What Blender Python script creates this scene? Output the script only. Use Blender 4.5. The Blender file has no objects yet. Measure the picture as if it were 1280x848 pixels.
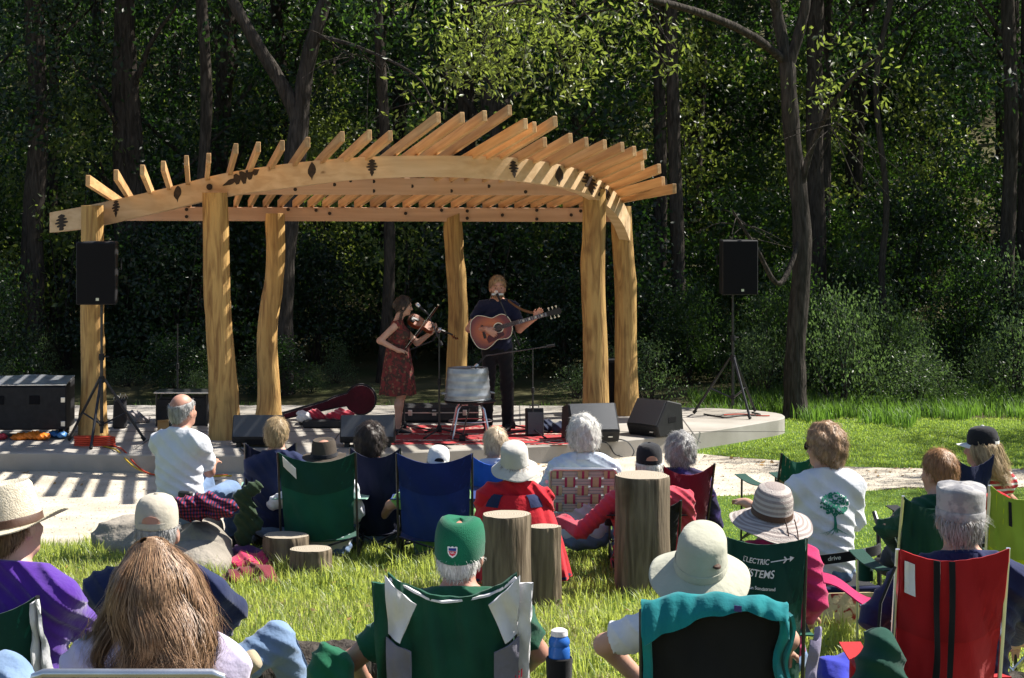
import bpy, bmesh, math, random
import numpy as np
from math import sin, cos, pi, radians, tan
from mathutils import Vector, Matrix
from mathutils.bvhtree import BVHTree
random.seed(7); rng = np.random.default_rng(7)
SC = bpy.context.scene; COL = SC.collection
# ---------------------------------------------------------------- camera, world, sun, exposure
F, HZ, HC = 2400.0, 240.0, 3.0            # focal length in photo pixels, horizon row, camera height
cd = bpy.data.cameras.new('camera'); cam = bpy.data.objects.new('camera', cd); COL.objects.link(cam)
cd.sensor_width = 36; cd.sensor_fit = 'HORIZONTAL'; cd.lens = 36 * F / 1280
cd.shift_y = -(424 - HZ) / 1280; cd.clip_start = .1; cd.clip_end = 500
cam.location = (0, 0, HC); cam.rotation_euler = (pi / 2, 0, 0); SC.camera = cam
SUN_EL, SUN_DIR = radians(50), Vector((.93, .37))          # towards the sun: right of and a little behind the stage
wd = bpy.data.worlds.new('World'); SC.world = wd; wd.use_nodes = True
nt = wd.node_tree; bg = nt.nodes['Background']; sk = nt.nodes.new('ShaderNodeTexSky')
sk.sky_type = 'NISHITA'; sk.sun_disc = False; sk.sun_elevation = SUN_EL
sk.sun_rotation = math.atan2(SUN_DIR.x, SUN_DIR.y); bg.inputs[1].default_value = .065
nt.links.new(sk.outputs[0], bg.inputs[0])
sl = bpy.data.lights.new('sun', 'SUN'); sl.energy = 5; sl.angle = radians(.5); sl.color = (1, .95, .86)
so = bpy.data.objects.new('sun', sl); COL.objects.link(so)
sv = Vector((SUN_DIR.x * cos(SUN_EL), SUN_DIR.y * cos(SUN_EL), sin(SUN_EL)))
so.rotation_euler = (-sv).to_track_quat('-Z', 'Y').to_euler(); so.location = (8, 20, 25)
SC.view_settings.view_transform = 'Standard'; SC.view_settings.look = 'None'
SC.view_settings.exposure = 1.2; SC.view_settings.gamma = 1
SC.cycles.max_bounces = 7; SC.cycles.transparent_max_bounces = 4
# ---------------------------------------------------------------- helpers
def W(px, py, Y):                          # photo pixel at a distance -> world point
    return Vector(((px - 640) * Y / F, Y, HC - (py - HZ) * Y / F))
def XP(px, Y): return (px - 640) * Y / F
def ZP(py, Y): return HC - (py - HZ) * Y / F
GY = [-60, 0, 5, 7.5, 9, 12, 13, 13.6, 14.5, 16.5, 19, 26, 30, 40, 70, 400]
GZ = [3, 1.35, .9, .6, .54, .50, .47, .40, .22, .08, 0, 0, .25, 2.2, 10, 60]
def gz(x, y): return float(np.interp(y, GY, GZ))
def link(o, parent=None):
    COL.objects.link(o)
    if parent is not None: o.parent = parent
    return o
def tag(o, label=None, cat=None, group=None, kind=None):
    if label: o['label'] = label
    if cat: o['category'] = cat
    if group: o['group'] = group
    if kind: o['kind'] = kind
    return o
def thing(name, label, cat, loc=(0, 0, 0), rz=0, group=None):
    o = bpy.data.objects.new(name, None); o.empty_display_size = .1; link(o)
    o.location = loc; o.rotation_euler = (0, 0, rz); return tag(o, label, cat, group)
def copy_tree(o, parent=None):
    c = o.copy(); COL.objects.link(c)
    if parent is not None: c.parent = parent
    for ch in o.children: copy_tree(ch, c)
    return c
def mesh_np(name, v, f, mat=None, parent=None, smooth=True, sharp=None):
    v = np.asarray(v, np.float32); f = np.asarray(f, np.int32); n, k = f.shape
    me = bpy.data.meshes.new(name); me.vertices.add(len(v)); me.vertices.foreach_set('co', v.ravel())
    me.loops.add(n * k); me.loops.foreach_set('vertex_index', f.ravel())
    me.polygons.add(n); me.polygons.foreach_set('loop_start', np.arange(0, n * k, k, dtype=np.int32))
    me.update(calc_edges=True)
    if smooth: me.shade_smooth()
    if sharp: me.set_sharp_from_angle(angle=radians(sharp))
    if mat: me.materials.append(mat)
    return link(bpy.data.objects.new(name, me), parent)
def rot(axis, a): return Matrix.Rotation(a, 3, axis)
class MB:
    def __init__(s): s.v = []; s.f = []
    def add(s, vs, fs):
        n = len(s.v); s.v += [tuple(p) for p in vs]; s.f += [tuple(i + n for i in q) for q in fs]; return s
    def box(s, c, d, R=None, taper=1.0):
        c = Vector(c); hx, hy, hz = d[0] / 2, d[1] / 2, d[2] / 2; vs = []
        for z in (-1, 1):
            t = taper if z > 0 else 1
            for x, y in ((-1, -1), (1, -1), (1, 1), (-1, 1)):
                p = Vector((x * hx * t, y * hy * t, z * hz)); vs.append(c + (R @ p if R else p))
        return s.add(vs, [(3, 2, 1, 0), (4, 5, 6, 7), (0, 1, 5, 4), (1, 2, 6, 5), (2, 3, 7, 6), (3, 0, 4, 7)])
    def tube(s, pts, r, n=8, cap=True, sq=1.0):
        pts = [Vector(p) for p in pts]; m = len(pts); rs = r if isinstance(r, (list, tuple)) else [r] * m
        vs = []; up = None
        for i, p in enumerate(pts):
            t = (pts[min(i + 1, m - 1)] - pts[max(i - 1, 0)]).normalized()
            if up is None: up = Vector((0, 0, 1)) if abs(t.z) < .9 else Vector((0, 1, 0))
            a = t.cross(up)
            a = a.normalized() if a.length > 1e-6 else t.orthogonal().normalized()
            b = t.cross(a).normalized(); up = -b if up.dot(b) < 0 else b
            b = up
            for k in range(n):
                q = 2 * pi * k / n; vs.append(p + (a * cos(q) + b * sin(q) * sq) * rs[i])
        fs = []
        for i in range(m - 1):
            for k in range(n):
                k2 = (k + 1) % n; fs.append((i * n + k, i * n + k2, (i + 1) * n + k2, (i + 1) * n + k))
        if cap: fs += [tuple(range(n))[::-1], tuple(range((m - 1) * n, m * n))]
        return s.add(vs, fs)
    def lathe(s, prof, n=24, M=None, fn=None, cap=False):   # prof: (r, z); fn(angle, r, z) -> (x, y, z)
        vs = []
        for r, z in prof:
            for k in range(n):
                a = 2 * pi * k / n
                p = Vector(fn(a, r, z)) if fn else Vector((r * cos(a), r * sin(a), z))
                vs.append(M @ p if M else p)
        m = len(prof); fs = []
        for i in range(m - 1):
            for k in range(n):
                k2 = (k + 1) % n; fs.append((i * n + k, i * n + k2, (i + 1) * n + k2, (i + 1) * n + k))
        if cap: fs += [tuple(range(n))[::-1], tuple(range((m - 1) * n, m * n))]
        return s.add(vs, fs)
    def sheet(s, fn, nu, nv, t=.004):        # fn(u, v) -> point; a closed slab of thickness t
        P = [[Vector(fn(i / nu, j / nv)) for j in range(nv + 1)] for i in range(nu + 1)]
        top = []; bot = []
        for i in range(nu + 1):
            for j in range(nv + 1):
                du = P[min(i + 1, nu)][j] - P[max(i - 1, 0)][j]; dv = P[i][min(j + 1, nv)] - P[i][max(j - 1, 0)]
                n = du.cross(dv); n = n.normalized() if n.length > 1e-9 else Vector((0, 0, 1))
                top.append(P[i][j] + n * t / 2); bot.append(P[i][j] - n * t / 2)
        w = nv + 1; N = len(top); fs = []
        for i in range(nu):
            for j in range(nv):
                a, b, c, d = i * w + j, (i + 1) * w + j, (i + 1) * w + j + 1, i * w + j + 1
                fs += [(a, b, c, d), (N + d, N + c, N + b, N + a)]
        for j in range(nv):
            a, b = j, j + 1; fs.append((a, b, N + b, N + a)); a, b = nu * w + j, nu * w + j + 1; fs.append((b, a, N + a, N + b))
        for i in range(nu):
            a, b = i * w, (i + 1) * w; fs.append((b, a, N + a, N + b)); a, b = a + nv, b + nv; fs.append((a, b, N + b, N + a))
        return s.add(top + bot, fs)
    def prism(s, poly, fn, t):               # poly of 2-D points, fn(u, v, depth) -> point
        n = len(poly); a = [fn(u, v, 0) for u, v in poly]; b = [fn(u, v, t) for u, v in poly]
        return s.add(a + b, [tuple(range(n)), tuple(range(2 * n - 1, n - 1, -1))] + [(i, n + i, n + (i + 1) % n, (i + 1) % n) for i in range(n)])
    def shift(s, d): s.v = [(p[0] - d[0], p[1] - d[1], p[2] - d[2]) for p in s.v]; return s
    def build(s, name, mat=None, parent=None, smooth=False, sharp=38, bevel=0):
        me = bpy.data.meshes.new(name); me.from_pydata(s.v, [], s.f)
        bm = bmesh.new(); bm.from_mesh(me); bmesh.ops.recalc_face_normals(bm, faces=bm.faces)
        if bevel: bmesh.ops.bevel(bm, geom=[e for e in bm.edges if e.is_manifold and e.calc_face_angle(0) > .6], offset=bevel, segments=1, affect='EDGES', profile=.7)
        bm.to_mesh(me); bm.free()
        if smooth: me.shade_smooth(); me.set_sharp_from_angle(angle=radians(sharp))
        if mat: me.materials.append(mat)
        return link(bpy.data.objects.new(name, me), parent)
def wl(root, p): return root.matrix_basis.inverted() @ Vector(p)      # world -> local of an unparented root
# ---------------------------------------------------------------- materials
def mat(name, c1, c2=None, sc=6, rough=.8, bump=.15, bsc=60, st=(1, 1, 1), metal=0, spec=.3, trans=0, ramp=(.35, .68), det=5, tcol=None, wave=None, dist=0, bd=.01, sheen=0, coat=0, rnd=0, isl=0):
    m = bpy.data.materials.new(name); m.use_nodes = True; n = m.node_tree.nodes; l = m.node_tree.links
    b = n['Principled BSDF']; b.inputs['Roughness'].default_value = rough; b.inputs['Metallic'].default_value = metal
    b.inputs['Specular IOR Level'].default_value = spec
    if sheen: b.inputs['Sheen Weight'].default_value = sheen
    if coat: b.inputs['Coat Weight'].default_value = coat; b.inputs['Coat Roughness'].default_value = .15
    tc = n.new('ShaderNodeTexCoord'); mp = n.new('ShaderNodeMapping'); mp.inputs['Scale'].default_value = st
    l.new(tc.outputs['Object'], mp.inputs[0]); col = None
    if c2 is None: c2 = tuple(x * .82 for x in c1)
    if wave:
        t = n.new('ShaderNodeTexWave'); t.wave_type = 'BANDS'; t.bands_direction = wave; t.inputs['Scale'].default_value = sc
        t.inputs['Distortion'].default_value = dist; t.inputs['Detail'].default_value = det; fac = t.outputs['Fac']
    else:
        t = n.new('ShaderNodeTexNoise'); t.inputs['Scale'].default_value = sc; t.inputs['Detail'].default_value = det
        t.inputs['Distortion'].default_value = dist; fac = t.outputs['Fac']
    l.new(mp.outputs[0], t.inputs['Vector'])
    r = n.new('ShaderNodeValToRGB'); r.color_ramp.elements[0].position, r.color_ramp.elements[1].position = ramp
    r.color_ramp.elements[0].color = (*c2, 1); r.color_ramp.elements[1].color = (*c1, 1); l.new(fac, r.inputs[0])
    col = r.outputs[0]
    if rnd:                                   # each object its own shade
        oi = n.new('ShaderNodeObjectInfo'); hv = n.new('ShaderNodeHueSaturation'); mr = n.new('ShaderNodeMapRange')
        mr.inputs[3].default_value = 1 - rnd; mr.inputs[4].default_value = 1 + rnd
        l.new(oi.outputs['Random'], mr.inputs[0]); l.new(mr.outputs[0], hv.inputs['Value']); l.new(col, hv.inputs['Color']); col = hv.outputs[0]
        ad = n.new('ShaderNodeVectorMath'); ad.operation = 'ADD'; sm = n.new('ShaderNodeVectorMath'); sm.operation = 'SCALE'; sm.inputs['Scale'].default_value = 37
        l.new(oi.outputs['Random'], sm.inputs[0]); l.new(tc.outputs['Object'], ad.inputs[0]); l.new(sm.outputs[0], ad.inputs[1]); l.new(ad.outputs[0], mp.inputs[0])
    if isl:                                   # every blade, leaf or strand its own shade
        ge = n.new('ShaderNodeNewGeometry'); h2 = n.new('ShaderNodeHueSaturation'); m2 = n.new('ShaderNodeMapRange'); m2.inputs[3].default_value = 1 - isl; m2.inputs[4].default_value = 1 + isl
        l.new(ge.outputs['Random Per Island'], m2.inputs[0]); l.new(m2.outputs[0], h2.inputs['Value']); l.new(col, h2.inputs['Color']); col = h2.outputs[0]
    l.new(col, b.inputs['Base Color'])
    if bump:
        t2 = n.new('ShaderNodeTexNoise'); t2.inputs['Scale'].default_value = bsc; t2.inputs['Detail'].default_value = 4
        l.new(mp.outputs[0], t2.inputs['Vector']); bp = n.new('ShaderNodeBump'); bp.inputs['Strength'].default_value = bump; bp.inputs['Distance'].default_value = bd
        l.new(t2.outputs[0], bp.inputs['Height']); l.new(bp.outputs[0], b.inputs['Normal'])
    if trans:
        tr = n.new('ShaderNodeBsdfTranslucent'); mx = n.new('ShaderNodeMixShader'); mx.inputs[0].default_value = trans
        if tcol: tr.inputs[0].default_value = (*tcol, 1)
        else: l.new(col, tr.inputs[0])
        l.new(b.outputs[0], mx.inputs[1]); l.new(tr.outputs[0], mx.inputs[2]); l.new(mx.outputs[0], n['Material Output'].inputs[0])
    return m
def cloth(name, c, c2=None, bump=.35, bsc=300, sheen=.15, rough=.9, trans=0): return mat(name, c, c2 or tuple(x * .80 for x in c), sc=5, rough=rough, bump=max(bump, .55) if bsc < 1000 else bump, bsc=26 if bsc == 300 else bsc, spec=.12, sheen=sheen, bd=.010 if bsc == 300 else .003, trans=trans)
m_gravel = mat('gravel_sand', (.53, .475, .39), (.37, .325, .26), sc=2.2, rough=.95, bump=.8, bsc=45, spec=.1, det=9)
m_soil = mat('soil', (.10, .085, .045), (.05, .055, .022), sc=1.3, rough=.95, bump=.6, bsc=25, spec=.1)
m_turf = mat('rough_turf', (.20, .19, .085), (.10, .12, .04), sc=2.3, rough=.95, bump=.8, bsc=40, spec=.1, det=8)
m_lawn = mat('lawn_turf', (.085, .14, .022), (.05, .095, .016), sc=2.5, rough=.9, bump=.5, bsc=80, spec=.1)
m_conc = mat('concrete', (.37, .345, .315), (.26, .24, .21), sc=1.6, rough=.85, bump=.25, bsc=90, spec=.2, det=8)
m_wood = mat('planed_pine', (.56, .35, .165), (.38, .205, .085), sc=3.0, st=(.35, 7, 7), rough=.55, bump=.12, bsc=20, spec=.3, dist=.6, rnd=.22)
m_beam = mat('glulam_pine', (.60, .43, .26), (.48, .32, .175), sc=2.2, st=(.3, 6, 6), rough=.6, bump=.12, bsc=20, spec=.25, dist=.5)
m_beam2 = mat('fir_beam', (.56, .36, .24), (.44, .27, .17), sc=2.2, st=(.3, 6, 6), rough=.65, bump=.15, bsc=20, spec=.25, dist=.5)
m_log = mat('peeled_log', (.50, .315, .115), (.22, .115, .042), sc=2.2, st=(5.5, 5.5, .6), rough=.62, bump=.8, bsc=8, spec=.2, dist=1.8, ramp=(.28, .60), det=9, rnd=.2, bd=.02)
m_burn = mat('burnt_wood', (.035, .022, .016), (.015, .01, .008), sc=30, rough=.6, bump=.2)
m_stump = mat('weathered_wood', (.235, .185, .13), (.095, .072, .05), sc=3.2, st=(5, 5, .5), rough=.85, bump=.7, bsc=8, spec=.15, dist=1.3, rnd=.15, bd=.02)
m_stumptop = mat('sawn_end_wood', (.40, .35, .28), (.24, .20, .15), sc=16, rough=.9, bump=.3, bsc=60, spec=.1, dist=.8)
m_bark = mat('bark', (.075, .062, .052), (.028, .023, .019), sc=4, st=(4, 4, .8), rough=.95, bump=1, bsc=6, spec=.1, dist=1.5, bd=.05)
m_bark2 = mat('grey_bark', (.075, .064, .056), (.028, .024, .02), sc=5, st=(4, 4, .6), rough=.95, bump=1, bsc=7, spec=.1, dist=1.2, bd=.04)
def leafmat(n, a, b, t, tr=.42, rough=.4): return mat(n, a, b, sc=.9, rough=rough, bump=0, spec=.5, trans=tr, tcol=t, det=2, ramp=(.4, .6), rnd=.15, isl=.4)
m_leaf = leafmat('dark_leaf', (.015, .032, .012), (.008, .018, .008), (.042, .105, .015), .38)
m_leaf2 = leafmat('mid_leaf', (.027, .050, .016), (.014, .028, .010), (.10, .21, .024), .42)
m_leaf3 = leafmat('yellow_leaf', (.10, .13, .035), (.05, .08, .022), (.28, .36, .055), .45)
m_weed = leafmat('grey_weed_leaf', (.085, .12, .058), (.036, .06, .027), (.16, .27, .07), .4)
m_grass = leafmat('long_grass', (.34, .38, .11), (.11, .18, .035), (.52, .60, .11), .5, .45)
m_dry = leafmat('dry_grass', (.46, .42, .25), (.30, .28, .14), (.42, .38, .18), .35, .6)
m_mown = leafmat('mown_grass', (.20, .28, .05), (.11, .19, .03), (.40, .54, .07), .5, .45)
m_tall = leafmat('tall_green_grass', (.10, .18, .035), (.06, .12, .025), (.18, .34, .04), .45, .5)
m_black = mat('black_plastic', (.016, .016, .018), (.010, .010, .012), sc=20, rough=.6, bump=.2, bsc=200, spec=.25, bd=.003)
m_grille = mat('speaker_grille', (.009, .009, .011), (.006, .006, .007), sc=300, rough=.85, bump=.6, bsc=400, spec=.12, bd=.002)
m_mgrille = mat('monitor_grille', (.06, .065, .075), (.04, .044, .052), sc=200, rough=.45, bump=.5, bsc=400, spec=.5, bd=.002)
m_steel = mat('brushed_steel', (.62, .62, .64), (.5, .5, .52), sc=20, rough=.28, bump=.05, metal=1)
m_dsteel = mat('dark_metal', (.045, .045, .05), (.03, .03, .033), sc=20, rough=.35, bump=.05, metal=.6, spec=.5)
m_alu = mat('aluminium_tube', (.72, .72, .73), (.62, .62, .64), sc=15, rough=.3, bump=.05, metal=.9)
m_galv = mat('galvanised_zinc', (.36, .38, .41), (.22, .235, .26), sc=7, rough=.42, bump=.1, bsc=30, metal=.75, spec=.5)
m_rubber = mat('cable_rubber', (.02, .02, .02), None, rough=.6, bump=0)
m_red = mat('red_cable', (.5, .05, .02), None, rough=.5, bump=0); m_yel = mat('yellow_cable', (.55, .36, .03), None, rough=.5, bump=0); m_org = mat('orange_cable', (.6, .13, .03), None, rough=.5, bump=0)
m_dark_joint = mat('joint', (.10, .095, .09), None, rough=.95, bump=0); m_pebble = mat('pebble', (.44, .40, .34), (.34, .31, .26), sc=3, rough=.9, bump=0, isl=.3); m_litter = mat('dry_leaf', (.34, .20, .06), (.12, .07, .03), sc=4, rough=.8, bump=0, isl=.5)
m_stone = mat('boulder', (.36, .32, .27), (.20, .18, .155), sc=2.2, rough=.9, bump=.8, bsc=14, spec=.15, det=8, bd=.03)

for n_ in m_stumptop.node_tree.nodes:
    if n_.type == 'TEX_NOISE' and abs(n_.inputs['Scale'].default_value - 16) < .1:
        w_ = m_stumptop.node_tree.nodes.new('ShaderNodeTexWave'); w_.wave_type = 'RINGS'; w_.rings_direction = 'Z'; w_.inputs['Scale'].default_value = 22; w_.inputs['Distortion'].default_value = 3; w_.inputs['Detail'].default_value = 3; w_.inputs['Detail Scale'].default_value = 1.5
        for l_ in list(n_.outputs[0].links): m_stumptop.node_tree.links.new(w_.outputs['Fac'], l_.to_socket)
        m_stumptop.node_tree.links.new(n_.inputs['Vector'].links[0].from_socket, w_.inputs['Vector']); break
def spots(m, scale, st, lo, hi, c, amt=.8):          # knots, stains and lichen: irregular dark spots on top of the grain
    n = m.node_tree.nodes; l = m.node_tree.links; tc = [q for q in n if q.type == 'TEX_COORD'][0]; mp = n.new('ShaderNodeMapping'); mp.inputs['Scale'].default_value = st; v = n.new('ShaderNodeTexVoronoi'); v.inputs['Scale'].default_value = scale; v.inputs['Randomness'].default_value = 1
    nz_ = n.new('ShaderNodeTexNoise'); nz_.inputs['Scale'].default_value = scale * 2.2; ad = n.new('ShaderNodeMixRGB'); ad.inputs[0].default_value = .12; l.new(tc.outputs['Object'], nz_.inputs['Vector']); l.new(tc.outputs['Object'], ad.inputs[1]); l.new(nz_.outputs['Color'], ad.inputs[2]); l.new(ad.outputs[0], mp.inputs[0]); l.new(mp.outputs[0], v.inputs['Vector'])
    r = n.new('ShaderNodeMapRange'); r.inputs[1].default_value = lo; r.inputs[2].default_value = hi; r.inputs[3].default_value = amt; r.inputs[4].default_value = 0; l.new(v.outputs['Distance'], r.inputs[0]); mx = n.new('ShaderNodeMixRGB'); mx.inputs[2].default_value = (*c, 1); b = n['Principled BSDF'].inputs['Base Color']; l.new(r.outputs[0], mx.inputs[0]); l.new(b.links[0].from_socket, mx.inputs[1]); l.new(mx.outputs[0], b)
spots(m_log, 2.6, (1.6, 1.6, .8), .07, .26, (.13, .065, .025), .6); spots(m_stump, 3, (1.6, 1.6, .7), .08, .3, (.05, .035, .02), .7); spots(m_beam, 3, (.6, 1, 1), .03, .09, (.16, .08, .03), .8); spots(m_wood, 3.2, (.5, 1, 1), .04, .10, (.14, .06, .02), .7); spots(m_conc, 1.3, (1, 1, 1), .1, .5, (.19, .17, .14), .45); spots(m_stone, 3, (1, 1, 1), .1, .4, (.12, .11, .09), .6)
# ---------------------------------------------------------------- ground, path, lawn, stage
xs = np.concatenate([[-400, -150, -60, -30], np.arange(-16, 16.01, .5), [30, 60, 150, 400]])
ys = np.concatenate([[-60, -20, -6], np.arange(0, 34, .5), np.arange(34, 72, 2), [90, 130, 200, 400]])
def grid_sheet(name, xs, ys, zf, m):
    X, Yv = np.meshgrid(xs, ys, indexing='ij'); Z = np.vectorize(zf)(X, Yv)
    v = np.stack([X, Yv, Z], -1).reshape(-1, 3); ny = len(ys)
    i, j = np.meshgrid(np.arange(len(xs) - 1), np.arange(ny - 1), indexing='ij'); a = (i * ny + j).ravel()
    return mesh_np(name, v, np.stack([a, a + ny, a + ny + 1, a + 1], -1), m)
tag(grid_sheet('ground', xs, ys, lambda x, y: gz(x, y) + (.25 * sin(x * .35) * sin(y * .3) if y > 32 and y < 90 else 0), m_soil), kind='structure')
PFX = [-30, -9, -3.6, -1.5, 0, 1.2, 2, 4, 8, 30]; PF = [15.2, 15.2, 15.2, 15.5, 16.2, 17.6, 18.9, 19.4, 19.6, 20]      # near edge of the gravel
PBX = [-30, -9, 0, 1.0, 1.6, 2.2, 3.7, 6, 30]; PBk = [21, 21, 21.2, 21.8, 22.2, 21.9, 20.85, 20.7, 20.6]         # far edge
xs2 = np.arange(-14, 14.01, .2); nv = 14
def path_pt(x, t):
    a = np.interp(x, PFX, PF) + .08 * sin(x * 5) + .05 * sin(x * 13 + 1); b = np.interp(x, PBX, PBk) + .04 * sin(x * 7); y = a + (b - a) * t
    return (x, y, gz(x, y) + .006)
v = [path_pt(x, t / nv) for x in xs2 for t in range(nv + 1)]
a = np.array([i * (nv + 1) + j for i in range(len(xs2) - 1) for j in range(nv)])
tag(mesh_np('gravel_path', v, np.stack([a, a + nv + 1, a + nv + 2, a + 1], -1), m_gravel), kind='structure')
def lawn_pt(x, t):
    a = np.interp(x, PFX, PF) - 10; b = np.interp(x, PFX, PF) - .1; y = max(11.2, a) + (b - max(11.2, a)) * t; return (x, y, gz(x, y) + .012)
def lawn2(x, t):
    a = np.interp(x, PBX, PBk) + .02; y = a + (25.2 - a) * t; return (x, y, gz(x, y) + .004)
def rough_pt(x, t): y = 5 + (np.interp(x, PFX, PF) - .03 - 5) * t; return (x, y, gz(x, y) + .002)
for fn_, x0, nm_, mm_ in ((lawn_pt, .2, 'lawn', m_lawn), (lawn2, 2.0, 'lawn', m_lawn), (rough_pt, -9, 'rough_turf', m_turf)):
    xs3 = np.arange(x0, 14, .3); v = [fn_(x, t / 14) for x in xs3 for t in range(15)]
    a = np.array([i * 15 + j for i in range(len(xs3) - 1) for j in range(14)])
    tag(mesh_np(nm_, v, np.stack([a, a + 15, a + 16, a + 1], -1), mm_), kind='structure')
SH = .2
STG = [(-9, 20.75), (-5.5, 20.65), (-4, 20.45), (-2.9, 20.38), (-1.6, 20.5), (-.5, 20.85), (.45, 21.2), (1.2, 21.6), (1.85, 22.05), (2.5, 22.7), (3.05, 23.35), (3.42, 23.8), (3.4, 24.4), (2.6, 24.95), (0, 25.2), (-4, 25.2), (-9, 25.2)]
for _ in range(2): STG = [q for i in range(len(STG)) for q in ([(.75 * STG[i][0] + .25 * STG[(i + 1) % len(STG)][0], .75 * STG[i][1] + .25 * STG[(i + 1) % len(STG)][1]), (.25 * STG[i][0] + .75 * STG[(i + 1) % len(STG)][0], .25 * STG[i][1] + .75 * STG[(i + 1) % len(STG)][1])] if STG[i][0] > -8 and STG[(i + 1) % len(STG)][0] > -8 else [STG[i]])]
mb = MB(); mb.prism(STG, lambda u, v, d: (u, v, -.15 + d), SH + .15)
st_ = mb.build('stage_platform', m_conc, bevel=.012); tag(st_, kind='structure')
# ---------------------------------------------------------------- pergola
perg = thing('timber_pergola', 'curved timber pergola of peeled logs and fanned rafters over the stage', 'pergola', (-.6, 22.5, SH))
PL = Vector((-.6, 22.5, SH))
def crook(base, top, Y0, Y1, mids, r0, r1, name='post', lean=0):
    pts = []; P0 = W(*base, Y0); P0.z = SH; P1 = W(*top, Y1); n = 22; c = []
    for i in range(n + 1):
        t = i / n; p = P0.lerp(P1, t)
        p.x += sum(m * math.exp(-((t - u) / .22) ** 2) for u, m in mids) * Y0 / F
        p.y += .02 * sin(5 * t + r0 * 50); pts.append(p - PL)
    b = MB(); nn = 26; vs = []
    ph = random.random() * 6; knots = [(random.random(), random.random() * 6.28, random.choice((.012, -.01, .016))) for _ in range(9)]
    for i, p in enumerate(pts):
        t = i / n; r = r0 + (r1 - r0) * t + .03 * math.exp(-t * 9)
        for k in range(nn):
            q = 2 * pi * k / nn; rr = r * (1 + .05 * sin(2 * q + ph + 2 * t) + .03 * sin(3 * q - ph + 5 * t) + .02 * sin(7 * q + 3 * t))
            for kt, kq, ka in knots: rr += ka * math.exp(-((t - kt) / .05) ** 2 - (sin((q - kq) / 2) / .25) ** 2)
            vs.append(p + Vector((cos(q) * rr, sin(q) * rr, 0 if i < n else lean * cos(q) * rr)))
    fs = [(i * nn + k, i * nn + (k + 1) % nn, (i + 1) * nn + (k + 1) % nn, (i + 1) * nn + k) for i in range(n) for k in range(nn)]
    fs += [tuple(range(nn))[::-1], tuple(range(n * nn, n * nn + nn))]; b.add(vs, fs)
    return b.build(name, m_log, perg, smooth=True, sharp=50)
crook((117, 545), (116, 257), 22.0, 22.0, [(.5, -2)], .135, .13)
crook((281, 548), (269, 241), 21.75, 21.7, [(.55, -3)], .15, .14)
crook((336, 517), (344, 267), 24.05, 24.05, [(.42, -6), (.7, 3)], .135, .12)
crook((571, 510), (566, 270), 24.35, 24.35, [(.5, 4)], .125, .115, lean=.4)
crook((745, 530), (743, 236), 22.75, 22.75, [(.6, -3)], .142, .13)
crook((784, 515), (776, 258), 24.1, 24.1, [(.6, 2)], .136, .124)
BX = [62, 115, 200, 275, 350, 430, 500, 570, 640, 690, 720, 745, 765, 779, 788]
BT = [266, 256, 237, 218, 206, 198, 195, 195, 197, 204, 211, 222, 236, 253, 272]
BB = [291, 284, 265, 247, 236, 226, 222, 222, 226, 232, 238, 248, 263, 281, 303]
BY = [22.5, 22.2, 22.0, 21.75, 21.4, 21.1, 20.95, 20.97, 21.2, 21.6, 22.0, 22.5, 23.05, 23.55, 24.0]
def smooth_tab(xs, vs):
    k = np.linspace(0, len(xs) - 1, 400); i = np.clip(k.astype(int), 0, len(xs) - 2); t = k - i
    def cr(a):
        a = np.array([2 * a[0] - a[1]] + list(a) + [2 * a[-1] - a[-2]], float); p0, p1, p2, p3 = a[i], a[i + 1], a[i + 2], a[i + 3]
        return .5 * (2 * p1 + (p2 - p0) * t + (2 * p0 - 5 * p1 + 4 * p2 - p3) * t * t + (3 * p1 - p0 - 3 * p2 + p3) * t ** 3)
    X_ = cr(xs); return X_, [cr(q) for q in vs]
bx_, (bt_, bb_, by_) = smooth_tab(BX, [BT, BB, BY])
def beam_at(px): return np.interp(px, bx_, by_), np.interp(px, bx_, bt_), np.interp(px, bx_, bb_)
def beam_pt(px, v, off=0):
    y, t, b = beam_at(px); p = W(px, b + (t - b) * v, y); y2, t2, b2 = beam_at(px + .6); q = W(px + .6, b2 + (t2 - b2) * v, y2)
    d = q - p; nrm = Vector((d.y, -d.x, 0)).normalized(); return p + nrm * off - PL
mb = MB(); n = 120; TH = .13
pxs = np.interp(np.linspace(0, 1, n + 1), np.linspace(0, 1, 400), bx_)
vs = []
for px in pxs: vs += [beam_pt(px, 0), beam_pt(px, 1), beam_pt(px, 1, -TH), beam_pt(px, 0, -TH)]
fs = [(i * 4 + k, i * 4 + (k + 1) % 4, i * 4 + 4 + (k + 1) % 4, i * 4 + 4 + k) for i in range(n) for k in range(4)] + [(0, 1, 2, 3), (n * 4 + 3, n * 4 + 2, n * 4 + 1, n * 4)]
mb.add(vs, fs).build('curved_beam', m_beam, perg, smooth=True, sharp=30)
def bar(name, a, b, w, h, m, parent=perg, org=PL, up=Vector((0, 0, 1)), bevel=.004):
    a, b = Vector(a) - org, Vector(b) - org; d = b - a; L = d.length; x = d.normalized(); y = up.cross(x).normalized(); z = x.cross(y)
    o = MB().box((0, 0, 0), (L, w, h)).build(name, m, parent, bevel=bevel)
    R = Matrix((x, y, z)).transposed().to_4x4(); R.translation = (a + b) / 2; o.matrix_basis = R; return o
bar('chord_beam', W(268, 232.5, 22.0), W(738, 234, 22.85), .12, .20, m_beam2)
bar('back_beam', W(150, 267.5, 24.28), W(778, 269, 24.32), .12, .175, m_beam2)
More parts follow.
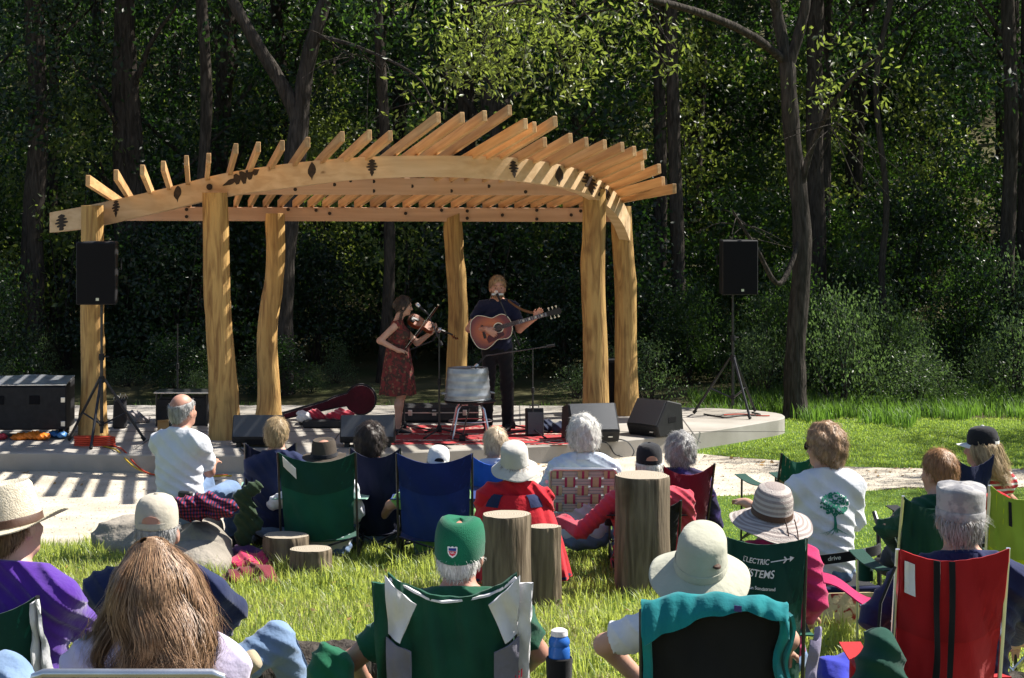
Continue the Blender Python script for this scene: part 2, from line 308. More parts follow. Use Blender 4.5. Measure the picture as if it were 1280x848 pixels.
tips = [(110, 220), (145, 213), (178, 207), (204, 202), (233, 195), (261, 192), (295, 180), (323, 178), (353, 176), (385, 172), (428, 165), (462, 163), (488, 164), (548, 141), (578, 141), (606, 139), (637, 132), (657, 149), (668, 153), (694, 146), (681, 172), (713, 167), (733, 172), (756, 175), (778, 178), (793, 183), (806, 187), (803, 201), (824, 205), (829, 221), (843, 230)]
YB = 24.28; zback = ZP(259, YB) + .065
for i, (tx, ty) in enumerate(tips):
    bx = 410 + 20.3 * (i - 13) if i >= 13 else np.interp(i, [0, 1, 2, 3, 4, 5, 6, 8, 13], [150, 166, 194, 218, 237, 256, 277, 314, 410])
    by = HZ + (HC - zback) * F / YB; best = None
    for s_ in np.linspace(.05, .97, 400):
        x = bx + (tx - bx) * s_; y = by + (ty - by) * s_
        if x > 788: continue
        e = abs(y - (np.interp(x, bx_, bt_) - 5))
        if best is None or e < best[0]: best = (e, s_, x)
    s_, x = best[1], best[2]; yf = np.interp(x, bx_, by_) + .05
    q = (1 / yf - (1 - s_) / YB) / s_; Yt = min(max(1 / q if q > 0 else 19, 19.4), 23.4)
    A = W(bx, by, YB); Bp = W(tx, ty + 6, Yt); A = A + (A - Bp).normalized() * .25
    bar('rafter', A, Bp, .047, .112, m_wood)
def inlay(cx, cy, pts, name='leaf_inlay', ang=0, sc=1):
    y, t, b = beam_at(cx); poly = []
    for u, w in pts:
        uu = (u * cos(ang) - w * sin(ang)) * sc; ww = (u * sin(ang) + w * cos(ang)) * sc; px = cx + uu; yy, tt, bb = beam_at(px)
        slope = np.interp(px, bx_, bt_) - np.interp(cx, bx_, bt_)
        poly.append((px, min(.96, max(.04, (bb - (cy + slope - ww)) / (bb - tt)))))
    MB().prism(poly, lambda u, v_, d: beam_pt(u, v_, d - .002), .008).build(name, m_burn, perg)
simple = [(0, 12), (1, 9), (4, 5), (5.5, 0), (5, -5), (2, -9), (.6, -12), (0, -15), (-.6, -12), (-3, -9), (-5.5, -5), (-5.5, 0), (-3, 6)]
def oak(L, wd):
    p = []
    for sgn in (1, -1):
        row = []
        for k in range(5):
            y0 = L * (.8 - k * .36); w_ = wd * (.55, .8, 1, .7, .35)[k]
            row += [(sgn * w_, y0), (sgn * w_ * .95, y0 - L * .14), (sgn * wd * .25, y0 - L * .2)]
        p.append(row)
    return [(0, L)] + p[0] + [(.4, -L * 1.15), (-.4, -L * 1.15)] + p[1][::-1]
inlay(77, 279, oak(11, 8)); inlay(145, 260, oak(10, 5)); inlay(222, 240, simple, sc=.85); inlay(303, 221, oak(22, 10), ang=-1.3)
inlay(390, 212, simple, sc=.9); inlay(465, 209, oak(10, 7)); inlay(642, 211, oak(10, 6), ang=.1); inlay(699, 218, simple, sc=.9); inlay(737, 229, oak(12, 10), ang=.2); inlay(755, 242, oak(9, 7), ang=-.8)
def dots(lst, Yf, r=.022):
    for px, py in lst:
        p = W(px, py, Yf) - PL; a = []
        MB().lathe([(0, 0), (r, 0), (r, .03), (0, .03)], 8, Matrix.Translation(p) @ Matrix.Rotation(-pi / 2, 4, 'X')).build('bolt', m_burn, perg)
dots([(185, 266), (233, 262), (233, 271), (360, 262), (395, 263), (412, 267), (507, 267), (552, 263), (584, 264), (584, 273), (628, 269), (671, 263), (671, 274), (714, 269), (726, 264)], 24.21)
for px, py in [(369, 237), (418, 231), (438, 226), (467, 227), (467, 239), (564, 226), (564, 239), (611, 233), (657, 227), (657, 240), (515, 233), (724, 240)]:
    dots([(px, py)], np.interp(px, [268, 738], [22.0, 22.85]) - .07)
p = beam_pt(262, .55); MB().lathe([(0, -.01), (.036, -.01), (.036, .02), (0, .02)], 12, Matrix.Translation(p) @ Matrix.Rotation(pi / 2, 4, 'X')).build('bolt', m_burn, perg)

# control joints, pebbles and fallen leaves
for i, x in enumerate((-6.2, -4.1, -2.0, .1, 2.1)):
    MB().box((x + .0, 0, SH + .002), (.012, 4.2 - .25 * max(0, x), .004)).shift((0, -23.0 - .12 * max(0, x), 0)).build('control_joint', m_dark_joint, st_)
for y in (22.4, 24.0): MB().box((-2.6, y, SH + .002), (11.6, .012, .004)).build('control_joint', m_dark_joint, st_)
def on_path(n):
    X = rng.uniform(-8, 7, n); t = rng.random(n); a_ = np.interp(X, PFX, PF); b_ = np.interp(X, PBX, PBk); Yv = a_ + (b_ - a_) * t; return np.stack([X, Yv, np.interp(Yv, GY, GZ) + .010], 1)
def flakes(name, P, sz, m, label, cat, flat=.35):
    n = len(P); a_ = rng.uniform(0, 6.28, n); s_ = sz * rng.uniform(.5, 1.6, n); d = np.stack([np.cos(a_), np.sin(a_), rng.uniform(-flat, flat, n)], 1) * s_[:, None]; e = np.stack([-np.sin(a_), np.cos(a_), rng.uniform(-flat, flat, n)], 1) * s_[:, None] * .6
    v = np.stack([P - d, P + e, P + d, P - e], 1).reshape(-1, 3); v[:, 2] = np.maximum(v[:, 2], np.repeat(P[:, 2], 4) - .002); i = np.arange(n)[:, None] * 4; return tag(mesh_np(name, v, i + [0, 1, 2, 3], m, smooth=False), label, cat, kind='stuff')
flakes('gravel_stones', on_path(16000), .008, m_pebble, 'small loose stones scattered over the pale gravel path', 'gravel', .8)
Pl = on_path(420); Pl[:300, 1] = np.interp(Pl[:300, 0], PBX, PBk) - np.abs(rng.normal(0, .35, 300)) - .05; Pl[:, 2] = np.interp(Pl[:, 1], GY, GZ) + .012
flakes('fallen_leaves', Pl, .026, m_litter, 'dry yellow brown leaves fallen along the foot of the stage', 'leaves', .6)
# ---------------------------------------------------------------- leaves, trees, shrubs, grass
def leaf_quads(C, sz, aim=None, fold=.25, asp=.5):
    n = len(C); d = rng.normal(size=(n, 3)); d[:, 2] -= .25; d /= np.linalg.norm(d, axis=1)[:, None]
    e = rng.normal(size=(n, 3)); e[:, 2] *= .35; w = np.cross(d, e); w /= np.linalg.norm(w, axis=1)[:, None] + 1e-9
    u = np.cross(w, d); L = (sz * rng.uniform(.7, 1.3, n))[:, None]
    a = C; b = C + d * L * .5 + w * L * asp * .5 + u * L * fold * .3; c = C + d * L; e2 = C + d * L * .5 - w * L * asp * .5 + u * L * fold * .3
    v = np.stack([a, b, c, e2], 1).reshape(-1, 3); i = np.arange(n)[:, None] * 4
    return v, np.concatenate([i + [0, 1, 2], i + [0, 2, 3]], 0)
def clump_pts(centers, rad, per, flat=.6):
    k = len(centers); p = rng.normal(size=(k, per, 3)) * np.array([1, 1, flat]); p /= np.maximum(1, np.linalg.norm(p, axis=2)[..., None] / 1.6)
    r = (rad * rng.uniform(.6, 1.4, (k, 1, 1))); return (np.asarray(centers)[:, None, :] + p * r).reshape(-1, 3)
def crown_mesh(name, rx, z0, z1, nc, per, sz, m, crad=.40):
    c = []
    while len(c) < nc:
        p = rng.uniform(-1, 1, 3); q = np.linalg.norm(p)
        if q < 1 and q > .35: c.append((p[0] * rx, p[1] * rx, (z0 + z1) / 2 + p[2] * (z1 - z0) / 2))
    v, f = leaf_quads(clump_pts(c, crad, per), sz); o = mesh_np(name, v, f, m, smooth=False); return o, c
def limb(mb, a, b, r0, r1, n=7, wob=.12):
    a, b = Vector(a), Vector(b); L = (b - a).length; pts = []; ph = random.random() * 6
    for i in range(n + 1):
        t = i / n; p = a.lerp(b, t); w_ = wob * L * sin(pi * t) * .3
        pts.append(p + Vector((sin(ph + 5 * t), cos(ph * 2 + 4 * t), .3)) * w_)
    mb.tube(pts, [r0 + (r1 - r0) * i / n for i in range(n + 1)], 9); return pts
def tree_proto(name, h, r, rx, z0, z1, nc, per, sz, m, label, group, bark):
    root = thing(name, label, 'tree', (0, 0, 0), 0, group)
    mb = MB(); limb(mb, (0, 0, -.3), (random.uniform(-.3, .3), random.uniform(-.3, .3), h), r, r * .35, 10, .05)
    o, c = crown_mesh('crown', rx, z0, z1, nc, per, sz, m); o.parent = root
    for k in c[:14]:
        zb = max(z0 * .7, k[2] - 1.5); limb(mb, (0, 0, zb), k, r * .28, .015, 5)
    mb.build('trunk', bark, root, smooth=True, sharp=80); return root
GT = ['dark leafy tree with a dense crown in the shaded wood', 'mid green tree with a looser crown in the shaded wood', 'slender tree with a high narrow crown in the shaded wood']
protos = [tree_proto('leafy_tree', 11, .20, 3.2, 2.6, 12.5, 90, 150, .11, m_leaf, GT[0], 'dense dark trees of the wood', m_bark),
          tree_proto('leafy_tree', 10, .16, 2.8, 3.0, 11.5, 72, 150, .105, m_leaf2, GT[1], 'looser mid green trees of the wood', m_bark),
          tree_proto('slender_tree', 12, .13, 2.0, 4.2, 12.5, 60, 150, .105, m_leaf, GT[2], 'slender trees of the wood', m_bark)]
used = set()
def plant(proto, x, y, rz, s=1.0, sz=None):
    k = id(proto); o = proto if k not in used else copy_tree(proto); used.add(k)
    o.location = (x, y, gz(x, y)); o.rotation_euler = (0, 0, rz); o.scale = (s, s, sz or s); return o
rt = random.Random(11); spots = []
def try_spot(y0, y1, dmin, n, wmul=.29):
    c = 0
    for _ in range(n * 30):
        y = rt.uniform(y0, y1); x = rt.uniform(-wmul * y - 2, wmul * y + 3)
        if all((x - a) ** 2 + (y - b) ** 2 > dmin ** 2 for a, b in spots): spots.append((x, y)); c += 1
        if c == n: break
fixed = [(-12 * .5, 30.5, 0), (-5.0, 33, 0), (-4.2, 36, 1), (1.0, 33.5, 1), (2.4, 32.0, 2), (5.2, 31.5, 2), (8.2, 30.5, 0), (-8.5, 30, 0)]
for x, y, k in fixed: spots.append((x, y)); plant(protos[k], x, y, rt.uniform(0, 6), rt.uniform(.9, 1.05))
for x, y in ((12.9, 23.6), (15.2, 25.0)): spots.append((x, y)); plant(protos[0], x, y, rt.uniform(0, 6), 1.0)
n0 = len(spots); try_spot(30.5, 42, 2.6, 20); try_spot(42, 58, 2.8, 30)
for x, y in spots[n0:]: plant(rt.choice(protos), x, y, rt.uniform(0, 6.28), rt.uniform(.85, 1.2), rt.uniform(.9, 1.15))
# shrubs of the understory
def shrub_proto(label, group, m, h, r, n, per, sz):
    root = thing('understory_shrub', label, 'shrub', (0, 0, 0), 0, group); c = []
    for k in range(n):
        a = random.random() * 6.28; q = math.sqrt(random.random()); z = h * (.12 + .88 * random.random()) ; rr = r * q * (1 - .55 * (z / h) ** 2)
        c.append((cos(a) * rr, sin(a) * rr, z))
    v, f = leaf_quads(clump_pts(c, .22, per), sz); mesh_np('foliage', v, f, m, root, smooth=False)
    mb = MB()
    for k in c[:10]: limb(mb, (random.uniform(-.1, .1), random.uniform(-.1, .1), -.05), k, .018, .004, 4)
    mb.build('stems', m_bark, root); return root
sp = [shrub_proto('dark green bushy shrub under the trees behind the stage', 'dark shrubs under the trees', m_leaf, 2.3, 1.15, 80, 70, .085),
      shrub_proto('bright green leafy shrub under the trees behind the stage', 'bright green shrubs under the trees', m_leaf2, 1.9, 1.1, 70, 70, .075),
      shrub_proto('tall sapling shrub with sparse yellow green leaves in the wood', 'yellow green saplings in the wood', m_leaf3, 4.2, 1.0, 60, 34, .10),
      shrub_proto('low pale grey green weedy bush at the edge of the wood', 'grey green weeds at the wood edge', m_weed, 1.0, .7, 46, 44, .05)]
spots2 = []
def scatter(k, y0, y1, n, x0=None, x1=None, dm=.9, s0=.8, s1=1.25, zs=None):
    c = 0
    for _ in range(n * 20):
        y = rt.uniform(y0, y1); a = -.29 * y - 1 if x0 is None else x0; b = .29 * y + 2 if x1 is None else x1; x = rt.uniform(a, b)
        if any((x - p) ** 2 + (y - q) ** 2 < dm ** 2 for p, q in spots2): continue
        spots2.append((x, y)); s = rt.uniform(s0, s1); plant(sp[k], x, y, rt.uniform(0, 6.28), s, s * rt.uniform(*zs) if zs else None); c += 1
        if c == n: return
scatter(3, 26.2, 29.5, 46, 3.4, 10.5, .36, .3, 1.0, (.5, 2.0)); scatter(3, 26.4, 28.6, 16, -8, 3.2, .5, .25, .7, (.6, 1.7)); scatter(1, 27.2, 30, 9, 2.5, 10.5, .4, .3, .75, (.7, 1.5)); scatter(0, 27.0, 30, 9, 2.5, 10.5, .4, .3, .8, (.7, 1.5)); scatter(0, 26.8, 29, 6, -8, 2.5, .5, .3, .7, (.7, 1.5))
scatter(0, 28.6, 34, 24); scatter(1, 28.8, 38, 26); scatter(2, 29.5, 40, 20); scatter(0, 34, 52, 34, dm=1.3, s0=1.1, s1=1.7)
# far wood: one leafy mass on the rising ground
c = []
for _ in range(900):
    y = rng.uniform(58, 70); x = rng.uniform(-24, 26); c.append((x, y, gz(x, y) + rng.uniform(.3, 9)))
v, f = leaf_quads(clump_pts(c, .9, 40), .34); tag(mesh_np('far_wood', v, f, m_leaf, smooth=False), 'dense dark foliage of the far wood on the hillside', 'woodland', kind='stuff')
# the big trees that stand out
def big_tree(name, label, limbs, bark, leafpts=None, lm=None, lsz=.1, root_at=None):
    root = thing(name, label, 'tree', root_at); mb = MB()
    for pts, r in limbs:
        P = [Vector(p) - Vector(root_at) for p in pts]; n = 6; Q = []
        for i in range(len(P) - 1):
            for t in range(n):
                p0, p1, p2, p3 = P[max(i - 1, 0)], P[i], P[i + 1], P[min(i + 2, len(P) - 1)]; q = t / n
                Q.append(.5 * (2 * p1 + (p2 - p0) * q + (2 * p0 - 5 * p1 + 4 * p2 - p3) * q * q + (3 * p1 - p0 - 3 * p2 + p3) * q ** 3))
        Q.append(P[-1]); m_ = len(Q); rr = [np.interp(i / (m_ - 1), np.linspace(0, 1, len(r)), r) * (1 + .05 * sin(i * 1.7)) for i in range(m_)]
        mb.tube(Q, rr, 11)
    mb.build('trunk', bark, root, smooth=True, sharp=80)
    if leafpts is not None:
        v, f = leaf_quads(np.asarray(leafpts) - np.asarray(root_at), lsz, asp=.38); mesh_np('crown', v, f, lm, root, smooth=False)
    return root
def twigs(start, end, n, spread, r=.008):
    out = []; a, b = Vector(start), Vector(end)
    for _ in range(n):
        t = random.uniform(.15, 1); p = a.lerp(b, t); d = Vector((random.uniform(-1, 1), random.uniform(-1, .6), random.uniform(-1, .35))).normalized() * spread * random.uniform(.5, 1.2)
        q = p + d * .5 + Vector((0, 0, random.uniform(-.1, .1))); out.append(([p, q, p + d + Vector((0, 0, -.18 * spread))], [r, r * .7, r * .35]))
    return out
Yt = 25.5; L1 = [([W(995, 527, Yt), W(994, 440, Yt), W(1003, 300, Yt), W(990, 170, Yt), W(984, 78, Yt)], [.18, .135, .125, .115, .105]),
      ([W(984, 80, Yt), W(972, 20, Yt), W(963, -40, Yt - .2), W(950, -160, Yt)], [.09, .075, .06, .03]),
      ([W(986, 80, Yt), W(1002, 30, Yt), W(1012, -30, Yt), W(1030, -160, Yt + .4)], [.085, .07, .06, .03]),
      ([W(980, 76, Yt), W(940, 45, Yt - .5), W(880, 18, Yt - 1.2), W(800, -2, Yt - 2), W(700, -6, Yt - 2.8), W(610, 10, Yt - 3.4)], [.06, .055, .05, .04, .028, .012]),
      ([W(1000, 240, Yt), W(1020, 170, Yt - .3), W(1060, 105, Yt - .7), W(1100, 70, Yt - 1)], [.05, .04, .03, .012]),
      ([W(1003, 290, Yt), W(975, 355, Yt - .4), W(945, 310, Yt - .6), W(915, 262, Yt - .8)], [.04, .035, .028, .012])]
L1 += twigs(W(860, 14, Yt - 1.5), W(620, 5, Yt - 3.3), 26, .9); L1 += twigs(W(1010, 200, Yt - .3), W(1100, 70, Yt - 1), 12, .9); L1 += twigs(W(960, 330, Yt - .5), W(915, 262, Yt - .8), 8, .7)
ends = [p for pts, r in L1[6:32] for p in pts[1:]]
lp = clump_pts([tuple(p) for p in ends] + [tuple(W(640 + random.gauss(0, 62), random.uniform(-60, 60) + abs(random.gauss(0, 45)), Yt - random.uniform(1.2, 3.4))) for _ in range(80)], .17, 22)
lp2 = clump_pts([tuple(W(random.uniform(1010, 1120), random.uniform(40, 150), Yt - random.uniform(0, 1))) for _ in range(16)], .18, 16)
big_tree('forked_tree', 'tall grey barked tree forking high beside the right speaker', L1, m_bark2, np.concatenate([lp, lp2]), m_leaf3, .095, W(995, 527, Yt))
Yt = 27.6
L2 = [([W(352, 515, Yt), W(352, 400, Yt), W(358, 290, Yt), W(375, 150, Yt)], [.22, .17, .16, .15]), ([W(375, 155, Yt), W(352, 105, Yt), W(318, 50, Yt), W(285, -10, Yt), W(250, -90, Yt)], [.12, .10, .09, .08, .05]),
      ([W(375, 155, Yt), W(382, 90, Yt), W(400, 20, Yt), W(420, -40, Yt), W(440, -120, Yt)], [.13, .115, .105, .09, .06]), ([W(396, 45, Yt), W(450, 60, Yt - .5), W(520, 95, Yt - 1), W(545, 140, Yt - 1.2)], [.035, .025, .016, .006])]
L2 += twigs(W(400, 46, Yt - .2), W(540, 130, Yt - 1.1), 16, .9)
big_tree('forked_tree', 'grey tree behind the pergola splitting into two bare limbs above it', L2, m_bark2, clump_pts([tuple(W(random.uniform(420, 560), random.uniform(-40, 30), Yt - .8)) for _ in range(20)], .3, 30), m_leaf2, .10, W(352, 515, Yt))
for lab, xs_, Yt, r in (('dark trunk rising above the left end of the pergola', [(150, 520), (155, 300), (152, 100), (157, -40)], 30.5, .17), ('slim dark trunk with a lean left of the two limbed grey tree', [(262, 515), (252, 300), (258, 120), (250, -40)], 29.5, .10),
      ('slim grey trunk standing behind the violinist', [(478, 515), (484, 400), (487, 300), (480, 150), (470, -40)], 28.6, .09), ('straight dark trunk behind the right end of the rafters', [(846, 515), (848, 350), (842, 150), (838, -40)], 29.5, .11),
      ('dark trunk close behind the grey forked tree', [(1018, 515), (1022, 350), (1018, 150), (1020, -40)], 30.5, .15), ('dark trunk near the top middle above the rafters', [(585, 515), (588, 300), (582, 100), (586, -40)], 31.5, .15),
      ('dark trunk at the left edge of the wood', [(42, 515), (40, 300), (48, 150), (40, -40)], 29.5, .17), ('dark trunk at the right edge of the wood', [(1262, 515), (1258, 350), (1264, 150), (1258, -40)], 29.5, .12), ('thin dark trunk right of the forked trunks', [(1112, 515), (1102, 350), (1108, 250), (1095, 100), (1120, -40)], 28.8, .05)):
    b = W(xs_[0][0], 0, Yt); b.z = gz(b.x, Yt); P = [b + Vector((0, 0, -.1))] + [W(x, y, Yt) for x, y in xs_[1:]] + [W(xs_[-1][0], -220, Yt)]
    cl = [tuple(P[-1] + Vector((random.gauss(0, 1.3), random.gauss(0, 1.3), random.uniform(-1.2, 3.5)))) for _ in range(38)]
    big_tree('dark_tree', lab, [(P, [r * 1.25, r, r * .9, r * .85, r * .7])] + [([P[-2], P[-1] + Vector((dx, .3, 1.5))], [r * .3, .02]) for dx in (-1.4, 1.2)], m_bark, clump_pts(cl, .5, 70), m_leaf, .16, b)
# grass
def blades(name, P, h, wd, m, lean=.5, kind='stuff', label=None):
    n = len(P); a = rng.uniform(0, 2 * pi, n); d = np.stack([np.cos(a), np.sin(a), 0 * a], 1); w_ = np.stack([-np.sin(a), np.cos(a), 0 * a], 1) * (wd * rng.uniform(.6, 1.3, n))[:, None]
    H = (h * rng.uniform(.45, 1.25, n))[:, None]; up = np.array([0, 0, 1.0]); l = rng.uniform(.1, 1, n)[:, None] * lean
    p1 = P + up * H * .55 + d * H * l * .25; p2 = P + up * H * (1 - .35 * l) + d * H * l
    v = np.stack([P - w_, P + w_, p1 + w_ * .7, p1 - w_ * .7, p2], 1).reshape(-1, 3); i = np.arange(n)[:, None] * 5
    f = np.concatenate([i + [0, 1, 2], i + [0, 2, 3], i + [3, 2, 4]], 0); return tag(mesh_np(name, v, f, m, smooth=False), label, 'grass', kind=kind)
def pts_in(x0, x1, y0, y1, n, ok, tuft=0):
    X = rng.uniform(x0, x1, n); Yv = rng.uniform(y0, y1, n)
    if tuft:
        k = n // tuft; cx = rng.uniform(x0, x1, k); cy = rng.uniform(y0, y1, k); i = rng.integers(0, k, n); X = cx[i] + rng.normal(0, .05, n); Yv = cy[i] + rng.normal(0, .05, n)
    z = np.interp(Yv, GY, GZ); q = ok(X, Yv); return np.stack([X, Yv, z], 1)[q]
pf = lambda X: np.interp(X, PFX, PF)
nz = lambda X, Y: np.sin(X * 2.1 + 1.3 * np.sin(Y * 1.7)) * np.sin(Y * 1.9 + X * .6)
rough_ok = lambda X, Y: (Y < pf(X) - .05 + .12 * np.sin(X * 9)) & (np.abs(X) < .29 * Y + .6) & ((X < .9) | (Y < 12.2 + .2 * np.sin(X * 7)))
blades('rough_grass', pts_in(-5.4, 5, 8.4, 15.6, 190000, lambda X, Y: rough_ok(X, Y)), .105, .0038, m_grass, .7, label='rough uncut grass sloping down between the seats')
blades('rough_grass', pts_in(-5.4, 5, 8.4, 15.4, 60000, lambda X, Y: rough_ok(X, Y) & (nz(X, Y) > -.1), 60), .165, .0045, m_grass, .8, label='longer tufts standing out of the rough grass')
blades('dry_grass', pts_in(-5, 5, 8.4, 14, 90000, lambda X, Y: rough_ok(X, Y) & (nz(X * 1.3, Y * 1.2) < .2)), .07, .004, m_dry, 1.4, label='dry straw coloured grass matted on the slope')
mow_ok = lambda X, Y: (((Y < pf(X) - .05) & (Y > 11.8)) | ((Y > np.interp(X, PBX, PBk) + .03) & (X > np.interp(Y, [21.5, 22, 22.7, 23.35, 23.8, 24.4, 25], [2, 1.95, 2.6, 3.12, 3.46, 3.46, 3.1])))) & (X < .29 * Y + .5) & (X > .6)
blades('mown_grass', pts_in(.6, 8, 11.8, 25.4, 230000, mow_ok), .034, .0042, m_mown, .9, label='short mown lawn grass beside the gravel path')
blades('tall_grass', pts_in(-8.5, 9.5, 25.3, 27.4, 26000, lambda X, Y: ((X < 2.5) | (Y > 25.4)) & (((X > 2.5) | (Y < 25.9)) & (nz(X * 1.9, Y * 2.6) > -.1))), .19, .008, m_tall, .6, label='tall green grass along the edge of the wood')
blades('tall_grass', pts_in(3.2, 9.8, 24.3, 28, 24000, lambda X, Y: (X > 3.6 + (25 - Y)) & (Y > 25.0 + .6 * np.sin(X * 2.3) + .4 * np.sin(X * 6.1)) & (nz(X * 2.3, Y * 2.6) > -.35)), .22, .007, m_tall, .6, label='tall lit grass right of the forked tree')

def on_grass(n):
    X = rng.uniform(-4.5, 4.5, n); Yv = rng.uniform(8.6, 14.8, n); q = rough_ok(X, Yv); return np.stack([X, Yv, np.interp(Yv, GY, GZ) + rng.uniform(.01, .09, n)], 1)[q]
flakes('fallen_leaves', on_grass(500), .022, m_litter, 'dry leaves and straw bits caught in the rough grass', 'leaves', .8); flakes('clover', on_grass(9000), .013, m_tall, 'low clover leaves growing between the rough grass blades', 'clover', .5)
# ---------------------------------------------------------------- smooth bodies from blended primitives
class Sdf:
    def __init__(s): s.p = []; s.h = []
    def cap(s, a, b, ra, rb=None, k=.03, clip=False, sub=False, sq=None):
        s.p.append(('c', np.array(a, float), np.array(b, float), ra, ra if rb is None else rb, k, clip, sub)); return s
    def ell(s, c, r, R=None, k=.03, sub=False):
        s.p.append(('e', np.array(c, float), np.array(r, float), None if R is None else np.array(R), k, False, sub)); return s
    def half(s, n, p): n = np.array(n, float); s.h.append((n / np.linalg.norm(n), np.array(p, float))); return s
    def mesh(s, name, res, m, parent=None, disp=None, smooth=True):
        lo = np.full(3, 9.); hi = np.full(3, -9.)
        for q in s.p:
            if q[-1]: continue
            if q[0] == 'c': r = max(q[3], q[4]); l = np.minimum(q[1], q[2]) - r; h = np.maximum(q[1], q[2]) + r
            else: r = q[2].max() if q[3] is not None else q[2]; l = q[1] - r; h = q[1] + r
            lo = np.minimum(lo, l); hi = np.maximum(hi, h)
        lo -= .02 + 2 * res; hi += .02 + 2 * res; n = np.ceil((hi - lo) / res).astype(int) + 1
        ax = [(lo[i] + res * np.arange(n[i])).astype(np.float32) for i in range(3)]; D = np.full(n, .3, np.float32)
        for q in s.p:
            sub = q[-1]; k = q[5] if q[0] == 'c' else q[4]
            if q[0] == 'c': r = max(q[3], q[4]); l = np.minimum(q[1], q[2]) - r; h = np.maximum(q[1], q[2]) + r
            else: r = q[2].max() if q[3] is not None else q[2]; l = q[1] - r; h = q[1] + r
            pad = k + 3 * res
            i0 = np.clip(np.floor((l - pad - lo) / res).astype(int), 0, n - 1); i1 = np.clip(np.ceil((h + pad - lo) / res).astype(int) + 1, 1, n)
            if (i1 <= i0).any(): continue
            x, y, z = ax[0][i0[0]:i1[0], None, None], ax[1][None, i0[1]:i1[1], None], ax[2][None, None, i0[2]:i1[2]]
            if q[0] == 'c':
                a, b = q[1], q[2]; ba = b - a; L2 = max(1e-9, float(ba @ ba)); px, py, pz = x - a[0], y - a[1], z - a[2]
                t = np.clip((px * ba[0] + py * ba[1] + pz * ba[2]) / L2, 0, 1)
                d = np.sqrt((px - ba[0] * t) ** 2 + (py - ba[1] * t) ** 2 + (pz - ba[2] * t) ** 2) - (q[3] + (q[4] - q[3]) * t)
                if q[6]: u = ba / math.sqrt(L2); d = np.maximum(d, (x - b[0]) * u[0] + (y - b[1]) * u[1] + (z - b[2]) * u[2])
            else:
                px, py, pz = x - q[1][0], y - q[1][1], z - q[1][2]
                if q[3] is not None:
                    R = q[3].T; px, py, pz = R[0, 0] * px + R[0, 1] * py + R[0, 2] * pz, R[1, 0] * px + R[1, 1] * py + R[1, 2] * pz, R[2, 0] * px + R[2, 1] * py + R[2, 2] * pz
                rx, ry, rz_ = q[2]; k0 = np.sqrt((px / rx) ** 2 + (py / ry) ** 2 + (pz / rz_) ** 2); k1 = np.sqrt((px / rx ** 2) ** 2 + (py / ry ** 2) ** 2 + (pz / rz_ ** 2) ** 2) + 1e-6
                d = k0 * (k0 - 1) / k1
            sl_ = D[i0[0]:i1[0], i0[1]:i1[1], i0[2]:i1[2]]
            if sub: a_, b_ = -sl_, d
            else: a_, b_ = sl_, d
            h_ = np.clip(.5 + .5 * (b_ - a_) / max(k, 1e-4), 0, 1); mn = b_ + (a_ - b_) * h_ - k * h_ * (1 - h_)
            D[i0[0]:i1[0], i0[1]:i1[1], i0[2]:i1[2]] = -mn if sub else mn
        x, y, z = ax[0][:, None, None], ax[1][None, :, None], ax[2][None, None, :]
        if disp is not None: D += disp(x, y, z)
        for nn, pp in s.h: D = np.maximum(D, (x - pp[0]) * nn[0] + (y - pp[1]) * nn[1] + (z - pp[2]) * nn[2])
        D[0] = D[-1] = .3; D[:, 0] = D[:, -1] = .3; D[:, :, 0] = D[:, :, -1] = .3
        v, f = nets(D, lo, res); o = mesh_np(name, v, f, m, parent, smooth); return o
def nets(D, lo, res):
    I = D < 0; c = np.zeros(tuple(q - 1 for q in D.shape), np.int8)
    for i in (0, 1):
        for j in (0, 1):
            for k in (0, 1): c += I[i:I.shape[0] - 1 + i, j:I.shape[1] - 1 + j, k:I.shape[2] - 1 + k]
    act = (c > 0) & (c < 8); idx = np.argwhere(act); vid = np.full(act.shape, -1, np.int32); vid[act] = np.arange(len(idx))
    cor = np.array([(i, j, k) for i in (0, 1) for j in (0, 1) for k in (0, 1)]); V = np.stack([D[idx[:, 0] + q[0], idx[:, 1] + q[1], idx[:, 2] + q[2]] for q in cor], 1)
    acc = np.zeros((len(idx), 3)); cn = np.zeros(len(idx))
    for a in range(8):
        for b in range(a + 1, 8):
            if np.abs(cor[a] - cor[b]).sum() != 1: continue
            m = (V[:, a] < 0) != (V[:, b] < 0); t = np.where(m, V[:, a] / np.where(m, V[:, a] - V[:, b], 1), 0)
            acc += m[:, None] * (cor[a] + (cor[b] - cor[a]) * t[:, None]); cn += m
    v = (idx + acc / np.maximum(cn, 1)[:, None]) * res + lo; F_ = []
    for ax in range(3):
        o1, o2 = (ax + 1) % 3, (ax + 2) % 3; s0 = [slice(1, -1)] * 3; s1 = [slice(1, -1)] * 3; s0[ax] = slice(0, -1); s1[ax] = slice(1, None)
        A, B = I[tuple(s0)], I[tuple(s1)]; e = np.argwhere(A != B); off = np.ones(3, int); off[ax] = 0; e0 = e + off
        fl = A[A != B]
        def g(d1, d2): q = e0.copy(); q[:, o1] += d1; q[:, o2] += d2; return vid[q[:, 0], q[:, 1], q[:, 2]]
        q = np.stack([g(-1, -1), g(0, -1), g(0, 0), g(-1, 0)], 1); q[~fl] = q[~fl][:, ::-1]; F_.append(q)
    return v, np.concatenate(F_)
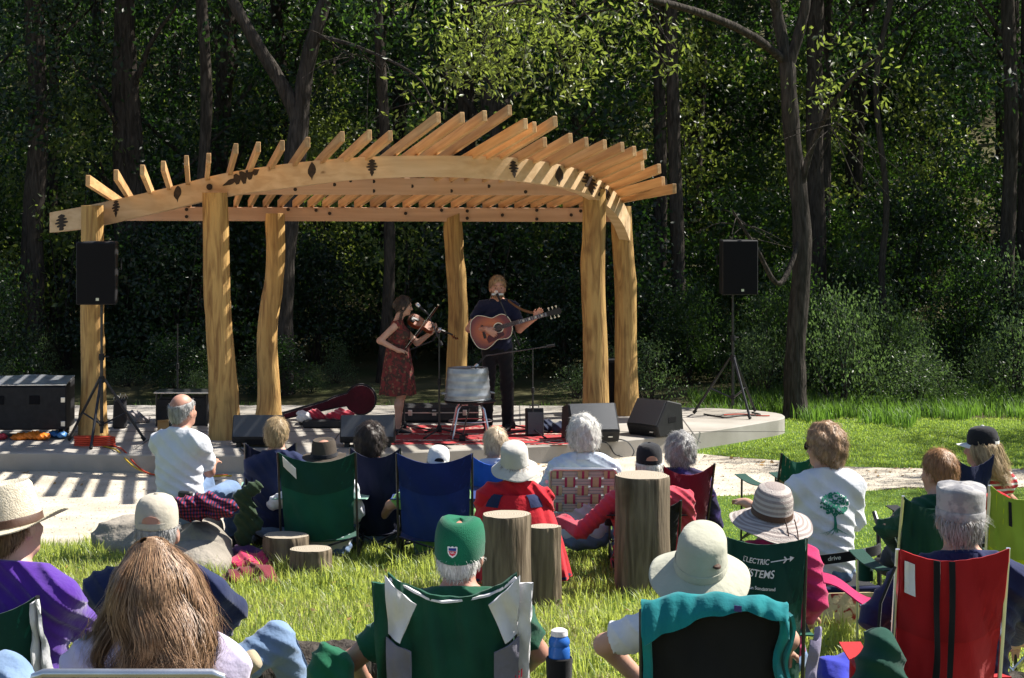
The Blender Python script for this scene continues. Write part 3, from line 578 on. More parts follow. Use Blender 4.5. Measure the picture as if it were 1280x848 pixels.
def folds(amp, fr, seed, ax=(1, .3, 1.2)):
    r = random.Random(seed); p1, p2, p3 = r.uniform(0, 6), r.uniform(0, 6), r.uniform(0, 6)
    def f(x, y, z):
        w = np.sin(x * 9 + p1) + np.sin(z * 8 + p2 + y * 5)
        a = np.sin((x * ax[0] + y * ax[1] + z * ax[2]) * fr + 1.6 * w + p3); b = np.sin((x * -ax[2] * .8 + y * .5 + z * .7) * fr * .8 + 1.3 * w)
        return (amp * 1.5 * (np.abs(a) ** .7 * 1.2 - .75 + .45 * b)).astype(np.float32)
    return f
def hairnoise(amp, fr, seed):
    p = seed * 1.7
    return lambda x, y, z: (amp * (np.sin(x * fr + 3 * np.sin(z * fr * .3 + p)) * np.sin(z * fr * .7 + p + 2 * np.sin(y * fr * .4)) + .6 * np.sin(y * fr * 1.3 + p + x * fr * .5))).astype(np.float32)
def hair_strands(name, base, n, L, m, parent, ctr, wd=.0015, lift=.007, droop=.6, seed=1, curl=0, zmax=9):
    me = base.data; nf = len(me.polygons); cen = np.empty(nf * 3, np.float32); nor = np.empty(nf * 3, np.float32); ar = np.empty(nf, np.float32)
    me.polygons.foreach_get('center', cen); me.polygons.foreach_get('normal', nor); me.polygons.foreach_get('area', ar); cen = cen.reshape(-1, 3); nor = nor.reshape(-1, 3)
    r = np.random.default_rng(seed); i = r.choice(nf, n, p=ar / ar.sum()); o = cen[i] + r.normal(0, .004, (n, 3)); nn = nor[i]
    top = np.asarray(ctr) + [0, -.03, .11]; rad = o - top; flow = rad * [1, 1, .3] * (1 - droop) * 6 + np.array([0, 0, -1.0]) * droop * 2 + r.normal(0, .22, (n, 3))
    flow -= nn * (flow * nn).sum(1)[:, None]; flow /= np.linalg.norm(flow, axis=1)[:, None] + 1e-6; sd = np.cross(flow, nn); l = (L * r.uniform(.5, 1.3, n))[:, None]; ph = r.uniform(0, 6.28, n)[:, None]
    rows = []
    for t in (0, .33, .66, 1.0):
        p = o + flow * l * t + nn * (lift * (t * (1.6 - t)) + .001) + sd * curl * np.sin(ph + t * 5) + nn * curl * np.cos(ph + t * 5) * .5 - np.array([0, 0, 1]) * l * .12 * t * t
        w = wd * (1 - .85 * t) * np.ones((n, 1)); rows += [p - sd * w, p + sd * w]
    v = np.stack(rows, 1).reshape(-1, 3); b = np.arange(n)[:, None] * 8
    f = np.concatenate([b + [2 * k, 2 * k + 1, 2 * k + 3, 2 * k + 2] for k in range(3)]); return mesh_np(name, v, f, m, parent)
def hand(S_, w, d, up, s=1.0, k=.008, curl=.5, side=1):
    w, d, up = Vector(w), Vector(d).normalized(), Vector(up); n = (up - d * up.dot(d)).normalized(); b = d.cross(n) * side
    S_.cap(w, w + d * .03 * s, .026 * s, .03 * s, k=.02)
    S_.ell(w + d * .055 * s, (.045 * s, .038 * s, .017 * s), np.array(Matrix((d, b, n)).transposed()), k=.015)
    for i, (o, l) in enumerate(((-.03, .062), (-.010, .075), (.011, .07), (.031, .052))):
        p0 = w + (d * .088 + b * o) * s; p1 = p0 + (d * cos(curl * .7) - n * sin(curl * .7)) * l * .5 * s; p2 = p1 + (d * cos(curl * 1.9) - n * sin(curl * 1.9)) * l * .5 * s
        S_.cap(p0, p1, .0095 * s, .0088 * s, k=.006); S_.cap(p1, p2, .0088 * s, .0072 * s, k=.004)
    p0 = w + (d * .03 - b * .03) * s; p1 = p0 + (d * .028 - b * .022 - n * .012) * s; p2 = p1 + (d * .03 - b * .004 - n * .012) * s
    S_.cap(p0, p1, .012 * s, .0105 * s, k=.01); S_.cap(p1, p2, .0105 * s, .008 * s, k=.005)
def head_prims(S_, H, s=1.0, face=True, jaw=1.0):
    R = np.array(H.to_3x3()); T = lambda p: H @ (Vector(p) * s)
    e = lambda c, r, k=.02: S_.ell(T(c), tuple(q * s for q in r), R, k)
    e((0, -.012, .025), (.075, .094, .098)); e((0, .02, -.035), (.062 * jaw, .070, .088)); e((0, .036, -.085), (.046 * jaw, .045, .034))
    for sx in (-1, 1): e((sx * .077, -.003, -.018), (.011, .026, .034), .006)
    if face:
        S_.cap(T((0, .086, .006)), T((0, .107, -.034)), .009 * s, .014 * s, k=.012)
        for sx in (-1, 1): e((sx * .012, .098, -.036), (.009, .010, .008), .006); S_.cap(T((sx * .012, .084, .024)), T((sx * .048, .070, .020)), .010 * s, .008 * s, k=.01); S_.ell(T((sx * .031, .092, .004)), (.013 * s, .010 * s, .009 * s), R, .008, True); e((sx * .042, .060, -.03), (.022, .02, .02), .02)
        e((0, .088, -.060), (.022, .011, .006), .004); e((0, .086, -.071), (.018, .011, .007), .004); e((0, .075, -.098), (.018, .015, .014), .015)
SKIN = mat('skin', (.50, .30, .22), (.44, .24, .17), sc=12, rough=.5, bump=.1, bsc=220, spec=.35, bd=.002)
SKIN2 = mat('ruddy_skin', (.48, .25, .18), (.42, .20, .14), sc=12, rough=.5, bump=.1, bsc=220, spec=.35, bd=.002)
def hairmat(n, a, b): return mat(n, a, b, sc=60, st=(1, 1, .25), rough=.42, bump=.5, bsc=220, spec=.28, bd=.003, ramp=(.3, .7), isl=.3)
H_WHITE = hairmat('white_hair', (.72, .70, .66), (.42, .40, .37)); H_GREY = hairmat('grey_hair', (.40, .39, .38), (.20, .19, .185)); H_BLOND = hairmat('blond_hair', (.46, .34, .19), (.24, .16, .08))
H_BROWN = hairmat('brown_hair', (.22, .125, .07), (.10, .055, .03)); H_DARK = hairmat('dark_hair', (.05, .034, .026), (.022, .016, .013)); H_RED = hairmat('reddish_hair', (.30, .16, .075), (.16, .08, .035)); H_TAN = hairmat('light_brown_hair', (.36, .23, .14), (.17, .10, .055))
BLK = mat('black_shoe', (.03, .03, .032), None, rough=.5, bump=.1); DARKLENS = mat('dark_lens', (.01, .01, .012), None, rough=.1, bump=0, spec=.6)
EYE = mat('eye', (.03, .025, .02), None, rough=.2, bump=0)
DENIM = cloth('denim', (.17, .25, .40), (.11, .17, .29), bump=.5); DENIM_L = cloth('faded_denim', (.20, .29, .44), (.12, .19, .32), bump=.6); KHAKI = cloth('khaki', (.40, .33, .22)); NAVYT = cloth('navy_trousers', (.03, .035, .06))
def long_strands(H, s, m, root, n, L, seed, spread=.10, wave=.013, wd=.0017, hatz=None, vol=1.0):
    r = np.random.default_rng(seed); nl = 30; lt = np.sort(r.uniform(-2.2, 2.2, nl)); li = r.integers(0, nl, n); th = lt[li] + r.normal(0, .10, n); lk = r.uniform(.05, 1, nl); k = np.clip(lk[li] + r.normal(0, .10, n), .02, 1) if hatz is None else np.full(n, .999); j = lambda a: r.normal(0, a, n); lj = lambda a: r.normal(0, a, nl)[li]
    P0 = np.stack([.076 * np.sin(th) * k + j(.004), -.012 - .092 * np.cos(th) * k * (1 - .3 * (np.cos(th) < 0)), .030 + .102 * np.sqrt(np.maximum(0, 1 - (k * .97) ** 2))], 1)
    if hatz is not None: P0[:, 2] = hatz
    o = (1 + (vol - 1) * .55) * (1 + lj(.05) + j(.045)); P1 = np.stack([(.098 * np.sin(th)) * o, -.014 - .118 * np.cos(th) * o, .0 + j(.012)], 1); q = 1 + lj(.08) + j(.07) + (r.random(n) < .05) * r.uniform(.05, .35, n)
    P2 = np.stack([(.118 * vol) * np.sin(th * .9) * q, (-.03 - .120 * np.cos(th * .8)) * q, np.full(n, -.14) + j(.012)], 1)
    l = L * np.clip(.84 + lj(.13) + j(.07), .4, 1.1); P3 = np.stack([spread * np.sin(th * .85) + lj(.034 if vol > 1 else .02) + j(.024), -.135 - .05 * np.cos(th * .7) + lj(.018) + j(.008), -l], 1)
    P = [2 * P0 - P1, P0, P1, P2, P3, 2 * P3 - P2]; ph = r.uniform(0, 6.28, nl)[li] + j(.2); fr = (.7 + .45 * r.random(nl))[li]; rows = []; M4 = np.array(H.to_3x3()).T; nseg = 14
    for i in range(nseg + 1):
        u = min(2.9999, 3 * i / nseg); a = int(u); t = u - a; p0, p1, p2, p3 = P[a:a + 4]
        p = .5 * (2 * p1 + (p2 - p0) * t + (2 * p0 - 5 * p1 + 4 * p2 - p3) * t * t + (3 * p1 - p0 - 3 * p2 + p3) * t ** 3); g = max(0, i / nseg - .15) * 1.2
        p = p + np.stack([np.sin(ph + i * fr), .7 * np.cos(ph * 1.3 + i * fr), 0 * ph], 1) * wave * g; w = wd * (1 - .75 * (i / nseg) ** 2); sd = np.stack([np.cos(th), np.sin(th), 0 * th], 1) * w
        rows += [p - sd, p + sd]
    v = (np.stack(rows, 1).reshape(-1, 3) * s) @ M4 + np.array(H.translation); b = np.arange(n)[:, None] * (2 * nseg + 2)
    return mesh_np('hair_strands', v, np.concatenate([b + [2 * i, 2 * i + 1, 2 * i + 3, 2 * i + 2] for i in range(nseg)]), m, root)
def hair(kind, H, s, m, root, seed=1, hatz=None):
    S_ = Sdf(); R = np.array(H.to_3x3()); T = lambda p: H @ (Vector(p) * s); N3 = lambda q: H.to_3x3() @ Vector(q)
    c = H.translation
    if kind in ('short', 'crop', 'ring', 'perm', 'puff'):
        g = {'short': .014, 'crop': .008, 'ring': .010, 'perm': .034, 'puff': .045}[kind]
        S_.ell(T((0, -.012, .025)), tuple((q + g) * s for q in (.075, .092, .097)), R)
        if kind in ('perm', 'puff'):
            for sx in (-1, 1): S_.ell(T((sx * .055, -.03, -.03)), (.055 * s, .065 * s, .07 * s), R, .03)
            S_.ell(T((0, -.075, -.045)), (.075 * s, .05 * s, .07 * s), R, .03)
        else:
            S_.ell(T((0, -.06, -.035)), (.066 * s, .045 * s, .06 * s), R, .03)
        S_.half(N3((0, .66, -.75)), T((0, -.092, -.108 if kind in ('perm', 'puff') else -.088)))
        S_.half(N3((0, 1, -.35)), T((0, .058 if kind != 'puff' else .05, .03)))
        if kind == 'ring': S_.half(N3((0, -.15, 1)), T((0, -.05, .058)))
        if hatz is not None: S_.half(N3((0, 0, 1)), T((0, 0, hatz)))
        b = S_.mesh('hair', .009, m, root, hairnoise({'perm': .007, 'puff': .010}.get(kind, .003), 75, seed))
        hair_strands('hair_strands', b, {'perm': 2600, 'puff': 2600, 'ring': 1100}.get(kind, 1900), {'perm': .035, 'puff': .04, 'crop': .018, 'ring': .022}.get(kind, .034) * s, m, root, c, droop=.5 if hatz is None else .93, seed=seed, lift=.007, curl=.006 if kind in ('perm', 'puff') else .001)
    elif kind in ('long', 'under'):
        S_.ell(T((0, -.012, .025)), tuple((q + (.003 if kind == 'long' else .010)) * s for q in (.075, .092, .097)), R); L = .20 if kind == 'under' else .36
        for sx in (-1, -.4, .4, 1): S_.cap(T((sx * .050, -.045, .0)), T((sx * .085, -.115 + .02 * abs(sx), -L * .92 + .04 * abs(sx))), .046 * s, .03, k=.05)
        S_.half(N3((0, 1, -.35)), T((0, .05, .03)))
        if hatz is not None: S_.half(N3((0, 0, 1)), T((0, 0, hatz)))
        b = S_.mesh('hair', .01, m, root, hairnoise(.005, 60, seed)); long_strands(H, s, m, root, 15000 if kind == 'long' else 2600, L + (.0 if kind == 'long' else .03), seed, wave=.042 if kind == 'long' else .012, wd=.0011 if kind == 'long' else .0014, spread=.135 if kind == 'long' else .09, hatz=hatz, vol=1.22 if kind == 'long' else 1)
# hats, all with the head at the origin
def hat_mesh(kind, H, s, mats, root):
    before = set(root.children); hat_parts(kind, Matrix.Scale(s, 4), mats, root)
    for o in root.children:
        if o not in before: o.matrix_basis = H
def hat_parts(kind, M, mats, root):
    if kind == 'cap' or kind == 'cap_back':
        sg = 1 if kind == 'cap' else -1
        def fn(a, r, z):
            seam = 1 - .012 * abs(cos(3 * a)) ** 8
            return (r * .083 * cos(a) * seam, r * .104 * sin(a) * seam - .012, z)
        pr = [(1.0, .03), (1.015, .055), (1.0, .085), (.93, .115), (.76, .138), (.5, .150), (.2, .154), (.02, .155)]
        c = MB().lathe([(r, z - .005) for r, z in pr], 36, M, fn).build('cap_crown', mats[0], root, True)
        MB().lathe([(.001, .156), (.009, .154), (.011, .149)], 10, M @ Matrix.Translation((0, -.012, 0))).build('cap_button', mats[1], root, True)
        mb = MB(); mb.sheet(lambda u, v: M @ Vector(((u - .5) * .155 * (1 - .25 * v), sg * (.086 + .075 * v * (1 - .9 * (2 * u - 1) ** 2 * .55) - .05 * (2 * u - 1) ** 2), .032 - .02 * (2 * u - 1) ** 2 - .012 * v)), 14, 5, .004); mb.build('cap_brim', mats[1], root, True)
        mb = MB(); mb.sheet(lambda u, v: M @ Vector((.087 * cos(-pi / 2 + (u - .5) * 1.3) , -.012 - .108 * cos((u - .5) * 1.3) , .033 + .02 * v)), 10, 1, .004); mb.build('cap_strap', mats[1], root, True)
        mb = MB(); mb.sheet(lambda u, v: M @ Vector((.085 * sin((u - .5) * .9) , -.0125 - .1065 * cos((u - .5) * .9), .053 + .030 * v * math.sqrt(max(0, 1 - (2 * u - 1) ** 2)))), 12, 2, .003); mb.build('cap_opening', mats[2], root, True)
    elif kind == 'army':
        fn = lambda a, r, z: (r * .085 * cos(a), r * .105 * sin(a) - .012, z)
        MB().lathe([(1.0, .005), (1.03, .03), (1.04, .075), (1.06, .105), (1.02, .118), (.6, .128), (.02, .130), (.0005, .130)], 36, M, lambda a, r, z: (r * .085 * cos(a) * (1 + .012 * sin(9 * a + z * 60)), r * .105 * sin(a) - .012, z + .004 * sin(3 * a))).build('cap_crown', mats[0], root, True, 60)
        MB().lathe([(1.045, .004), (1.06, .006), (1.06, .036), (1.045, .038)], 36, M, fn).build('cap_band', mats[1], root, True)
        MB().sheet(lambda u, v: M @ Vector(((u - .5) * .15 * (1 - .2 * v), .088 + .06 * v - .05 * (2 * u - 1) ** 2, .01 - .015 * v - .02 * (2 * u - 1) ** 2)), 12, 4, .004).build('cap_brim', mats[1], root, True)
    elif kind == 'beanie':
        MB().lathe([(1.02, -.015), (1.08, -.004), (1.09, .035), (1.10, .04), (1.07, .075), (.99, .104), (.84, .124), (.62, .132), (.45, .122), (.25, .121), (.02, .126), (.0005, .1262)], 40, M, lambda a, r, z: (r * .084 * cos(a) * (1 + .01 * sin(5 * a)), r * .104 * sin(a) - .014, z + .006 * cos(2 * a))).build('cap_crown', mats[0], root, True, 70)
    else:
        P = {'bucket': ([(.0005, .135), (.02, .135), (.5, .134), (.85, .125), (1.0, .10), (1.06, .02), (1.08, -.005)], .062, -.05, .004), 'safari': ([(.0005, .150), (.02, .150), (.5, .149), (.85, .138), (.98, .11), (1.06, .03), (1.09, .0)], .088, -.055, .012),
             'sun': ([(.0005, .150), (.02, .150), (.5, .146), (.85, .130), (1.02, .09), (1.07, .03), (1.09, .0)], .10, -.045, .012), 'straw': ([(.0005, .135), (.02, .135), (.3, .128), (.6, .142), (.85, .150), (.96, .135), (1.06, .04), (1.08, .0)], .085, .004, .016), 'fedora': ([(.0005, .115), (.02, .115), (.4, .110), (.7, .125), (.86, .128), (.97, .10), (1.05, .02), (1.06, .0)], .065, -.005, .012)}[kind]
        prof, bw, drop, wav = P; rings = []
        if kind in ('sun',):
            prof2 = []
            for i in range(len(prof) - 1):
                for t in range(5): q = t / 5; prof2.append((prof[i][0] + (prof[i + 1][0] - prof[i][0]) * q, prof[i][1] + (prof[i + 1][1] - prof[i][1]) * q))
            prof = [(r + .012 * sin(z * 330), z) for r, z in prof2]
        def fn(a, r, z):
            cr = 1 - (.14 * max(0, cos(a - pi / 2)) ** 2 if kind in ('straw', 'fedora') and z > .1 else 0)
            wr = 1 + .012 * sin(7 * a + 40 * z) * (kind in ('bucket', 'safari'))
            return (r * .088 * cos(a) * cr * wr, r * .108 * sin(a) * cr - .012, z)
        MB().lathe(prof, 44, M, fn).build('hat_crown', mats[0], root, True, 70)
        br = []; k = 9
        for i in range(k + 1): br.append((i / k, 0))
        def fb(a, t, up):
            e = .0035 * up; rr = bw * t; cx = 1.075 * .088 + rr; cy = 1.075 * .108 + rr * (1.0 if kind != 'straw' else 1.1)
            lift = drop * t + wav * t * sin(2 * a + 1 if kind != 'straw' else 2 * a) + (.022 * t * t * abs(cos(a)) ** 3 if kind == 'straw' else 0) + .003 * sin(t * 40) * (kind == 'sun') + .004 * t * sin(5 * a)
            return (cx * cos(a), cy * sin(a) - .012, .003 + lift + e)
        MB().lathe([(t, 0) for t, _ in br] + [(t, -1) for t, _ in br[::-1]], 56, M, fb).build('hat_brim', mats[2] if len(mats) > 2 else mats[0], root, True, 70)
        if kind != 'bucket': MB().lathe([(1.065, .034), (1.085, .032), (1.105, .008), (1.085, .006)], 40, M, lambda a, r, z: (r * .0885 * cos(a), r * .1085 * sin(a) - .012, z)).build('hat_band', mats[1], root, True)
def person(label, px, pt, Y, rz=0, s=1.0, extra=.0, lean=.18, bw=1.0, skin=SKIN, hr=('short', H_GREY), shirt=None, sleeve='long', pants=DENIM, hat=None, hd=(0, 0, 0), armL=None, armR=None, legs=None, res=None, fa=.006, collar=None, neckz=0, sh=None, fseed=None, belly=0, group=None, vest=None, kneez=0):
    res = res or (.0105 if Y < 9 else .014); fseed = fseed or int(px * 7 + pt); Ztop = ZP(pt, Y); X = XP(px, Y); g = gz(X, Y); T_ = Ztop - g
    u = Vector((0, -sin(lean), cos(lean))); hoff = Vector((0, .035, .168)) * s
    above = (.10 + .5 * u.z) * s + hoff.z + .125 * s + extra
    if sh is None: sh = max(.12, T_ - above)
    P = Vector((0, 0, sh + .10 * s)); Cc = P + u * .30 * s; Sh = P + u * .455 * s; N = P + u * .50 * s; Hc = N + hoff
    off = Matrix.Rotation(rz, 3, 'Z') @ Hc; root = thing('person', label, 'person', (X - off.x, Y - off.y, Ztop - (Hc.z + .125 * s + extra)), rz, group)
    inv = Matrix.Rotation(-rz, 3, 'Z'); toL = lambda q: inv @ (W(q[0], q[1], Y + q[2]) - root.location)
    H = Matrix.Translation(Hc) @ Matrix.Rotation(hd[0], 4, 'Z') @ Matrix.Rotation(hd[1], 4, 'X') @ Matrix.Rotation(hd[2], 4, 'Y')
    RT = np.array(Matrix.Rotation(lean, 3, 'X')); b = bw
    sk = Sdf(); cl = Sdf(); pn = Sdf()
    def torso(S_, g_):
        S_.ell(P + Vector((0, 0, -.0)), ((.170 * b + g_) * s, (.125 + g_ + belly * .5) * s, (.115 + g_) * s), RT, .05)
        S_.ell(P + u * .14 * s + Vector((0, belly * .4, 0)), ((.155 * b + g_) * s, (.115 + g_ + belly) * s, (.16 + g_) * s), RT, .06)
        S_.ell(Cc, ((.172 * b + g_) * s, (.118 + g_) * s, (.19 + g_) * s), RT, .05)
        for sx in (-1, 1):
            S_.cap(Sh + Vector((sx * .06, 0, .012)) * s, Sh + Vector((sx * .165 * b, .0, -.02)) * s, (.068 + g_) * s, (.062 + g_) * s, .04)
            S_.cap(N + Vector((0, -.01, .03)) * s, Sh + Vector((sx * .13 * b, -.01, .015)) * s, (.045 + g_ * .7) * s, (.045 + g_) * s, .04)
    torso(sk, 0); head_prims(sk, H, s)
    sk.cap(N - u * .03, H @ Vector((0, -.02, -.06)), .060 * s, .056 * s, .03)
    gg = .016 if fa > .004 else .012; torso(cl, gg)
    for sx, arm in ((-1, armL), (1, armR)):
        S0 = Sh + Vector((sx * .175 * b, 0, -.015)) * s
        if arm: E, Wr = toL(arm[0]), toL(arm[1])
        else: E = Vector((sx * .25 * b, Sh.y + .10, sh + .20 * s)); Wr = Vector((sx * .15, Sh.y + .34, sh + .21 * s))
        d1 = (E - S0); d2 = (Wr - E)
        sk.cap(S0, E, .052 * s, .040 * s, .03); sk.cap(E, Wr, .040 * s, .028 * s, .015); hand(sk, Wr, d2, Vector((0, 0, 1)) if abs(d2.normalized().z) < .8 else Vector((sx, 0, 0)), s, side=-sx)
        if sleeve == 'long':
            cl.cap(S0, E, .064 * s, .052 * s, .03); cl.cap(E, Wr - d2.normalized() * .015, .052 * s, .040 * s, .02, True)
        elif sleeve == 'short': cl.cap(S0, S0 + d1 * .72, .068 * s, .066 * s, .035, True)
        elif sleeve == 'mid': cl.cap(S0, E, .066 * s, .058 * s, .04); cl.cap(E, E + d2 * .25, .058 * s, .054 * s, .03, True)
    KN = []
    for sx in (-1, 1):
        h0 = Vector((sx * .09 * b, .03, sh + .085 * s))
        if legs: K, A = [toL(q) for q in legs[0 if sx < 0 else 1]]
        else: K = Vector((sx * .14, .44 * s, max(.42 * s, sh + .05) + kneez)); A = Vector((sx * .15, .50 * s, .09))
        if not legs: A.z = max(A.z, .09)
        KN.append((K, A)); sk.cap(h0, K, .078 * s, .055 * s, .03); sk.cap(K, A, .054 * s, .036 * s, .02)
        pn.cap(h0, K, .092 * s, .070 * s, .04); pn.cap(K, A, .070 * s, .056 * s, .03, True)
        td = Vector((0, 1, 0)); sk.cap(A + Vector((0, -.03, -.045)), A + td * .15 + Vector((0, 0, -.055)), .035, .03, .02)
        if legs and Y < 9:                     # stitched side seam of the jeans
            o_ = Vector((sx * .066, .0, .03)); MB().tube([h0.lerp(K, .3) + o_ * 1.25, h0.lerp(K, .65) + o_ * 1.15, K + o_, K.lerp(A, .4) + o_, K.lerp(A, .9) + o_ * .85], .004, 6).build('side_seam', DENIM, root, True)
        shoe = Sdf(); shoe.cap(A + Vector((0, -.035, -.045)), A + td * .07 + Vector((0, 0, -.05)), .045, .045, .02); shoe.cap(A + td * .07 + Vector((0, 0, -.05)), A + td * .17 + Vector((0, 0, -.055)), .045, .036, .02); shoe.cap(A + Vector((0, -.01, .0)), A + Vector((0, -.01, -.04)), .045, .045, .02)
        shoe.half((0, 0, -1), A + Vector((0, 0, -.088))); shoe.mesh('shoe', .014, BLK, root)
    pn.ell(P + Vector((0, 0, -.045)), (.182 * b * s, (.138 + belly * .5) * s, .105 * s), RT, .05)
    sk.half((0, 0, -1), (0, 0, .0))
    body = sk.mesh('body', res, skin, root)
    if shirt:
        cl.half((0, .25, 1), N + Vector((0, -.01, .055 + neckz)) * s); cl.half(-u, P - u * .085 * s)
        so_ = cl.mesh('shirt' if sleeve != 'jacket' else 'jacket', res - .003, shirt, root, folds(fa, 34, fseed))
    else: so_ = None
    pn.mesh('trousers', res, pants, root, folds(.007 if res > .012 else .0045, 34, fseed + 3))
    if collar:
        MB().lathe([(.066, -.01), (.074, .03), (.080, .03), (.084, -.015)], 24, Matrix.Translation(N + Vector((0, -.008, .015)) * s) @ Matrix.Scale(s, 4) @ Matrix.Rotation(lean * .5 - .25, 4, 'X')).build('collar', collar, root, True)
    if hr: 
        for h_ in (hr if isinstance(hr, list) else [hr]): hair(h_[0], H, s, h_[1], root, fseed % 17, None if not hat else {'army': .012, 'beanie': .0, 'cap': .026}.get(hat[0], .0))
    if hat: hat_mesh(hat[0], H, s, hat[1:], root)
    return dict(root=root, H=H, s=s, sh=sh, shirt=so_, body=body, P=P, N=N, u=u, Sh=Sh, toL=toL)
def sunglasses(p):
    H, s = p['H'], p['s']; M = H @ Matrix.Scale(s, 4); mb = MB()
    for sx in (-1, 1):
        mb.lathe([(.0, .0), (.024, .0), (.024, .004), (0, .005)], 12, M @ Matrix.Translation((sx * .033, .098, .004)) @ Matrix.Rotation(-pi / 2, 4, 'X')); mb.tube([M @ Vector((sx * .057, .096, .008)), M @ Vector((sx * .082, .03, .006)), M @ Vector((sx * .084, -.02, .0))], .003, 6)
    mb.build('sunglasses', DARKLENS, p['root'], True)
def bvh(o): return BVHTree.FromPolygons([o.matrix_basis @ v.co for v in o.data.vertices], [tuple(f.vertices) for f in o.data.polygons])
def project(mb_src, target, name, m, parent, d=(0, 1, 0), off=.004, thick=.003, start=1.5):
    """flat print laid on a surface: every point is dropped on the target along d"""
    t = bvh(target); d = Vector(d).normalized(); vs = []
    for p in mb_src.v:
        h = t.ray_cast(Vector(p) - d * start, d); vs.append((h[0] - d * off) if h[0] else None)
    mb = MB(); keep = [f for f in mb_src.f if all(vs[i] is not None for i in f)]; idx = {}
    for f in keep:
        for i in f: idx.setdefault(i, len(idx))
    if not keep: return None
    mb.add([vs[i] for i in idx], [tuple(idx[i] for i in f) for f in keep]); return mb.build(name, m, parent)
def text_mb(txt, h, c, shear=0, wide=1.0, dice=0):
    cu = bpy.data.curves.new('lettering', 'FONT'); cu.body = txt; cu.size = 1; cu.align_x = 'CENTER'; cu.shear = shear; cu.offset = .012
    o = bpy.data.objects.new('lettering', cu); COL.objects.link(o); dg = bpy.context.evaluated_depsgraph_get(); me = bpy.data.meshes.new_from_object(o.evaluated_get(dg))
    mb = MB(); c = Vector(c); mb.add([(c.x + v.co.x * h * 1.35 * wide, c.y, c.z + v.co.y * h * 1.35) for v in me.vertices], [tuple(f.vertices) for f in me.polygons])
    bpy.data.objects.remove(o); bpy.data.curves.remove(cu); bpy.data.meshes.remove(me); return mb
# ---------------------------------------------------------------- chairs
def camp_chair(label, px, pyt, Yb, wpx, rz, sh, fabric, band, pole, Wt=None, cup=True, arm=None, sag=.07, lean=.14, ground=None, dip=.06, group=None, cushion=None, hy=0, root_xy=None):
    """folding quad chair: px, pyt = middle of the top edge of its back at distance Yb; wpx = its width in the photo"""
    w = wpx * Yb / F; X = XP(px, Yb); g = gz(X, Yb) if ground is None else ground; zt = ZP(pyt, Yb) - g
    yb = -.24 - lean; off = Matrix.Rotation(rz, 3, 'Z') @ Vector((0, yb, 0))
    root = thing('camp_chair', label, 'chair', (X - off.x, Yb - off.y, g), rz, group or 'folding camp chairs of the audience')
    hw = w / 2; zs = sh - .03
    def bk(u, v):                            # v: 0 seat .. 1 top
        x = (u - .5) * 2; q = 1 - x * x
        z = zs + .03 + (zt - zs - .03) * v - dip * v * q
        y = -.21 + (yb + .21) * v - sag * q * sin(pi * min(1, .25 + v * .75)) + .015 * sin(7 * x * (1.3 - v) + 5 * v + px) * sin(6 * v + x * 3) + .008 * sin(19 * x * (.4 + v) + 14 * v + px) * (1 - .5 * q) - .010 * abs(sin(9 * (abs(x) + v) + px)) * abs(x) ** 2
        return Vector((x * hw * (1 - .10 * max(0, 1 - v) ** 1.5 - .035 * sin(pi * v)), y, z + .012 * x * x * v - .05 * q * (1 - v)))
    MB().sheet(bk, 18, 16, .006).build('backrest', fabric, root, True, 60)
    if band: MB().sheet(lambda u, v: bk(.012 + u * .976, .60 + v * .405) + Vector((0, -.006 , .001)), 16, 6, .005).build('top_panel', band, root, True, 60)
    def st(u, v):
        x = (u - .5) * 2; q = 1 - x * x; return Vector((x * hw * .95, -.22 + .46 * v, sh - .035 - .05 * q * sin(pi * (.2 + .8 * v)) + .02 * v))
    MB().sheet(st, 12, 8, .006).build('seat', fabric, root, True, 60)
    az = min(zt - .06, sh + .22); fx = hw * 1.06; rt_ = .0085
    for sx in (-1, 1):
        MB().tube([(sx * hw * 1.02, -.25, .012), (sx * hw * 1.0, -.23, sh), (sx * hw * 1.0, yb - .004, zt + .012)], rt_, 8).build('back_pole', pole, root, True)
        MB().tube([(sx * fx, .30, .012), (sx * fx * .99, .29, az)], rt_, 8).build('front_leg', pole, root, True)
        MB().tube([(sx * fx, .30, .03), (sx * hw, -.23, sh - .03)], rt_ * .8, 6).tube([(sx * hw * 1.02, -.25, .03), (sx * fx, .29, sh - .03)], rt_ * .8, 6).build('side_brace', pole, root, True)
        for y in (-.25, .30): MB().box((sx * (hw * 1.02 if y < 0 else fx), y, .01), (.035, .045, .02)).build('foot', m_black, root, bevel=.004)
        am = arm or fabric
        MB().sheet(lambda u, v: Vector((sx * (fx + (u - .5) * .085), -.25 + .57 * v, az + .008 - .03 * sin(pi * v))), 3, 8, .006).build('armrest', am, root, True)
        if cup and sx * cup != 1 or cup == 2: MB().lathe([(.038, 0), (.04, -.1), (.0, -.105)], 14, Matrix.Translation((sx * fx, .16, az - .025))).build('cup_holder', am, root, True)
    MB().tube([(-hw * 1.02, -.25, .03), (hw * .98, -.23, sh - .03)], rt_ * .8, 6).tube([(hw * 1.02, -.255, .03), (-hw * .98, -.235, sh - .03)], rt_ * .8, 6).build('back_brace', pole, root, True)
    MB().tube([(-fx, .30, .03), (fx * .98, .29, sh - .03)], rt_ * .8, 6).tube([(fx, .305, .03), (-fx * .98, .295, sh - .03)], rt_ * .8, 6).build('front_brace', pole, root, True)
    return dict(root=root, bk=bk, hw=hw, zt=zt, yb=yb, sh=sh, az=az)
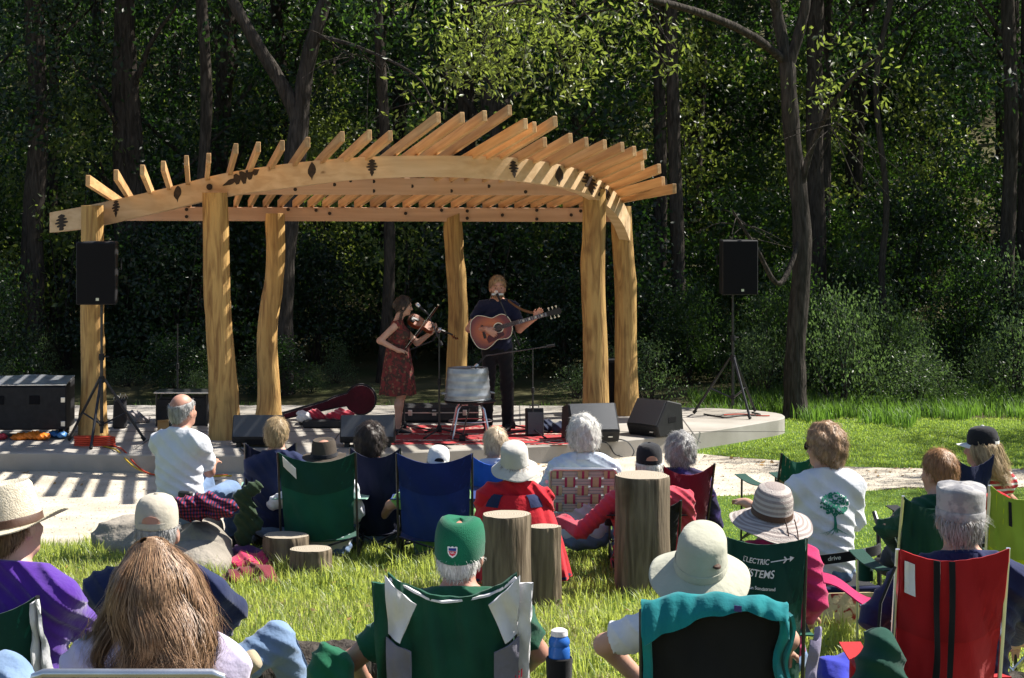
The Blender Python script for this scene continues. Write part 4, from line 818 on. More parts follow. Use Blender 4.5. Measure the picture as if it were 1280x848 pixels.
def web_chair(label, px, pyt, Yb, w, rz, sh, warp, weft, nw, nh, group='webbed lawn chairs'):
    X = XP(px, Yb); g = gz(X, Yb); zt = ZP(pyt, Yb) - g; yb = -.36; off = Matrix.Rotation(rz, 3, 'Z') @ Vector((0, yb, 0))
    root = thing('lawn_chair', label, 'chair', (X - off.x, Yb - off.y, g), rz, group); hw = w / 2
    P = lambda x, v, o=0: Vector((x, -.2 + (yb + .2) * v - o, sh + (zt - sh) * v))
    pts = [P(-hw, -.05), P(-hw, .93), P(-hw * .97, .985), P(-hw * .88, 1.0), P(hw * .88, 1.0), P(hw * .97, .985), P(hw, .93), P(hw, -.05)]
    MB().tube(pts, .0125, 10).build('back_frame', m_alu, root, True)
    sw = 2 * hw / nw * .82
    for i in range(nw):
        x = -hw + 2 * hw * (i + .5) / nw
        MB().sheet(lambda u, v: P(x + (u - .5) * sw, v * 1.0, .0045 * math.tanh(4 * sin(v * nh * pi + (i % 2) * pi)) + .004), 2, nh * 6, .0025).build('vertical_strap', warp[i % len(warp)], root)
    for j in range(nh):
        v0 = (j + .5) / nh; dv = .8 / nh
        MB().sheet(lambda u, v: P(-hw + 2 * hw * u, v0 + (v - .5) * dv, -.0045 * math.tanh(4 * sin(u * nw * pi + (j % 2) * pi)) + .004), nw * 6, 2, .0025).build('cross_strap', weft[j % len(weft)], root)
    for j in range(5): MB().sheet(lambda u, v: Vector((-hw + 2 * hw * u, -.18 + .09 * j + .07 * v, sh - .02 - .04 * sin(pi * u))), 8, 1, .003).build('seat_strap', weft[0], root)
    for sx in (-1, 1):
        MB().tube([(sx * (hw + .02), -.22, .012), (sx * (hw + .02), .27, sh), (sx * (hw + .02), .28, sh + .2), (sx * (hw + .02), -.2, sh + .2)], .0125, 10).build('side_frame', m_alu, root, True)
        MB().tube([(sx * (hw + .045), .28, .012), (sx * (hw + .045), -.24, sh + .06)], .0125, 10).build('leg', m_alu, root, True)
        MB().box((sx * (hw + .02), 0, sh + .22), (.045, .3, .02)).build('armrest', m_alu, root, bevel=.006)
    return dict(root=root)
C_ = {}
def fab(name, c): 
    if name not in C_: C_[name] = cloth(name, c, bump=.25, bsc=500, trans=.12)
    return C_[name]
GREEN = fab('green_canvas', (.012, .10, .065)); DGREEN = fab('dark_green_canvas', (.010, .06, .042)); NAVY = fab('navy_canvas', (.014, .02, .07)); DNAVY = fab('dark_navy_canvas', (.012, .015, .042)); BLUE = fab('blue_canvas', (.018, .045, .22)); BLUE2 = fab('dark_blue_canvas', (.014, .03, .15)); BRIGHT = fab('bright_blue_canvas', (.02, .10, .55)); BLACKC = fab('black_canvas', (.016, .016, .018)); MAROON = fab('maroon_canvas', (.16, .012, .03)); REDC = fab('red_canvas', (.52, .02, .025)); REDB = fab('deep_red_canvas', (.43, .016, .02)); LIME = fab('lime_canvas', (.50, .62, .02)); LIMED = fab('olive_lime_canvas', (.30, .42, .05)); MINT = fab('pale_green_canvas', (.25, .45, .36)); TAN = fab('tan_canvas', (.32, .25, .15))
# ---------------------------------------------------------------- things on the stage
def base(px, py, z=SH):                      # point of the stage floor under a pixel
    Y = (HC - z) * F / (py - HZ); return Vector((XP(px, Y), Y, z))
def tripod_speaker(px, py, box, Yb, label_s, label_b, yaw=0):
    b = base(px, py); r = thing('speaker_stand', label_s, 'speaker stand', b, yaw); zt = ZP(box[3], b.y) - SH
    MB().tube([(0, 0, .12), (0, 0, .95)], .019, 12).tube([(0, 0, .9), (0, 0, zt + .1)], .0155, 12).build('pole', m_dsteel, r, True)
    MB().lathe([(.0, .93), (.03, .93), (.034, .96), (.03, 1.0), (.0, 1.0)], 12).lathe([(0, .68), (.032, .68), (.036, .72), (.032, .75), (0, .75)], 12).lathe([(0, .2), (.03, .2), (.03, .25), (0, .25)], 12).build('collar', m_black, r, True)
    MB().tube([(.03, 0, .97), (.08, 0, .97)], .009, 8).build('knob', m_black, r, True)
    for k in range(3):
        a = k * 2 * pi / 3 + .5; c, s = cos(a), sin(a)
        l = MB().tube([(c * .03, s * .03, .72), (c * .48, s * .48, .035)], .016, 8).build('leg', m_dsteel, r, True)
        MB().tube([(c * .46, s * .46, .05), (c * .495, s * .495, .014)], .021, 8).build('rubber_foot', m_rubber, l, True)
        MB().tube([(c * .02, s * .02, .22), (c * .28, s * .28, .33)], .010, 6).build('brace', m_dsteel, r, True)
    w = (box[2] - box[0]) * b.y / F; h = (box[3] - box[1]) * b.y / F; X = XP((box[0] + box[2]) / 2, b.y)
    s_ = thing('loudspeaker', label_b, 'speaker', (X, b.y, ZP(box[3], b.y)), yaw * .4)
    d = .42; mb = MB(); o = [(-w / 2, -d / 2), (w / 2, -d / 2), (w * .36, d / 2), (-w * .36, d / 2)]
    mb.prism(o, lambda u, v, t: (u, v, t), h); mb.build('cabinet', m_black, s_, bevel=.012)
    MB().sheet(lambda u, v: Vector(((u - .5) * w * .93, -d / 2 - .008 - .012 * sin(pi * u), h * .02 + v * h * .95)), 10, 2, .008).build('grille', m_grille, s_, True)
    MB().box((w * .05, -d / 2 - .026, h * .09), (.035, .006, .03)).build('badge', m_steel, s_)
    for sx in (-1, 1): MB().tube([(sx * w * .47, 0, h * .55), (sx * (w * .47 + .025), .0, h * .55), (sx * (w * .47 + .025), .0, h * .72), (sx * w * .47, 0, h * .72)], .010, 6).build('handle', m_black, s_, True)
tripod_speaker(127, 555, (100, 302, 150, 380), 0, 'black tripod speaker stand at the left end of the stage', 'black loudspeaker raised in front of the leftmost log post')
tripod_speaker(916, 519, (897, 300, 943, 368), 0, 'black tripod speaker stand at the right end of the stage', 'black loudspeaker raised beside the tall forked tree', .35)
def wedge(px, py, w, h, d, yaw, label, face=m_mgrille, flip=False):
    b = base(px, py); r = thing('stage_monitor', label, 'monitor speaker', b, yaw, 'stage monitors along the front of the stage')
    prof = [(-d * .40, 0), (-d * .5, h * .30), (-d * .1, h), (d * .42, h * .86), (d * .5, 0)]
    MB().prism(prof, lambda u, v, t: (t - w / 2, u, v), w).build('cabinet', m_black, r, bevel=.012)
    a, c = Vector((0, -d * .5, h * .30)), Vector((0, -d * .1, h)); nn = Vector((0, -(c.z - a.z), c.y - a.y)).normalized()
    MB().sheet(lambda u, v: Vector(((u - .5) * w * .92, 0, 0)) + a.lerp(c, .04 + .92 * v) + nn * (.008 + .008 * sin(pi * u)), 8, 3, .008).build('grille', face, r, True)
    MB().box((w / 2 - .003, .02, h * .45), (.012, .14, .06)).build('handle_recess', m_grille, r)
    MB().box((w * .3, -d * .47, h * .14), (.05, .02, .014)).build('badge', m_steel, r); return r
# faces of these two point up stage: seen from behind and below, tilted back
def wedge_back(px, py, wpx, hpx, label, yaw=0):
    b = base(px, py); w = wpx * b.y / F; h = hpx * b.y / F; r = thing('stage_monitor', label, 'monitor speaker', b, yaw, 'stage monitors along the front of the stage')
    d = .34; prof = [(-d * .35, .05), (-d * .42, h * .32), (-d * .12, h), (d * .5, h * .42), (d * .45, .05)]
    MB().prism(prof, lambda u, v, t: (t - w / 2, u, v), w).build('cabinet', m_black, r, bevel=.012)
    a, c = Vector((0, -d * .42, h * .32)), Vector((0, -d * .12, h)); nn = Vector((0, -(c.z - a.z), c.y - a.y)).normalized()
    MB().sheet(lambda u, v: Vector(((u - .5) * w * .96, 0, 0)) + a.lerp(c, .03 + .94 * v) + nn * .008, 4, 3, .008).build('grille', m_mgrille, r)
    for sx in (-1, 1): MB().box((sx * w * .38, -.02, .025), (.05, .16, .05)).build('foot', m_rubber, r)
    MB().box((0, -d * .41, h * .17), (w * .5, .01, .05)).build('connector_panel', m_grille, r)
    return r
wedge_back(324, 558, 64, 40, 'dark blue grey stage monitor left of the blond head, at the stage edge')
wedge_back(460, 558, 68, 40, 'dark blue grey stage monitor behind the dark haired head, at the stage edge')
wedge(738, 550, .56, .42, .50, .22, 'wide light faced stage monitor leaning back in front of the log posts')
wedge(819, 543, .46, .41, .50, -.75, 'turned black stage monitor at the right corner of the stage')
# small amplifier, blanket, subwoofer
b = base(668, 545); r = thing('practice_amplifier', 'small upright black amplifier between the microphone stands', 'amplifier', b, .1)
MB().box((0, 0, .16), (.2, .17, .32), rot('X', -.12)).build('cabinet', m_black, r, bevel=.01); MB().box((0, -.105, .16), (.17, .012, .25), rot('X', -.12)).build('grille', m_mgrille, r); MB().tube([(-.05, 0, .325), (-.05, 0, .35), (.05, 0, .35), (.05, 0, .325)], .008, 6).build('handle', m_rubber, r)
b = base(688, 541); r = Sdf()
for k in range(9): r.ell((random.uniform(-.12, .12), random.uniform(-.1, .1), random.uniform(.02, .09)), (.09, .08, .05), None, .03)
o = r.mesh('crumpled_cloth', .012, cloth('blue_black_cloth', (.02, .028, .06)), None, folds(.012, 40, 3)); o.location = b; tag(o, 'crumpled dark blue cloth lying beside the small amplifier', 'cloth')
b = base(764, 516); r = thing('subwoofer', 'tall black speaker box standing between the two right log posts', 'speaker', b); MB().box((0, 0, .34), (.42, .4, .68)).build('cabinet', m_black, r, bevel=.012); MB().box((0, -.205, .34), (.38, .012, .62)).build('grille', m_grille, r)
# rug
m_rug = mat('patterned_red_rug', (.38, .04, .045), (.20, .10, .10), sc=9, st=(1, 3, 1), rough=.95, bump=.5, bsc=150, spec=.05, ramp=(.4, .5), dist=1.5)
m_rugb = mat('rug_border', (.42, .36, .30), (.28, .05, .05), sc=26, rough=.95, bump=.4, bsc=150, spec=.05, ramp=(.45, .55))
A, Bq = base(455, 548), base(712, 552); rg = thing('rug', 'red patterned rug under the two musicians', 'rug', (A.x / 2 + Bq.x / 2, 22.1, SH))
hw = (Bq.x - A.x) / 2
MB().sheet(lambda u, v: Vector(((u - .5) * 2 * hw, (v - .5) * 1.7, .006 + .003 * sin(9 * u) * sin(7 * v))), 30, 16, .006).build('pile', m_rug, rg, True)
for sy in (-1, 1): MB().box((0, sy * .86, .005), (2 * hw, .05, .006)).build('fringe', m_rugb, rg)
for k in range(3): MB().box((0, (-.55, 0, .55)[k], .0125), (2 * hw * .94, .09, .004)).build('stripe', m_rugb, rg)
# microphone stands
def mic_stand(label, px, py, top_y, boom=None, clip=None, group='microphone stands on the stage'):
    b = base(px, py); r = thing('microphone_stand', label, 'mic stand', b, random.uniform(0, 1), group); R = Matrix.Rotation(-r.rotation_euler.z, 3, 'Z'); zt = ZP(top_y, b.y) - SH
    MB().tube([(0, 0, .06), (0, 0, zt * .55)], .0115, 10).tube([(0, 0, zt * .5), (0, 0, zt)], .008, 10).build('pole', m_dsteel, r, True)
    MB().lathe([(0, .05), (.03, .05), (.035, .09), (.022, .13), (0, .13)], 12).build('hub', m_black, r, True); MB().lathe([(0, zt * .5), (.018, zt * .5), (.02, zt * .56), (0, zt * .57)], 10).build('clutch', m_black, r, True)
    for k in range(3):
        a = k * 2 * pi / 3; l = MB().tube([(cos(a) * .02, sin(a) * .02, .085), (cos(a) * .32, sin(a) * .32, .02)], .0095, 8).build('leg', m_dsteel, r, True); MB().tube([(cos(a) * .30, sin(a) * .30, .024), (cos(a) * .335, sin(a) * .335, .016)], .014, 8).build('rubber_foot', m_rubber, l, True)
    if boom:
        P = [R @ (W(q[0], q[1], b.y + (q[2] if len(q) > 2 else 0)) - b) for q in boom]
        MB().tube(P[:2], .0072, 8).build('boom_arm', m_dsteel if len(boom) < 3 else m_steel, r, True); MB().tube([P[0].lerp(P[1], -.02), P[0].lerp(P[1], .10)], .016, 8).build('counterweight', m_black, r, True)
        d = (P[1] - P[0]).normalized(); m0 = P[1]; dd = (R @ Vector(clip)).normalized() if clip else d
        m = MB().tube([m0, m0 + dd * .13], [.011, .016], 10).build('microphone', m_black, r, True); MB().tube([m0 + dd * .13, m0 + dd * .15, m0 + dd * .175, m0 + dd * .188], [.020, .026, .024, .01], 12).build('windscreen', m_steel, m, True)
    return r
mic_stand('mic stand with a crossing boom in front of the dress of the violinist', 505, 541, 442, [(486, 448, -.05), (541, 426, .0)], (.3, -.2, .5))
mic_stand('mic stand whose boom lifts a microphone to the violin', 549, 546, 418, [(552, 431, 0), (535, 393, .05)], (-.4, .1, .35))
mic_stand('straight mic stand with a pale boom up to the mouth of the singer', 641, 541, 428, [(649, 431, .0), (626, 378, -.05)], (-.1, .2, .2))
mic_stand('mic stand with a long low boom beside the small amplifier', 666, 546, 437, [(692, 432, 0), (607, 445, -.02)], (-.5, -.1, -.55))
b = base(221, 525); r = mic_stand('tall bare mic stand behind the white shirted man', 222, 518, 405, None)
# washtub on a stool
b = base(588, 548); r = thing('metal_stool', 'low black topped stool with bent chrome legs under the washtub', 'stool', b, .1)
zt = ZP(500, b.y) - SH; MB().lathe([(0, zt - .025), (.27, zt - .025), (.285, zt - .012), (.27, zt), (0, zt)], 28, None, lambda a, r_, z: (r_ * cos(a) * 1.05, r_ * sin(a) * .8, z)).build('seat', m_black, r, True)
for k in range(4):
    a = pi / 4 + k * pi / 2; c, s = cos(a), sin(a); MB().tube([(c * .05, s * .05, zt - .05), (c * .16, s * .15, zt - .045), (c * .21, s * .19, zt - .10), (c * .30, s * .25, .012)], .0105, 8).build('leg', m_steel, r, True)
MB().tube([(c_ * .25 * 1, s_ * .21, .2) for c_, s_ in [(cos(t), sin(t)) for t in np.linspace(0, 2 * pi, 17)]], .006, 6).build('ring', m_steel, r, True)
zb = SH + zt; tb = thing('washtub', 'galvanised metal washtub turned upside down on a stool', 'washtub', (b.x - .03, b.y, zb + .002), .2); ht = ZP(460, b.y) - zb
pr = [(.245, 0), (.252, .004), (.252, .014), (.243, .018)] + [(.243 - .028 * t + (.004 if abs((t * 4) % 1 - .5) < .12 else 0), .018 + (ht - .03) * t) for t in np.linspace(0, 1, 22)] + [(.213, ht), (.205, ht - .008), (.19, ht - .02), (.0, ht - .022)]
MB().lathe(pr, 44, None, lambda a, r_, z: (r_ * cos(a) * 1.08, r_ * sin(a) * .95, z)).build('tub', m_galv, tb, True, 50)
for sx in (-1, 1): MB().tube([(sx * .255, -.06, .08), (sx * .30, -.05, .075), (sx * .30, .05, .075), (sx * .255, .06, .08)], .007, 8).build('handle', m_galv, tb, True)
MB().box((.1, -.04, ht + .005), (.14, .03, .012), rot('Z', -.4)).build('clip', m_black, tb)
b2 = thing('pedal', 'small black pedal clamp hanging at the stool front', 'pedal', base(578, 552)); MB().box((0, 0, .03), (.07, .12, .05), rot('X', .2)).build('plate', m_black, b2, bevel=.006); MB().tube([(0, .05, .04), (.05, .06, .28), (.08, .05, .36)], .008, 8).build('rod', m_dsteel, b2, True)
# instrument cases
m_case = mat('black_case_vinyl', (.025, .025, .028), None, sc=30, rough=.6, bump=.4, bsc=250); m_velvet = cloth('wine_velvet', (.09, .006, .018), (.05, .004, .01), sheen=.6); m_velvet2 = cloth('red_velvet', (.42, .015, .04), (.28, .01, .03), sheen=.6)
b = base(548, 527); r = thing('guitar_case', 'long flat black instrument case lying behind the violinist', 'case', b, .03); MB().box((0, 0, .11), (.98, .32, .21)).build('shell', m_case, r, bevel=.03); MB().box((0, -.165, .125), (.99, .006, .012)).build('seam', m_steel, r)
for x in (-.34, -.05, .32): MB().box((x, -.17, .125), (.05, .016, .07)).build('latch', m_steel, r, bevel=.004)
MB().tube([(-.12, -.165, .14), (-.1, -.2, .14), (.02, -.2, .14), (.04, -.165, .14)], .010, 6).build('handle', m_case, r, True)
b = base(435, 530); r = thing('banjo_case', 'round headed banjo case lying open with dark wine lining', 'case', b)      # lid stands up behind
def banjo(g_, y0, m, nm, t):
    cx, cz = ZP(0, 1) * 0 + (450 - 435) * b.y / F, ZP(501, b.y) - SH; R_ = .185 + g_; pts = []
    for k in range(28): a = pi * .86 - k * (1.72 * pi) / 27; pts.append((cx + R_ * cos(a), cz + R_ * sin(a)))
    e = (352 - 435) * b.y / F; ze = ZP(520, b.y) - SH; pts += [(cx - .3, cz - .10 - g_), (e, ze - .055 - g_), (e - g_, ze + .02 + g_), (cx - .42, cz - .01 + g_), (cx - .33, cz + .035 + g_)]
    return MB().prism(pts, lambda u, v, d: (u, y0 + d, v), t).build(nm, m, r, bevel=0)
banjo(.008, .12, m_case, 'lid_shell', .05); banjo(-.012, .10, m_velvet, 'lining', .03)
MB().box((-.30, -.02, .05), (.55, .3, .10)).build('tray', m_case, r, bevel=.02)
b = base(412, 534); r = thing('violin_case', 'open violin case with red velvet lining near the banjo case', 'case', b, .05)
MB().box((0, 0, .05), (.62, .26, .10)).build('shell', m_case, r, bevel=.02); q = Sdf()
for k in range(12): q.ell((random.uniform(-.2, .26), random.uniform(-.06, .08), random.uniform(.11, .17)), (.08, .06, .045), None, .03)
q.mesh('velvet_cover', .012, m_velvet2, r, folds(.01, 38, 8)); q = Sdf()
for k in range(6): q.ell((random.uniform(-.36, -.22), random.uniform(-.08, .05), random.uniform(.11, .16)), (.07, .06, .04), None, .03)
q.mesh('white_cloth', .012, cloth('white_cotton', (.75, .75, .76)), r, folds(.008, 40, 5))
# stringed instruments
def body_outline(L, w1, ww, w2):             # half widths: lower bout, waist, upper bout; along x from 0 to L
    ts = np.linspace(0, 1, 25); ctrl = [(0, 0), (.03, .5), (.10, .82), (.26, 1.0), (.42, .86), (.58, ww / w1), (.70, w2 / w1 * .95), (.82, w2 / w1), (.93, w2 / w1 * .78), (.985, w2 / w1 * .42), (1, 0)]
    xs_ = np.linspace(0, 1, 40); ys_ = np.interp(xs_, [c[0] for c in ctrl], [c[1] for c in ctrl]); k = np.array([1, 2, 3, 2, 1]) / 9; e = ys_[0], ys_[-1]; ys_ = np.convolve(np.pad(ys_, 2, 'edge'), k, 'valid'); ys_[0], ys_[-1] = 0, 0
    up = [(x * L, y * w1) for x, y in zip(xs_, ys_)]; return up + [(x, -y) for x, y in up[-2:0:-1]]
def sunburst(name, c, e, sc):
    m = mat(name, c, e, rough=.25, bump=0, coat=.5); n = m.node_tree.nodes; l = m.node_tree.links; tc = n.new('ShaderNodeTexCoord'); mp = n.new('ShaderNodeMapping'); g = n.new('ShaderNodeTexGradient'); g.gradient_type = 'SPHERICAL'
    mp.vector_type = 'POINT'; mp.inputs['Location'].default_value = (-.22 * sc, 0, 0); mp.inputs['Scale'].default_value = (sc, sc * 1.15, .01); l.new(tc.outputs['Object'], mp.inputs[0]); l.new(mp.outputs[0], g.inputs[0]); r_ = n['Color Ramp'] if 'Color Ramp' in n else [q for q in n if q.type == 'VALTORGB'][0]
    r_.color_ramp.elements[0].position, r_.color_ramp.elements[1].position = .05, .6; l.new(g.outputs['Fac'], r_.inputs[0]); return m
m_burst = sunburst('sunburst_varnish', (.50, .11, .015), (.12, .008, .005), 4.3); m_side = mat('mahogany', (.16, .035, .015), (.10, .02, .01), sc=6, st=(1, 8, 8), rough=.3, bump=.05, coat=.4); m_ebony = mat('ebony', (.02, .015, .012), None, rough=.4, bump=.05); m_ivory = mat('ivory_binding', (.72, .66, .5), None, rough=.4, bump=0); m_vio = mat('violin_varnish', (.30, .085, .02), (.18, .04, .01), sc=7, st=(1, 6, 6), rough=.25, bump=.05, coat=.5); m_hairw = mat('bow_hair', (.7, .66, .56), None, rough=.6, bump=0)
def frame(root, p0, p1, nrm):                # local frame: x along p0->p1, z = face normal
    x = (Vector(p1) - Vector(p0)).normalized(); n_ = Vector(nrm); n_ = (n_ - x * n_.dot(x)).normalized(); M = Matrix((x, n_.cross(x), n_)).transposed().to_4x4(); M.translation = Vector(p0); root.matrix_basis = M
def guitar(p0, p1, nrm):
    r = thing('acoustic_guitar', 'sunburst acoustic guitar with dark pickguard held by the singer', 'guitar'); frame(r, p0, p1, nrm); L = .50; o = body_outline(L, .205, .125, .148)
    MB().prism(o, lambda u, v, d: (u, v, -.10 + d), .095).build('body', m_side, r); MB().prism(o, lambda u, v, d: (u, v, -.0045 + d), .004).build('soundboard', m_burst, r)
    n = len(o); mb = MB(); mb.tube([(u, v, 0) for u, v in o] + [(o[0][0], o[0][1], 0)], .004, 6); mb.build('binding', m_ivory, r, True)
    MB().lathe([(0, .001), (.050, .001), (.050, .0025), (0, .0025)], 24, Matrix.Translation((.335, 0, 0))).build('sound_hole', m_ebony, r); MB().lathe([(.052, .0012), (.06, .0022), (.062, .001)], 24, Matrix.Translation((.335, 0, 0))).build('rosette', m_ivory, r, True)
    MB().prism([(.20, -.055), (.27, -.06), (.33, -.056), (.38, -.058), (.38, -.10), (.31, -.12), (.24, -.135), (.18, -.14), (.17, -.09)], lambda u, v, d: (u, v, .0005 + d), .003).build('pickguard', mat('tortoise_pickguard', (.10, .012, .012), (.05, .006, .006), rough=.2, bump=0), r)
    MB().box((.155, 0, .005), (.03, .16, .012)).build('bridge', m_ebony, r, bevel=.003)
    nk = MB().box((.69, 0, -.012), (.46, .046, .028)).box((.58, 0, .004), (.46 , .044, .006)).build('neck', m_ebony, r, bevel=.003)
    for k in range(14): MB().box((.80 - .0 + .105 - .029 * k * (1 - .012 * k) , 0, .0085), (.0025, .043, .003)).build('fret', m_steel, r)
    for k in range(4): MB().box((.86 - .075 * k, 0, .0082), (.02, .024, .0016)).build('inlay', m_ivory, r)
    MB().prism([(.915, -.026), (1.08, -.038), (1.095, 0), (1.08, .038), (.915, .026)], lambda u, v, d: (u, v, -.02 + d), .016).build('headstock', m_ebony, r)
    for k in range(3):
        for sy in (-1, 1): MB().tube([(.955 + .045 * k, sy * .03, -.012), (.955 + .045 * k, sy * .052, -.012)], .004, 6).tube([(.955 + .045 * k, sy * .052, -.012), (.955 + .045 * k, sy * .07, -.012)], .010, 8).build('tuning_peg', m_ivory, r, True)
    mb = MB()
    for k in range(6): mb.tube([(.155, -.026 + .0104 * k, .012), (.92, -.018 + .0072 * k, .010)], .0009, 4)
    mb.build('strings', m_steel, r); return r
def violin(p0, p1, nrm):
    r = thing('violin', 'brown varnished violin under the chin of the woman', 'violin'); frame(r, p0, p1, nrm); L = .355; o = body_outline(L, .103, .056, .083)
    MB().prism(o, lambda u, v, d: (u, v, -.04 + d), .036).build('ribs', m_side, r); MB().prism(o, lambda u, v, d: (u, v * 1.03, -.003 + d), .006).build('top_plate', m_vio, r); MB().prism(o, lambda u, v, d: (u, v * 1.03, -.045 + d), .005).build('back_plate', m_vio, r)
    MB().box((.43, 0, .012), (.27, .025, .012)).box((.40, 0, .0), (.16, .024, .02)).build('fingerboard', m_ebony, r, bevel=.003); MB().prism([(.03, -.012), (.13, -.02), (.13, .02), (.03, .012)], lambda u, v, d: (u, v, .012 + d), .006).build('tailpiece', m_ebony, r); MB().box((.19, 0, .016), (.006, .042, .03)).build('bridge', m_ivory, r)
    for sy in (-1, 1): MB().prism([(.165, sy * .028), (.19, sy * .036), (.225, sy * .03), (.228, sy * .026), (.19, sy * .031), (.168, sy * .024)], lambda u, v, d: (u, v, .0032 + d), .001).build('sound_hole', m_ebony, r)
    MB().tube([(.55, 0, .0), (.60, 0, -.012), (.625, 0, -.02), (.635, 0, -.008), (.625, 0, .0), (.618, 0, -.008)], [.011, .010, .012, .011, .009, .006], 8).build('scroll', m_vio, r, True)
    for k in range(4): MB().tube([(.56 + .017 * k, -.032 * (1 if k % 2 else -1), -.004), (.56 + .017 * k, .014 * (1 if k % 2 else -1), -.004)], [.007, .003], 6).build('peg', m_ebony, r, True)
    MB().lathe([(0, 0), (.035, 0), (.04, .006), (.03, .012), (0, .008)], 12, Matrix.Translation((.045, -.05, .012))).build('chin_rest', m_ebony, r, True); return r
def bow(p0, p1, nrm):
    r = thing('violin_bow', 'slim violin bow in the right hand of the woman', 'bow'); frame(r, p0, p1, nrm); MB().tube([(0, 0, 0), (.35, 0, -.008), (.70, 0, 0), (.73, 0, .004)], [.0055, .005, .0038, .003], 8).build('stick', m_side, r, True); MB().box((.355, 0, .02), (.66, .008, .0018)).build('bow_hair', m_hairw, r); MB().box((.05, 0, .010), (.05, .012, .02)).build('frog', m_ebony, r); MB().box((.725, 0, .010), (.014, .01, .022)).build('tip', m_ivory, r); return r
# ---- the musicians
def stand_person(label, px, Y, rz, J, build, name='person'):
    root = thing('person', label, 'person', (XP(px, Y), Y, SH), rz); build(root); return root
V = lambda *a: Vector(a)
m_shirtN = cloth('navy_tshirt', (.014, .016, .04)); m_pantsB = cloth('black_trousers', (.012, .012, .014)); m_beard = hairmat('ginger_beard', (.27, .15, .08), (.16, .085, .045))
m_dress = mat('floral_dress', (.17, .035, .035), (.055, .036, .03), sc=17, rough=.85, bump=.3, bsc=300, spec=.1, ramp=(.42, .58), dist=1.2, bd=.002)
nd = m_dress.node_tree; vv = nd.nodes.new('ShaderNodeTexVoronoi'); vv.inputs['Scale'].default_value = 19; rp = nd.nodes.new('ShaderNodeValToRGB'); rp.color_ramp.elements[0].position = .22; rp.color_ramp.elements[1].position = .34; rp.color_ramp.elements[0].color = (.20, .12, .075, 1); rp.color_ramp.elements[1].color = (0, 0, 0, 1)
mxn = nd.nodes.new('ShaderNodeMixRGB'); mxn.blend_type = 'LIGHTEN'; mxn.inputs[0].default_value = .75; tcn = [q for q in nd.nodes if q.type == 'TEX_COORD'][0]; nd.links.new(tcn.outputs['Object'], vv.inputs['Vector']); nd.links.new(vv.outputs['Distance'], rp.inputs[0])
bs = nd.nodes['Principled BSDF']; src = bs.inputs['Base Color'].links[0].from_socket; nd.links.new(src, mxn.inputs[1]); nd.links.new(rp.outputs[0], mxn.inputs[2]); nd.links.new(mxn.outputs[0], bs.inputs['Base Color'])
